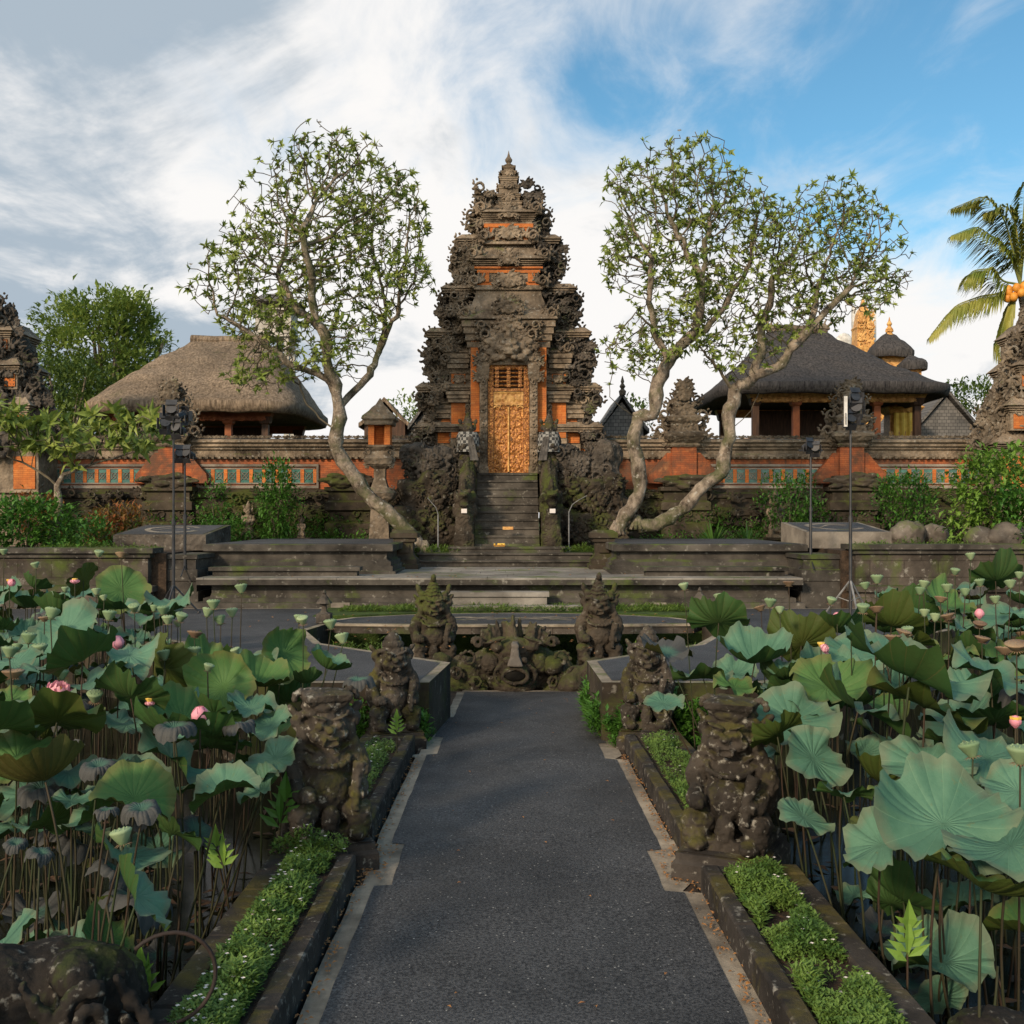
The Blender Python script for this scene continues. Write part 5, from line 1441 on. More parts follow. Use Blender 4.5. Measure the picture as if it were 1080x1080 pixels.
# curved metal posts by the stairs
for (px, s, lab) in ((462,-1,'thin grey curved metal post left of the temple stairs'),(600,1,'thin grey curved metal post right of the temple stairs')):
    x = (px-540)*24.0/1080; t = thing('curved_post', lab, 'post', (x,24.0,1.165)); mb = MB()
    mb.tube([(0,0,0),(0,0,.75),(0,0,.95),(s*.08,0,1.12),(s*.22,0,1.22),(s*.42,.0,1.33)] if s>0 else [(0,0,0),(0,0,.75),(0,0,.9),(-.05,0,1.05),(-.25,0,1.28)], [.018,.018,.014,.012,.010,.008], 7) if s>0 else mb.tube([(0,0,0),(0,0,.75),(0,0,.9),(-.05,0,1.05),(-.25,0,1.28)], [.018,.018,.012,.010,.008], 7)
    mb.ringloft(-.06,.06,-.06,.06,[(0,0),(0,.12)]); obj('post', mb, M_grey, t, False)
# garden lanterns by the pond road
def lantern(px, py, Y, zb, h, label):
    x = (px-540)*Y/1080; t = thing('garden_lantern', label, 'lantern', (x,Y,zb)); mb = MB()
    mb.ringloft(-.22*h,.22*h,-.22*h,.22*h,[(.0,0),(.0,h*.28),(-.06*h,h*.3),(-.14*h,h*.34),(-.16*h,h*.55),(-.08*h,h*.57),(-.10*h,h*.62)]); obj('lantern_base', mb, M_black, t)
    mb = MB(); mb.lathe((0,0,h*.60),[(.26*h,0),(.24*h,.03*h),(.05*h,.28*h),(.07*h,.32*h),(.01*h,.42*h)],10); obj('lantern_cap', mb, M_black, t)
lantern(342,0,15.9,RZ+.018,.50,'small black stone lantern at the left tip of the bridge')
lantern(738,0,16.2,RZ+.018,.52,'small dark cone-topped stone lantern behind the tall lotus leaf right of the bridge')
# cable on the walkway
t = MB(); t.tube([(.97,13.3,pathz(13.3)+.012),(1.0,12.6,pathz(12.6)+.012),(.96,11.9,pathz(12)+.012),(1.02,11.45,pathz(11.4)+.012),(.98,10.6,pathz(10.6)+.012),(1.03,10.3,pathz(10.3)+.012)],.012,6)
o = obj('black_cable', t, M_metal, None, True); tag(o, 'black cable lying along the right edge of the walkway far end', 'cable')
# offering on the step
o = thing('flower_offering', 'small leaf and flower offering lying on the bottom temple step', 'offering', (CX-.2, 23.62, 1.165+.15)); 
mb = MB(); mb.ringloft(-.12,.12,-.08,.08,[(0,-.0),(.02,.03)]); obj('leaf_tray', mb, M_goldtrim, o)
mb = MB(); rr=random.Random(2)
for i in range(14): mb.ell((rr.uniform(-.12,.12),rr.uniform(-.08,.06),.05),.025,lv=1)
obj('petals', mb, M_yellow, o)
# ================================================================== TREES AND PLANTS
def in_poly(x, y, poly):
    c = False; j = len(poly)-1
    for i in range(len(poly)):
        xi, yi = poly[i]; xj, yj = poly[j]
        if (yi > y) != (yj > y) and x < (xj-xi)*(y-yi)/(yj-yi)+xi: c = not c
        j = i
    return c

def rosette(mb, p, d, r, n, L, w):
    d = Vector(d).normalized(); u = d.orthogonal().normalized(); v = d.cross(u)
    for k in range(n):
        a = 2*pi*k/n + r.random()*.8; tilt = r.uniform(.35, 1.15)
        dd = d*cos(tilt) + (u*cos(a)+v*sin(a))*sin(tilt); dd.z -= r.uniform(0,.45)
        mb.blade(p, dd, d, L*r.uniform(.5,1.2), w*r.uniform(.7,1.15), fold=.18, droop=r.uniform(0,.35))

def frangipani(label, Y, limbs, crown, natt, seed, base_r, thick, leafL, nleaf, step=.21, bias=.5, trunk_pts=3, group=None, flat=.48, dense=1.0):
    r = random.Random(seed); b = limbs[0][0]; base = P(b[0], b[1], Y); sc = Y/1080
    t = thing('frangipani_tree', label, 'tree', base, 0, group); inv = Matrix.Translation(-base)
    nodes = []; par = []
    def add(p, q): nodes.append(Vector(p)); par.append(q); return len(nodes)-1
    xs = [p[0] for p in crown]; cxp = (min(xs)+max(xs))/2; half = (max(xs)-min(xs))/2
    ids = {}
    for li, limb in enumerate(limbs):
        dep = [0]*len(limb); 
        start = limb[0]
        if li == 0: cur = add(base, -1); ids[tuple(start)] = (cur, 0.0); dy = 0.0; sl = 0.0
        else: cur, dy = ids[tuple(start)]; sl = r.uniform(-.5,.5)
        prev = start
        for q in limb[1:]:
            dpx = math.dist(prev, q)*sc; n = max(1, int(dpx/step)); dy2 = dy + sl*dpx
            for i in range(1, n+1):
                f = i/n; x = prev[0]+(q[0]-prev[0])*f; y = prev[1]+(q[1]-prev[1])*f; d_ = dy+(dy2-dy)*f
                p = P(x, y, Y); p.y += d_; p.x += r.uniform(-.02,.02); p.z += r.uniform(-.02,.02)
                cur = add(p, cur)
            dy = dy2; prev = q; ids[tuple(q)] = (cur, dy)
    ntr = len(nodes)
    att = []
    while len(att) < natt:
        x = r.uniform(min(xs), max(xs)); y = r.uniform(min(p[1] for p in crown), max(p[1] for p in crown))
        if not in_poly(x, y, crown): continue
        dd = sqrt(max(0, 1-((x-cxp)/half)**2*.7))*half*sc*flat
        p = P(x, y, Y); p.y += r.uniform(-dd, dd)
        if noise.noise(p*.95+Vector((seed,0,0))) < -.16 and r.random() < .85: continue
        att.append(p)
    kill = step*1.02
    for it in range(90):
        kd = kdtree.KDTree(len(nodes))
        for i, p in enumerate(nodes): kd.insert(p, i)
        kd.balance(); pull = {}; keep = []
        for a in att:
            co, i, d = kd.find(a)
            if d < kill: continue
            keep.append(a)
            if i < trunk_pts: continue
            if d < 2.2: pull.setdefault(i, Vector((0,0,0))); pull[i] += (a-co)/max(d,1e-6)
        att = keep
        if not pull or not att: break
        for i, v in pull.items():
            v = v/ max(v.length,1e-6) + Vector((r.uniform(-.3,.3), r.uniform(-.3,.3), r.uniform(-.2,.3)))
            q = nodes[i] + v.normalized()*step
            if kd.find(q)[2] > step*.4: add(q, i)
    N = len(nodes); ch = [[] for _ in range(N)]
    for i in range(N):
        if par[i] >= 0: ch[par[i]].append(i)
    rad = [0]*N; rt = .0058*thick
    for i in range(N-1, -1, -1):
        rad[i] = rt if not ch[i] else (sum(rad[c]**2.0 for c in ch[i]))**(1/2.0)
    k = base_r/max(rad[0], 1e-6)
    f = (lambda x: x if x < .03 else .03+(x-.03)*(base_r-.03)/max(rad[0]-.03, .01))
    rad = [max(.0095, f(x)) for x in rad]
    for i in range(1, N):
        if i < ntr and rad[i] > .05: nodes[i] = nodes[i] + Vector((noise.noise(nodes[i]*1.7), noise.noise(nodes[i]*1.7+Vector((9,0,0))), noise.noise(nodes[i]*1.7+Vector((0,9,0)))))*.13*min(1, i/8)
    tw, br = MB(), MB()
    starts = [(0, None)]
    while starts:
        i, p0 = starts.pop(); chain = [] if p0 is None else [p0]
        cur = i
        while True:
            chain.append(cur)
            if not ch[cur]: break
            cs = sorted(ch[cur], key=lambda c: -rad[c])
            for c in cs[1:]: starts.append((c, cur))
            cur = cs[0]
        rr = [rad[c] for c in chain]
        if p0 is not None: rr[0] = min(rr[0], rr[1]*1.15)
        big = max(rr) > .05; m = tw if not big else br
        m.tube([inv @ nodes[c] for c in chain], [x*(1+.30*noise.noise(nodes[c]*3.5)+.15*noise.noise(nodes[c]*8)) if big else x for x, c in zip(rr, chain)], 9 if big else 5)
    for e in range(0, 10): 
        a = e*pi/5; br.tube([(0,0,.25),(cos(a)*base_r*1.3,sin(a)*base_r*1.3,-.05)],[base_r*.5,base_r*.25],5)
    obj('trunk', br, M_bark, t, True); obj('twigs', tw, M_twig, t)
    lf = MB()
    zmax = max(p.z for p in nodes); zmin = min(nodes[i].z for i in range(ntr, N))
    tips = [i for i in range(N) if not ch[i]]; extra = [i for i in range(ntr, N) if ch[i] and r.random() < .16*dense]
    for i in tips+extra:
        q = (nodes[i].z-zmin)/(zmax-zmin)
        if r.random() > bias + (1-bias)*q*1.5: continue
        if noise.noise(nodes[i]*1.3+Vector((0,seed,0))) < -.30: continue
        d = nodes[i]-nodes[par[i]]; d.z += .04; d += Vector((r.gauss(0,.05),r.gauss(0,.05),r.gauss(0,.04)))
        rosette(lf, inv @ nodes[i], d, r, max(3, int(nleaf*r.uniform(.5,1.15))), leafL*r.uniform(.75,1.3), leafL*.38)
    obj('crown', lf, M_frang, t)
    fl = MB()
    for i in tips[::14]:
        for k in range(5): fl.blade(inv @ (nodes[i]+Vector((0,0,.08))), (cos(k*1.26),sin(k*1.26),.5), (0,0,1), .07, .05)
    obj('white_blossoms', fl, M_white, t)
    return t
frangipani('tall leaning frangipani tree with crooked trunk left of the temple gate', 23.7,
 [[(447,583),(436,566),(420,550),(402,537),(384,517),(366,492),(356,474),(355,455),(360,432)],
  [(360,432),(345,403),(318,386),(290,368),(262,350),(240,338)], [(360,432),(352,395),(343,350),(335,300),(330,260)],
  [(360,432),(372,410),(388,392),(396,360),(402,318)], [(355,455),(335,440),(318,420)], [(343,350),(310,318),(292,290)], [(396,360),(418,330)]],
 [(200,315),(215,285),(240,255),(262,215),(290,185),(315,160),(340,146),(380,153),(410,165),(440,195),(453,225),(445,255),(458,298),(425,320),(405,345),(385,375),(352,395),(320,400),(270,415),(242,408),(262,375),(225,335)],
 4000, 4, .165, .95, .165, 11, step=.14, bias=.85)
frangipani('frangipani tree with knobbly upright trunk just right of the temple gate', 23.5,
 [[(650,562),(661,542),(674,520),(674,500),(671,478),(668,460),(673,440),(688,433)],
  [(688,433),(694,409),(704,384),(722,364),(733,335),(738,300),(742,260)], [(704,384),(690,352),(682,320),(684,280)], [(673,440),(655,432),(642,420)], [(722,364),(748,340),(772,310),(790,280)], [(690,352),(668,335)], [(738,300),(715,260)]],
 [(637,185),(665,165),(700,160),(730,147),(760,158),(790,190),(815,205),(825,225),(810,260),(790,290),(770,320),(745,350),(720,375),(690,390),(655,395),(630,370),(645,345),(668,330),(650,310),(640,290),(635,265),(650,235),(640,205)],
 3000, 9, .155, .95, .165, 11, step=.14, bias=.9)
frangipani('spreading frangipani tree with low curved trunk in front of the black roofed pavilion', 23.6,
 [[(672,556),(690,553),(708,547),(724,533),(742,518),(760,498),(768,480),(770,455),(774,426),(773,413)],
  [(773,413),(758,392),(744,377),(730,362)], [(773,413),(791,402),(826,378),(846,352),(866,330),(888,308)], [(791,402),(806,372),(808,340),(818,305),(834,270)], [(808,340),(788,318)], [(770,455),(794,432),(805,410)], [(846,352),(862,300)]],
 [(765,335),(785,295),(800,250),(830,215),(850,202),(885,200),(915,215),(945,245),(958,280),(955,308),(930,325),(925,340),(895,338),(870,348),(840,365),(800,385),(775,400),(748,390),(735,365)],
 2500, 17, .155, .95, .155, 10, step=.14, bias=.75)
frangipani('young spreading frangipani with broad leaves behind the left retaining wall', 20.8,
 [[(60,553),(62,535),(60,512),(66,500)], [(66,500),(90,490),(120,480),(150,468)], [(60,512),(42,498),(20,488),(2,480)], [(66,500),(62,480),(70,462)], [(90,490),(105,465)]],
 [(-10,425),(20,432),(60,446),(100,440),(140,436),(175,440),(178,458),(155,474),(110,482),(70,478),(30,470),(-10,465)],
 380, 27, .07, .8, .34, 9, step=.17, bias=1.0, dense=2.0)

def leafy(name, label, cat, base, H, rx, ry, nclump, per, L, w, mat, seed, stems=6, zlow=.25, group=None, stemmat=None, stem_r=.012, up=.2, lumpy=.35, part='leaves'):
    "bush or tree: stems fan out to clumps of leaf blades spread through the volume"
    r = random.Random(seed); t = thing(name, label, cat, base, 0, group)
    lf, sm = MB(), MB(); cl = []
    for i in range(nclump):
        a = r.random()*2*pi; q = r.random()**.45; zz_ = zlow + (1-zlow)*r.random()
        env = sqrt(max(.05, 1-((zz_-(zlow+1)/2)/((1-zlow)/2+.08))**2))
        env *= 1 + lumpy*noise.noise(Vector((cos(a)*1.6, sin(a)*1.6, zz_*3+seed)))
        cl.append(Vector((rx*q*env*cos(a), ry*q*env*sin(a), zz_*H*(1+.12*lumpy*noise.noise(Vector((a, seed, 3)))))))
    for c in cl:
        out = Vector((c.x/rx, c.y/ry, (c.z/H-.5)*1.2+up))
        for k in range(per):
            d = out*.8 + Vector((r.gauss(0,.6), r.gauss(0,.6), r.gauss(0,.5)))
            lf.blade(c + Vector((r.gauss(0,1), r.gauss(0,1), r.gauss(0,1)))*L*.55, d, (0,0,1), L*r.uniform(.6,1.2), w*r.uniform(.7,1.2), fold=.15, droop=.15)
    for k in range(stems):
        c = cl[int(k*len(cl)/stems)]; m = Vector((c.x*.35, c.y*.35, c.z*.55))
        sm.tube([(r.uniform(-.3,.3)*stem_r*6, r.uniform(-.3,.3)*stem_r*6, -.05), m, c], [stem_r*1.6, stem_r*1.1, stem_r*.5], 5)
    obj(part, lf, mat, t); obj('trunk' if stem_r > .05 else 'stems', sm, stemmat or M_twig, t)
    return t
ORDW = ['first','second','third','fourth','fifth','sixth']
def B(px, py, Y, z): return Vector(((px-540)*Y/1080, Y, z))
# trees behind
leafy('broadleaf_tree', 'dense bright green broadleaf tree behind the left thatched pavilion', 'tree', B(112,0,42,1.165), 9.7, 3.3, 2.8, 1000, 15, .34, .13, M_mango, 3, 14, .38, stem_r=.12, stemmat=M_bark, lumpy=.55, part='crown')
leafy('broadleaf_tree', 'smaller green tree between the far left gate tower and the broadleaf tree', 'tree', B(68,0,36,1.165), 6.2, 1.9, 1.5, 300, 13, .27, .10, M_tree_olive, 4, 8, .3, stem_r=.07, stemmat=M_bark, lumpy=.5, part='crown')
leafy('broadleaf_tree', 'low green tree crown showing above the wall left of the gate', 'tree', B(432,0,38,1.165), 5.2, 1.3, 1.2, 160, 13, .26, .10, M_mango, 5, 6, .35, stem_r=.06, stemmat=M_bark, part='crown')
leafy('broadleaf_tree', 'distant green tree behind the grey gable roof at the right', 'tree', B(1022,0,55,1.165), 8.0, 2.8, 2.5, 260, 12, .34, .14, M_tree_olive, 6, 6, .45, stem_r=.09, stemmat=M_bark, part='crown')
leafy('broadleaf_tree', 'distant green tree behind the yellow draped shrine', 'tree', B(965,0,55,1.165), 6.9, 2.6, 2.2, 240, 12, .34, .14, M_tree_olive, 16, 6, .45, stem_r=.09, stemmat=M_bark, part='crown')
leafy('broadleaf_tree', 'low leafy tree crown behind the small dark gable right of the gate', 'tree', B(672,0,37,1.165), 5.0, .9, .9, 90, 12, .24, .09, M_tree_olive, 7, 5, .4, stem_r=.06, stemmat=M_bark, part='crown')
# shrubs by the wall
leafy('leafy_bush', 'rounded bright green bush at the far left on the retaining wall', 'bush', B(28,0,19.9,1.33), .95, .95, .6, 150, 12, .17, .075, M_shrub, 8, 9, .1)
leafy('croton_bush', 'red and yellow croton bush under the far left tile panel', 'bush', B(122,0,25.5,1.165), 1.05, .85, .4, 90, 11, .2, .06, M_croton, 9, 8, .15)
leafy('croton_bush', 'small reddish croton beside the young frangipani trunk', 'bush', B(38,0,25.5,1.165), 1.3, .6, .4, 70, 11, .2, .06, M_croton, 19, 6, .3)
leafy('tall_shrub', 'tall narrow dark green shrub in front of the wall left of the leaning tree', 'shrub', B(292,0,26.0,1.165), 2.15, .52, .42, 170, 12, .17, .06, M_shrub, 10, 8, .12)
leafy('climbing_shrub', 'thin pale shrub with sparse leaves in front of the second tile panel', 'shrub', B(228,0,26.3,1.165), 1.65, .42, .3, 55, 9, .16, .06, M_shrub, 11, 7, .15)
leafy('leafy_bush', 'low green bush beside the small pale stone figure', 'bush', B(238,0,25.8,1.165), .7, .65, .35, 80, 11, .15, .06, M_shrub, 12, 6, .05)
leafy('leafy_bush', 'low mossy green bush below the croton at the left', 'bush', B(92,0,24.5,1.165), .75, .75, .4, 80, 11, .15, .06, M_shrub, 13, 6, .05)
leafy('feathery_shrub', 'feathery green shrub rising in front of the right tile panel', 'shrub', B(832,0,25.6,1.165), 1.85, .80, .45, 130, 12, .15, .05, M_shrub, 14, 8, .35)
leafy('feathery_shrub', 'light green shrub on thin stems between the two right lamp stands and the gate tower', 'shrub', B(955,0,25.0,1.165), 1.80, .75, .45, 120, 12, .17, .06, M_shrub, 15, 8, .4)
leafy('leafy_bush', 'big light green flowering bush in the far right corner by the wall', 'bush', B(1052,0,20.6,1.38), 1.85, 1.0, .6, 230, 13, .19, .085, M_lime, 17, 10, .05, lumpy=.6)
leafy('leafy_bush', 'green bush at the far right edge spilling over the retaining wall', 'bush', B(1085,0,19.6,1.38), 1.2, .6, .5, 100, 12, .17, .075, M_shrub, 18, 7, .0)
def strap(label, base, n, L, seed):
    r = random.Random(seed); t = thing('strap_leaf_plant', label, 'plant', base); mb = MB()
    for i in range(n):
        a = r.random()*2*pi; el = r.uniform(.5,1.35); l = L*r.uniform(.7,1.1); w = .035
        d = Vector((cos(a)*cos(el), sin(a)*cos(el), sin(el))); s_ = Vector((-sin(a),cos(a),0)); pts = []
        for j in range(6):
            f = j/5; p = d*l*f; p.z -= .45*l*f*f*cos(el); ww = w*(1-f**2)+.002; pts += [p-s_*ww, p+s_*ww]
        mb.add(pts, [(2*j,2*j+1,2*j+3,2*j+2) for j in range(5)])
    obj('leaves', mb, M_agave, t); m2 = MB(); m2.lathe((0,0,0),[(.06,-.03),(.05,.08),(.02,.12)],8); obj('crown_base', m2, M_stem, t)
for px, Y, L, lab in ((752,25.4,.85,'spiky strap-leaved plant behind the right stage, nearest the curved trunk'),(789,25.6,.8,'spiky strap-leaved plant between the curved trunk and the weathered stone figure'),(868,25.0,.95,'large spiky strap-leaved plant beside the shorter right lamp stand'),(884,25.6,.8,'spiky strap-leaved plant just behind the sloping platform on the right')):
    strap(lab, B(px,0,Y,1.165), 75, L, int(px))
# rocks
for px, Y, q, lab in ((957,21.6,.42,'rounded brown boulder beside the sloping platform on the right'),(985,21.9,.36,'smaller boulder right of the rounded brown one'),(1035,19.7,.34,'grey rock on the retaining wall below the big light bush'),(1062,19.6,.40,'larger rock on the retaining wall at the far right')):
    t = thing('boulder', lab, 'rock', B(px,0,Y,1.38)); mb = MB(); mb.ell((0,0,q*.55),(q,q*.8,q*.75)); mb.ell((q*.5,.1,q*.4),(q*.6,q*.6,q*.5)); mb.ell((-q*.4,0,q*.2),(q*.5,q*.5,q*.4))
    obj('rock', vfmb(remesh(mb,.035,lambda p:.08*noise.noise(p*3)+.02*noise.noise(p*12))), M_rock, t, True)

# coconut palm
t = thing('coconut_palm', 'coconut palm with drooping fronds and orange coconuts at the right edge', 'palm tree', B(1088,0,33,1.165)); inv = Matrix.Translation(-Vector(t.location)); PY = 33.0
mb = MB(); c0 = P(1076,300,PY); tp = [Vector(t.location)+Vector((0,0,0)), P(1092,420,PY), P(1086,350,PY), P(1078,305,PY)]
mb.tube([inv@p for p in tp], [.22,.17,.15,.16], 10); obj('trunk', mb, M_bark, t, True)
rr = random.Random(4)
fr = [[(1058,297),(1046,283),(1026,285),(1008,303)],[(1068,275),(1054,255),(1030,238),(1001,250)],[(1052,310),(1035,312),(1007,322),(977,358)],[(1074,262),(1072,238),(1062,216),(1044,222)],[(1066,318),(1060,335),(1055,355),(1052,382)],[(1080,262),(1086,230),(1098,210),(1118,212)],[(1095,285),(1115,265),(1140,262),(1165,285)],[(1098,305),(1120,308),(1145,325),(1160,360)],[(1086,315),(1098,335),(1105,360),(1108,385)],[(1070,270),(1060,232),(1040,205),(1015,212)],[(1078,250),(1080,220),(1082,190),(1092,175)]]
for k, f in enumerate(fr):
    pts = [c0] + [P(x, y, PY) + Vector((0, rr.uniform(-.9,.9)*(i+1)/4 if i == 3 else 0, 0)) for i, (x, y) in enumerate(f)]
    fine = []
    for i in range(len(pts)-1):
        for j in range(7): fine.append(pts[i].lerp(pts[i+1], j/7))
    fine.append(pts[-1])
    for _ in range(3): fine = [fine[0]]+[(fine[i-1]+fine[i]*2+fine[i+1])/4 for i in range(1,len(fine)-1)]+[fine[-1]]
    mb = MB(); mb.tube([inv@p for p in fine], [.035*(1-i/len(fine))+.006 for i in range(len(fine))], 5)
    n = len(fine)
    for i in range(4, n-1):
        for h in (0,.25,.5,.75):
            p = fine[i].lerp(fine[i+1], h); d = (fine[i+1]-fine[i]).normalized(); q = (i+h)/n; L = .95*sin(pi*min(1,.22+.78*q)**1.1)*1.0+.2
            side = d.cross(Vector((0,0,1))); side = side.normalized() if side.length > .1 else Vector((0,1,0))
            for s in (-1,1):
                dd = d*.55 + side*s*.55 + Vector((0,0,-.55 + .2*rr.random()))
                mb.blade(inv@p, dd, (0,0,1), L*rr.uniform(.8,1.1), .06, fold=.1, droop=.25)
    obj('frond', mb, M_palm, t)
for i in range(11):
    a = rr.random()*2*pi; mb = MB(); mb.ell(inv@(c0+Vector((.32*cos(a)-.15,.32*sin(a)-.15,-.15-.35*rr.random()))),(.13,.13,.16)); obj('coconut', mb, M_coco, t, True)

# ---------------------------------------------------------------- ground cover and small plants
def cover(name, areas, n, L, w, mat, seed, flowers=0, hh=.06, label=None):
    r = random.Random(seed); mb = MB(); fl = 0
    vs_f = MB()
    tot = sum(a[4] for a in areas)
    for (x0,x1,y0,y1,wt,zf) in areas:
        for i in range(int(n*wt/tot)):
            x = r.uniform(x0,x1); y = r.uniform(y0,y1); nz = noise.noise(Vector((x*5,y*5,seed)))
            if nz < -.30: continue
            h = hh*(.55+.9*max(0,nz+.3))*r.random()
            ed = min(x-x0, x1-x)/((x1-x0)/2)
            h *= .45+.75*ed**.5
            p = Vector((x, y, zf(x,y)+h))
            if r.random() < flowers:
                for k in range(4): mb.blade(p+Vector((0,0,.025)), (cos(k*1.57),sin(k*1.57),.3), (0,0,1), .011, .010, m=1)
                continue
            a = r.random()*2*pi
            mb.blade(p, (cos(a),sin(a),r.uniform(.1,1.3)), (0,0,1), L*r.uniform(.5,1.1)*(1.6 if noise.noise(Vector((x*3,y*3,seed+9))) > .15 else 1), w*r.uniform(.7,1.2), fold=.15, droop=.1)
    o = obj(name, mb, [mat, M_white]); o['kind'] = 'stuff'; return o
zp = lambda x, y: ztop(y)-.03
cover('planter_greenery', [(-1.42,-.98,6.02,6.16,.25,lambda x,y: ztop(y)),(-1.30,-1.06,3.4,4.3,3.0,zp),(-1.30,-1.05,4.3,6.05,2.2,zp),(-1.31,-1.07,6.9,7.6,.4,zp),(-1.32,-1.06,7.2,9.3,1.3,zp)], 26000, .030, .013, M_cover, 1, .010, .10)
cover('planter_greenery', [(1.19,1.50,3.3,4.38,2.6,zp),(1.19,1.49,4.55,5.75,2.8,zp),(1.21,1.52,6.75,9.6,2.2,zp)], 26000, .030, .013, M_cover, 2, .004, .10)
zr = lambda x, y: RZ+.02
cover('bank_grass', [(-3.0,3.1,17.6,18.4,1,zr)], 9000, .10, .016, M_grass, 3, 0, .05)
cover('road_edge_weeds', [(-.95,-.80,9.9,12.5,1,lambda x,y: pathz(y)),(.95,1.12,9.9,12.6,1.5,lambda x,y: pathz(y)),(.9,1.02,10.2,13,.8,lambda x,y: pathz(y)+.1)], 3500, .05, .02, M_shrub, 4, 0, .22)
cover('wall_ferns', [(-1.9,-.84,10.0,10.2,1.2,lambda x,y:-.25+.5*abs(noise.noise(Vector((x*3,1,0))))),(.92,2.1,10.0,10.2,2,lambda x,y:-.2+.6*abs(noise.noise(Vector((x*3,5,0))))),(.80,.93,10.3,12,1,lambda x,y:-.22),(1.0,2.0,9.9,10.1,1,lambda x,y:-.4)], 5200, .10, .035, M_shrub, 14, 0, .30)
cover('terrace_weeds', [(-2.3,-1.2,23.3,24.2,1,lambda x,y:1.18),(1.1,2.1,23.3,24.2,1,lambda x,y:1.18),(-9,-6.6,19,19.4,1,lambda x,y:1.35),(6.3,9,19,19.6,1,lambda x,y:1.4),(-2.6,-1.6,13.2,14.6,.6,lambda x,y:.1),(1.6,2.6,13.2,14.6,.6,lambda x,y:.1)], 6000, .09, .022, M_grass, 5, 0, .12)
cover('wall_foot_plants', [(-13,-2.9,26.9,27.5,3,lambda x,y:1.15),(3,13,26.9,27.5,2,lambda x,y:1.15),(-13,-3,27.45,27.7,2,lambda x,y:1.6+.5*noise.noise(Vector((x*.7,0,3)))),(3,13,27.45,27.7,2,lambda x,y:1.6+.5*noise.noise(Vector((x*.7,0,3))))], 16000, .13, .045, M_shrub, 9, 0, .5)
def dead_leaves(name, areas, seed, mat, L):
    r = random.Random(seed); mb = MB()
    for (x0,x1,y0,y1,n,zf) in areas:
        for i in range(n):
            x, y = r.uniform(x0,x1), r.uniform(y0,y1); a = r.random()*6.3
            mb.blade((x,y,zf(y)+.008), (cos(a),sin(a),.15), (0,0,1), L*r.uniform(.5,1.1), L*.45, fold=.3)
    o = obj(name, mb, mat); o['kind'] = 'stuff'
M_dead = leafmat('fallen_leaf', (.22,.10,.04), (.40,.20,.07), nscale=9)
dead_leaves('fallen_leaves', [(-.75,.9,3.8,13,34,pathz),(-.93,-.84,4,9.5,260,pathz),(1.0,1.08,4,9.5,260,pathz),(-.9,-.75,5.95,6.7,60,pathz),(.9,1.05,5.9,6.6,60,pathz)], 3, M_dead, .035)
dead_leaves('fallen_leaves', [(-4,4,12,18,120,lambda y:RZ+.01),(-5,5,18.6,22,60,lambda y:ZT)], 5, M_dead, .07)

def fern(label, base, H, n, mat, seed, lean=(0,0)):
    r = random.Random(seed); t = thing('young_plant', label, 'plant', base); mb = MB(); sm = MB()
    top = Vector((lean[0],lean[1],H)); sm.tube([(0,0,-.3),top*.5,top], [.006,.005,.003], 5); obj('stem', sm, M_stem, t)
    for i in range(n):
        f = .42+.58*i/n; p = top*f; s = 1 if i%2 else -1; L = H*.36*(1.15-f*.7)
        mb.blade(p, (s*cos(.45)+lean[0], -.12, .60), (0,-1,.25), L*1.25, L*.42, fold=.08)
    mb.blade(top*.8, (lean[0]*.3,-.1,1), (0,-1,0), H*.5, H*.2); mb.blade(top*.45, (lean[0]*.3,-.03,1), (0,-1,0), H*.7, H*.13); obj('leaves', mb, mat, t)
fern('bright lime green lobed plant growing from the right planter edge above the dark water', Vector((1.68,4.35,-.02)), .31, 9, M_lime, 1)
fern('bright green plant at the left planter edge below the nearest demon statue', Vector((-1.52,5.6,-.05)), .30, 10, M_lime, 2, (-.12,0))
fern('bright green plant leaning over the near left planter edge', Vector((-1.5,4.35,-.15)), .27, 7, M_lime, 3, (-.08,-.02))
fern('small green sprig growing by the second left guardian', Vector((-1.0,8.9,.0)), .26, 8, M_lime, 4)
fern('leafy sprig between the left planter and the far left guardian feet', Vector((-1.45,6.2,-.05)), .40, 9, M_shrub, 5, (.1,0))
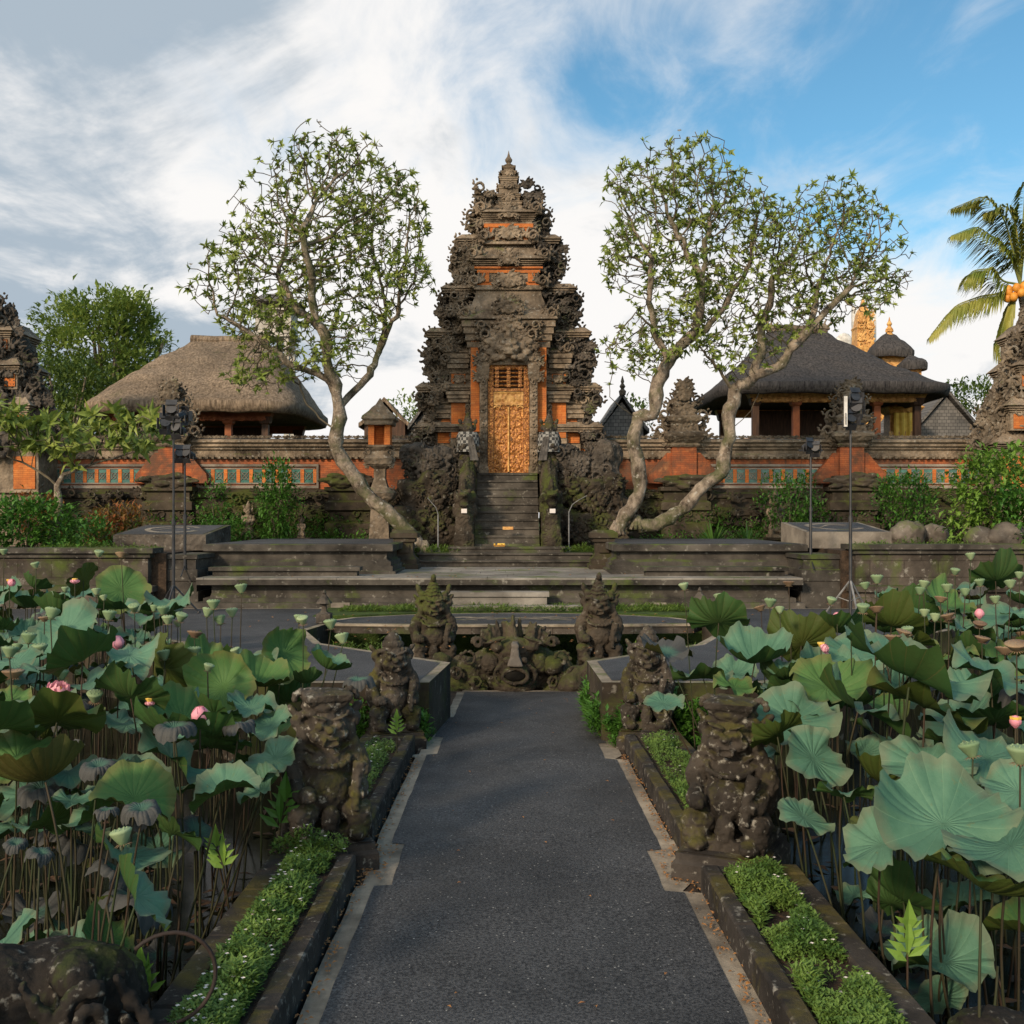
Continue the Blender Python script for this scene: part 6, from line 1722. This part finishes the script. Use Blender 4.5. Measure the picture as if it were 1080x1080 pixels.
# ================================================================== LOTUS PONDS
RB = .33
def lotus_blade(seed, kind):
    r = random.Random(seed); na, nr = 60, 8; vs = [(0,0,-.01)]; ph = [r.random()*6.3 for _ in range(6)]; a0 = r.random()*6.3
    amp = r.uniform(.03,.06); fold = r.uniform(.12,.26); droop = r.uniform(.02,.12)
    for j in range(1, nr+1):
        q = j/nr
        for i in range(na):
            a = 2*pi*i/na; rad = RB*q*(1+.05*q*sin(3*a+ph[0])+.035*q*sin(7*a+ph[1])+.015*q*sin(17*a+ph[2]))
            z = .045*q*q*1.4 + amp*q**2.5*sin(4*a+ph[3]) + .6*amp*q**3*sin(9*a+ph[4]) + .010*q**4*sin(19*a+ph[5]) + .007*q*cos(22*a)*q
            if kind == 'fold':
                c = max(0, cos(a-a0)-.15); z += fold*q*q*c*1.1 + .012*q**3*sin(23*a+ph[5]); rad *= 1-.18*c*q; c2 = max(0, cos(a-a0+pi)-.2); z -= droop*1.4*q*q*c2
            elif kind == 'cup':
                z += .13*q*q; rad *= 1-.10*q
            elif kind == 'wilt':
                z += .20*q*(1-q)*2 - .09*q**4*(1+.30*sin(3*a+ph[3])+.10*sin(14*a)); rad *= 1-.20*q**3+.025*sin(13*a+ph[2])*q+.06*sin(2*a+ph[1])*q
            elif kind == 'saddle':
                z += .12*q*q*cos(2*(a-a0))
            else: z -= droop*q*q*max(0, cos(a-a0))
            vs.append((rad*cos(a), rad*sin(a), z))
    fs = [(0,1+i,1+(i+1)%na) for i in range(na)]
    for j in range(nr-1):
        for i in range(na):
            k = (i+1)%na; fs.append((1+j*na+i, 1+(j+1)*na+i, 1+(j+1)*na+k, 1+j*na+k))
    mb = MB(); mb.add(vs, fs); return mb
BL = {}
for kind, cnt in (('flat',4),('fold',5),('cup',3),('saddle',3),('wilt',4)):
    for mname, m in (('lot',M_lot),('lotg',M_lotg),('lotw',M_lotw)):
        if mname == 'lotg' and kind == 'wilt': continue
        BL[kind, mname] = [lotus_blade(hash_ + len(kind)*7, kind).data('lotus_blade', m, True) for hash_ in range(cnt)]
def stem_mesh(bend, r0=.009, r1=.006):
    mb = MB(); mb.tube([(bend*sin(pi*i/8)*.12, bend*sin(pi*i/8*.7)*.06-bend*sin(pi*.7)*.06*(i/8), i/8) for i in range(9)], [r0+(r1-r0)*i/8 for i in range(9)], 6); return mb.data('stem', M_stem, True)
ST_ = [stem_mesh(b) for b in (-1,-.5,.0,.5,1.1)]
WATER = -.55
records = []
def lotus_leaf(x, y, z, size, kind, m, tilt=(0,0), rz=0, r=R):
    t = bpy.data.objects.new('lotus_leaf', None); COL.objects.link(t); bx = x + r.uniform(-.08,.08); bx = bx if abs(bx) > 1.78 or bx == 0 else math.copysign(1.78 + .1*r.random(), bx)
    t.location = (bx, y + r.uniform(-.08,.08), WATER)
    bl = bpy.data.objects.new('blade', r.choice(BL[kind, m])); COL.objects.link(bl); bl.parent = t
    loc = (x-t.location.x, y-t.location.y, z-WATER); bl.location = loc; bl.rotation_euler = (tilt[0], tilt[1], rz); bl.scale = (size/(2*RB),)*3
    st = bpy.data.objects.new('stem', r.choice(ST_)); COL.objects.link(st); st.parent = t
    H = z-WATER-.012; st.scale = (max(.8,size*1.4),max(.8,size*1.4),1)
    M = Matrix(((1,0,loc[0]/H),(0,1,loc[1]/H),(0,0,1)))
    v = Vector((loc[0],loc[1],H)); st.rotation_euler = v.to_track_quat('Z','Y').to_euler(); st.scale = (st.scale[0], st.scale[1], v.length)
    records.append((t, 'leaf', x, y, z, size, kind, m)); return t
specials = []
def SL(px, py, wpx, Y, kind='flat', m='lot', tilt=(0,0)):
    p = P(px, py, Y); lotus_leaf(p.x, p.y, p.z, wpx*Y/1080, kind, m, tilt, R.random()*6.3); specials.append((px, py, wpx, Y))
# left pond, hand placed
for a in ((48,822,95,4.6,'cup','lotw',(.45,.1)),(104,812,46,5.2,'wilt','lotw',(.2,0)),(16,892,30,4.6,'wilt','lotw',(.3,0)),(42,903,36,4.4,'wilt','lotw',(.3,0)),(142,842,86,5.0,'saddle','lotg',(.5,0)),
          (112,858,30,4.6,'wilt','lotw',(0,0)),(150,858,50,4.6,'wilt','lotw',(.2,0)),(234,834,76,5.2,'saddle','lot',(.35,-.15)),(182,800,92,5.6,'flat','lot',(.7,.1)),(184,772,52,5.4,'wilt','lotw',(.1,0)),(252,770,46,6.0,'wilt','lotw',(.2,0)),
          (145,945,100,3.9,'fold','lot',(.55,.45)),(95,722,84,7.0,'flat','lot',(.4,0)),(60,760,98,5.8,'flat','lotg',(.6,0)),(18,800,90,5.6,'flat','lotg',(.5,.1)),(138,735,78,6.4,'fold','lot',(.3,-.3)),
          (128,642,66,10.3,'flat','lot',(.15,0)),(62,650,60,10.5,'cup','lot',(.25,0)),(36,620,36,12.5,'cup','lot',(.5,0)),(128,622,54,11.5,'flat','lotg',(1.2,.2)),(88,612,40,12.0,'flat','lotg',(1.2,.2)),(70,665,72,9.4,'flat','lot',(.8,0)),
          (175,705,70,7.6,'fold','lotg',(1.0,.2)),(235,725,72,7.2,'fold','lotg',(1.0,-.2)),(300,690,58,8.6,'fold','lotg',(.9,.2)),(262,700,56,8.4,'saddle','lot',(.5,0)),(345,705,50,8.0,'cup','lot',(.3,.3)),(378,722,40,7.7,'wilt','lotw',(.1,0)),
          (285,765,50,6.8,'flat','lot',(.6,0)),(290,800,60,6.2,'flat','lot',(.7,.2)),(275,835,52,6.0,'fold','lot',(.4,-.2)),(325,720,34,8.0,'cup','lot',(.5,0)),(15,700,60,7.4,'flat','lot',(.4,0)),(265,805,44,6.5,'flat','lot',(.5,0)),
          (75,845,46,5.5,'flat','lot',(.3,0)),(10,740,50,6.6,'flat','lotg',(.6,0))):
    SL(*a)
# right pond, hand placed
for a in ((995,868,150,4.4,'fold','lot',(.42,-.1)),(1065,892,115,4.1,'saddle','lot',(.35,-.3)),(1035,935,110,3.9,'fold','lotg',(-.55,.1)),(930,890,90,4.6,'fold','lot',(.4,.3)),(960,712,150,5.6,'fold','lot',(.30,-.15)),(975,745,120,5.8,'flat','lotg',(-.35,0)),
          (1045,712,90,6.2,'flat','lot',(.5,.1)),(905,748,110,6.2,'fold','lot',(.3,.2)),(835,760,92,6.4,'flat','lot',(.5,-.2)),(872,725,80,7.0,'fold','lotg',(.3,.4)),(796,697,84,8.0,'cup','lot',(.25,0)),(742,715,66,8.2,'flat','lot',(.3,0)),
          (758,656,66,9.0,'fold','lot',(.5,.25)),(702,688,58,8.6,'fold','lotw',(.15,-.3)),(858,800,74,5.7,'flat','lot',(.9,.1)),(978,808,96,5.2,'flat','lot',(.5,0)),(890,838,60,5.2,'flat','lot',(.5,0)),(1040,800,100,5.2,'saddle','lot',(.4,.2)),
          (820,775,60,6.0,'fold','lotg',(.3,.5)),(855,748,60,6.6,'flat','lot',(.5,0)),(935,780,80,6.2,'flat','lot',(.5,0)),(1050,760,80,6.0,'flat','lot',(.5,0)),(880,665,60,9.0,'fold','lot',(.3,-.3)),(845,680,70,9.0,'fold','lotg',(.8,0)),
          (900,690,70,8.4,'flat','lot',(.5,0)),(940,660,70,9.5,'fold','lotg',(.3,0)),(965,645,56,10.5,'flat','lot',(.3,0)),(1000,640,60,10.5,'fold','lotg',(.3,0)),(1010,622,50,12,'flat','lot',(.2,0)),(1050,612,56,12.5,'fold','lot',(.3,.2)),
          (1060,650,60,10,'flat','lot',(.4,0)),(1020,665,60,9.5,'flat','lot',(.4,0)),(835,730,64,7.4,'flat','lot',(.4,0)),(775,725,48,7.6,'flat','lotg',(.3,0)),(950,835,70,5.3,'flat','lotg',(.2,0)),(830,715,50,7.8,'cup','lot',(.3,0)),
          (700,742,44,7.6,'flat','lot',(.3,0)),(1075,835,80,4.8,'flat','lot',(.5,0)),(848,862,60,5.3,'flat','lot',(.5,0)),(800,800,46,6.6,'flat','lot',(.4,0))):
    SL(*a)
def inroad(x, y):
    return in_poly(x, y, roadL) or in_poly(x, y, roadR)
def fill(side, n, seed):
    r = random.Random(seed); pts = []; tries = 0
    while len(pts) < n and tries < 20000:
        tries += 1
        Y = r.uniform(5.4 if side < 0 else 4.9, 15.6); x = side*r.uniform(1.75 if side < 0 else 1.95, .56*Y)
        if inroad(x, Y) or inroad(x+side*-.25, Y) or inroad(x, Y+.25): continue
        z = r.choice((r.uniform(.55,1.15), r.uniform(.25,.9))); 
        size = r.uniform(.30,.56); px = 540+x*1080/Y; py = HZ+(CAM_Z-z)*1080/Y
        if side < 0:
            if 185 < px < 470 and py < 700: continue
            if px > 330 and py < 745: continue
            if px <= 185 and py < 625: continue
            if 285 < px < 420 and z > .35: continue
            if py > 870 and z > .1: continue
        else:
            if px < 745 and (py < 790 or z > .1): continue
            if px < 830 and z > .6 : continue
            if px < 885 and py < 690: continue
            if py < 610: continue
            if py > 880 and z > 0: continue
        if any((x-a)**2+(Y-b)**2 < .36**2 for a, b in pts): continue
        if any(abs(px-s[0]) < s[2]*.4 and abs(py-s[1]) < s[2]*.3 and Y < s[3] for s in specials): continue
        pts.append((x, Y))
        m = r.choices(('lot','lotg','lotw'), (72,16,12))[0]; kind = r.choice(('flat','fold','cup','saddle','fold')) if m != 'lotw' else r.choice(('wilt','cup','wilt'))
        lotus_leaf(x, Y, z, size, kind, m, (r.uniform(.0,.5), r.uniform(-.3,.3)), r.random()*6.3, r)
fill(-1, 120, 21); fill(1, 88, 22)
rr = random.Random(77)
for (xa, xb, ya, yb, za, zb, n) in ((-3.3,-1.75,4.6,6.6,.0,.62,30),(-2.9,-1.8,4.0,5.2,-.3,.15,14),(1.95,3.2,4.8,6.6,-.1,.6,20),(1.95,2.6,4.1,5.4,-.35,.15,12)):
    for i in range(n):
        x, Y, z = rr.uniform(xa,xb), rr.uniform(ya,yb), rr.uniform(za,zb)
        if abs(x) > .52*Y: continue
        m = rr.choices(('lot','lotg','lotw'), (60,20,20))[0]; kind = rr.choice(('flat','fold','cup','saddle')) if m != 'lotw' else rr.choice(('wilt','cup'))
        lotus_leaf(x, Y, z, rr.uniform(.24,.46), kind, m, (rr.uniform(-.1,.6), rr.uniform(-.4,.4)), rr.random()*6.3, rr)
# leaves lying on the water near the edges
rr = random.Random(8)
for (x0,x1,y0,y1,n) in ((-2.9,-1.75,3.9,6.2,12),(1.9,2.9,4.0,6.5,9)):
    for i in range(n): lotus_leaf(rr.uniform(x0,x1), rr.uniform(y0,y1), WATER+rr.uniform(.03,.22), rr.uniform(.22,.36), 'flat', rr.choice(('lot','lotg','lotw')), (rr.uniform(-.1,.2),rr.uniform(-.15,.15)), rr.random()*6.3, rr)

# bare stalks: bent and broken stems left standing in the shallow front
def stalk(x, y, z, lx, ly, label=None):
    t = bpy.data.objects.new('bare_stalk', random.Random(int(x*999)).choice(ST_)); COL.objects.link(t)
    v = Vector((lx, ly, z-WATER)); t.location = (x-lx, y-ly, WATER); t.rotation_euler = v.to_track_quat('Z','Y').to_euler(); t.scale = (.9,.9,v.length)
    records.append((t, 'stalk', x, y, z, .05, '', ''))
for i in range(24):
    Y = rr.uniform(4.1,7.5); stalk(-rr.uniform(1.75, .48*Y), Y, rr.uniform(.0,.55), rr.uniform(-.12,.12), rr.uniform(-.1,.1))
for i in range(14):
    Y = rr.uniform(4.3,7.5); stalk(rr.uniform(1.95, .48*Y), Y, rr.uniform(-.1,.5), rr.uniform(-.2,.2), rr.uniform(-.1,.1))

# seed pods
pm = MB(); pm.lathe((0,0,0), [(.008,-.01),(.016,.0),(.030,.022),(.043,.045),(.046,.052),(.041,.058),(.02,.060)], 14)
for k in range(9):
    a = k*.7; q = .028 if k else 0; pm.ell((q*cos(a), q*sin(a), .059), .0055, lv=1)
POD = pm.data('pod', M_pod, True); pm2 = MB(); pm2.v = [(x*1.25,y*1.25,z*.7) for x,y,z in pm.v]; pm2.f = pm.f; pm2.mi = pm.mi; pm2.n = pm.n; DPOD = pm2.data('dry_pod', M_drypod, True)
cr = MB()
for k in range(16): a = k*.393; cr.blade((.012*cos(a),.012*sin(a),.0), (cos(a),sin(a),-.25), (0,0,1), .03, .006)
CROWN = cr.data('stamen_fringe', M_drypod)
def seedpod(x, y, z, dry, sc, tilt, r):
    t = bpy.data.objects.new('lotus_seed_pod', None); COL.objects.link(t); bx, by = r.uniform(-.1,.1), r.uniform(-.08,.08); bx = bx if abs(x+bx) > 1.72 else math.copysign(1.72, x)-x; t.location = (x+bx, y+by, WATER)
    p = bpy.data.objects.new('pod', DPOD if dry else POD); COL.objects.link(p); p.parent = t; p.location = (-bx,-by,z-WATER); p.scale = (sc,)*3; p.rotation_euler = (tilt*cos(bx*40), tilt*sin(bx*40), 0)
    c = bpy.data.objects.new('stamen_fringe', CROWN); COL.objects.link(c); c.parent = p
    v = Vector((-bx,-by,z-WATER)); s = bpy.data.objects.new('stem', ST_[2]); COL.objects.link(s); s.parent = t; s.rotation_euler = v.to_track_quat('Z','Y').to_euler(); s.scale = (.75,.75,v.length)
    records.append((t, 'drypod' if dry else 'pod', x, y, z, .09*sc, '', ''))
pods = [(172,648,9.6),(225,642,9.0),(233,658,9.4),(245,650,9.2),(218,650,9.3),(255,625,9.4),(177,658,8.2),(190,655,8.6),(142,645,10),(47,655,9.2,1),(87,684,8.0,1),(97,652,9.8),(100,740,6.4),(205,692,7.6),(315,656,8.8),(349,663,8.6),(362,678,8.2),(10,693,6.6),(30,678,7.6),(42,690,7.6),(14,715,6.8,1),(205,672,8.2,1),(66,763,6.0),(38,599,11.5),(104,587,11.5),(128,588,11.2,1),(130,890,4.0),(4,585,12.5),(320,658,8.4),
        (722,622,9.5),(832,618,9.0,1),(876,637,9.0),(925,615,9.5),(910,646,8.6),(970,627,9.6),(975,650,9.0),(974,620,9.9),(1007,606,10.2),(1024,590,10.8),(999,624,10),(1034,618,10.5),(1018,628,9.6),(1066,620,9.6),(1075,610,10),(1026,798,4.9),(1076,805,4.5),(932,690,7.8,1),(1000,655,9.2,1),(1050,636,9.6),(986,655,8.8),(812,640,9.5),(1060,690,7.0,1)]
rr = random.Random(15)
for q in pods:
    p = P(q[0], q[1], q[2]); seedpod(p.x, p.y, p.z, len(q) > 3, rr.uniform(.95,1.3), rr.uniform(0,.35), rr)
for i in range(46):
    s_ = -1 if i % 2 else 1; Y = rr.uniform(5.8, 11.5); x = s_*rr.uniform(1.95, .52*Y)
    if inroad(x, Y) or inroad(x, Y+.2): continue
    z = rr.uniform(.75, 1.30); px = 540+x*1080/Y; py = HZ+(CAM_Z-z)*1080/Y
    if (185 < px < 470 and py < 655) or (640 < px < 730) or py < 600: continue
    seedpod(x, Y, z, i % 4 == 0, rr.uniform(.8,1.2), rr.uniform(0,.4), rr)
# flowers and buds
def petals(openness, n, L, seed):
    r = random.Random(seed); mb = MB()
    for ring in range(3):
        for k in range(n):
            a = 2*pi*k/n + ring*.4; el = 1.5 - openness*(.35+.35*(2-ring)) ; pts = []
            s_ = Vector((-sin(a),cos(a),0))
            for j in range(6):
                f = j/5; e2 = el + .5*f*(1-openness*.6); d = Vector((cos(a)*cos(el), sin(a)*cos(el), sin(el)))
                p = d*L*f + Vector((cos(a),sin(a),0))*L*.28*sin(pi*f)*(1-.2*ring); w = L*.26*sin(pi*(.08+.9*f)**.9)
                pts += [p-s_*w+Vector((-cos(a),-sin(a),0))*w*.0, p+Vector((cos(a),sin(a),0))*w*.35, p+s_*w]
            mb.add(pts, [(3*j+c,3*j+c+1,3*j+c+4,3*j+c+3) for j in range(5) for c in (0,1)])
    return mb.data('petals', M_petal, True)
PB, PO = petals(.12, 6, .15, 1), petals(.75, 8, .13, 2)
def flower(px, py, Y, mesh, sc, label, tilt=0):
    p = P(px, py, Y); t = thing('lotus_flower', label, 'flower', (p.x, p.y, WATER)); o = bpy.data.objects.new('petals', mesh); COL.objects.link(o); o.parent = t; o.location = (0,0,p.z-WATER-.04); o.scale = (sc,)*3; o.rotation_euler = (tilt*.5,tilt,0)
    c = MB(); c.lathe((0,0,0),[(.01,0),(.03,.03),(.03,.04)],8); cc_ = obj('flower_centre', c, M_yellow, t); cc_.location = (0,0,p.z-WATER-.02)
    s = bpy.data.objects.new('stem', ST_[2]); COL.objects.link(s); s.parent = t; s.scale = (.8,.8,p.z-WATER-.03)
flower(124,680,7.6,PB,.72,'pink lotus bud standing above the leaves in the left pond')
flower(60,728,6.4,PO,.80,'half open pink lotus flower resting low near the left edge of the photo',.5)
flower(10,613,10.5,PB,.6,'pale pink lotus bud at the back left edge of the pond',.9)
flower(79,612,11,PO,.5,'faded small lotus flower near the back of the left pond')
flower(211,758,5.9,PB,.75,'cream coloured closed lotus bud in the middle of the left pond')
flower(158,738,6.4,PO,.30,'spent lotus flower with yellow centre in the left pond')
flower(883,652,8.9,PB,.62,'pink lotus bud among the leaves at the back of the right pond')
flower(1033,648,9.2,PB,.62,'pink lotus bud with pale tip near the right edge of the photo')
flower(866,680,8.2,PO,.5,'drooping faded pink lotus flower hanging over a leaf in the right pond',1.0)
flower(1071,760,5.4,PB,.45,'small closed lotus bud near the right edge of the photo')

# fallen rusty leaves in the water
mb = MB(); rr = random.Random(3)
for i in range(420):
    s = rr.choice((-1,1)); y = rr.uniform(3.4,9); x = s*rr.uniform(1.6,.55*y+.6); a = rr.random()*6.3
    mb.blade((x,y,WATER+.01), (cos(a),sin(a),.05), (0,0,1), rr.uniform(.05,.22), rr.uniform(.03,.10), fold=.1)
o = obj('pond_litter', mb, M_rot); o['kind'] = 'stuff'

# labels: every stem, leaf and pod gets its pond, row and place in the row
ORD = ['first','second','third','fourth','fifth','sixth','seventh','eighth','ninth','tenth','eleventh','twelfth','thirteenth','fourteenth','fifteenth','sixteenth','seventeenth','eighteenth','nineteenth','twentieth'] + ['farther']*40
def lab_all():
    groups = {}
    for rec in records:
        t, what, x, y, z, size, kind, m = rec
        fam = {'leaf':'leaf','stalk':'stalk','pod':'pod','drypod':'pod'}[what]
        if what == 'leaf':
            sz = 'large' if size > .55 else 'small' if size < .36 else 'mid-sized'
            col = {'lot':'blue-green','lotg':'olive green','lotw':'grey-edged withering'}[m]
            shp = {'flat':'spread flat','fold':'with one folded side','cup':'cupped','saddle':'with wavy rim','wilt':'curled down'}[kind]
            if z < WATER+.3: base = f'{col} lotus leaf floating low'; 
            else: base = f'{sz} {col} lotus leaf {shp}'
            cat = 'lotus leaf'
        elif what == 'stalk': base = 'bare brown lotus stalk'; cat = 'stalk'
        elif what == 'pod': base = 'green lotus seed pod'; cat = 'seed pod'
        else: base = 'dry brown lotus seed pod'; cat = 'seed pod'
        side = 'left' if x < 0 else 'right'
        groups.setdefault((base, side, cat, fam), []).append((540+x*1080/y, t))
    for (base, side, cat, fam), L in groups.items():
        L.sort(key=lambda q: q[0])
        for i, (px, t) in enumerate(L):
            if len(L) == 1: w = f'{base}, {side} pond'
            elif i == 0: w = f'leftmost {base}, {side} pond'
            elif i == len(L)-1: w = f'rightmost {base}, {side} pond'
            elif i < len(L)/2: w = f'{base}, {side} pond, {ORD[i]} such from the left'
            else: w = f'{base}, {side} pond, {ORD[len(L)-1-i]} such from the right'
            tag(t, w, cat, {'leaf':'lotus leaves on stalks in the ponds','stalk':'bare lotus stalks in the ponds','pod':'lotus seed pods above the leaves'}[fam])
lab_all()
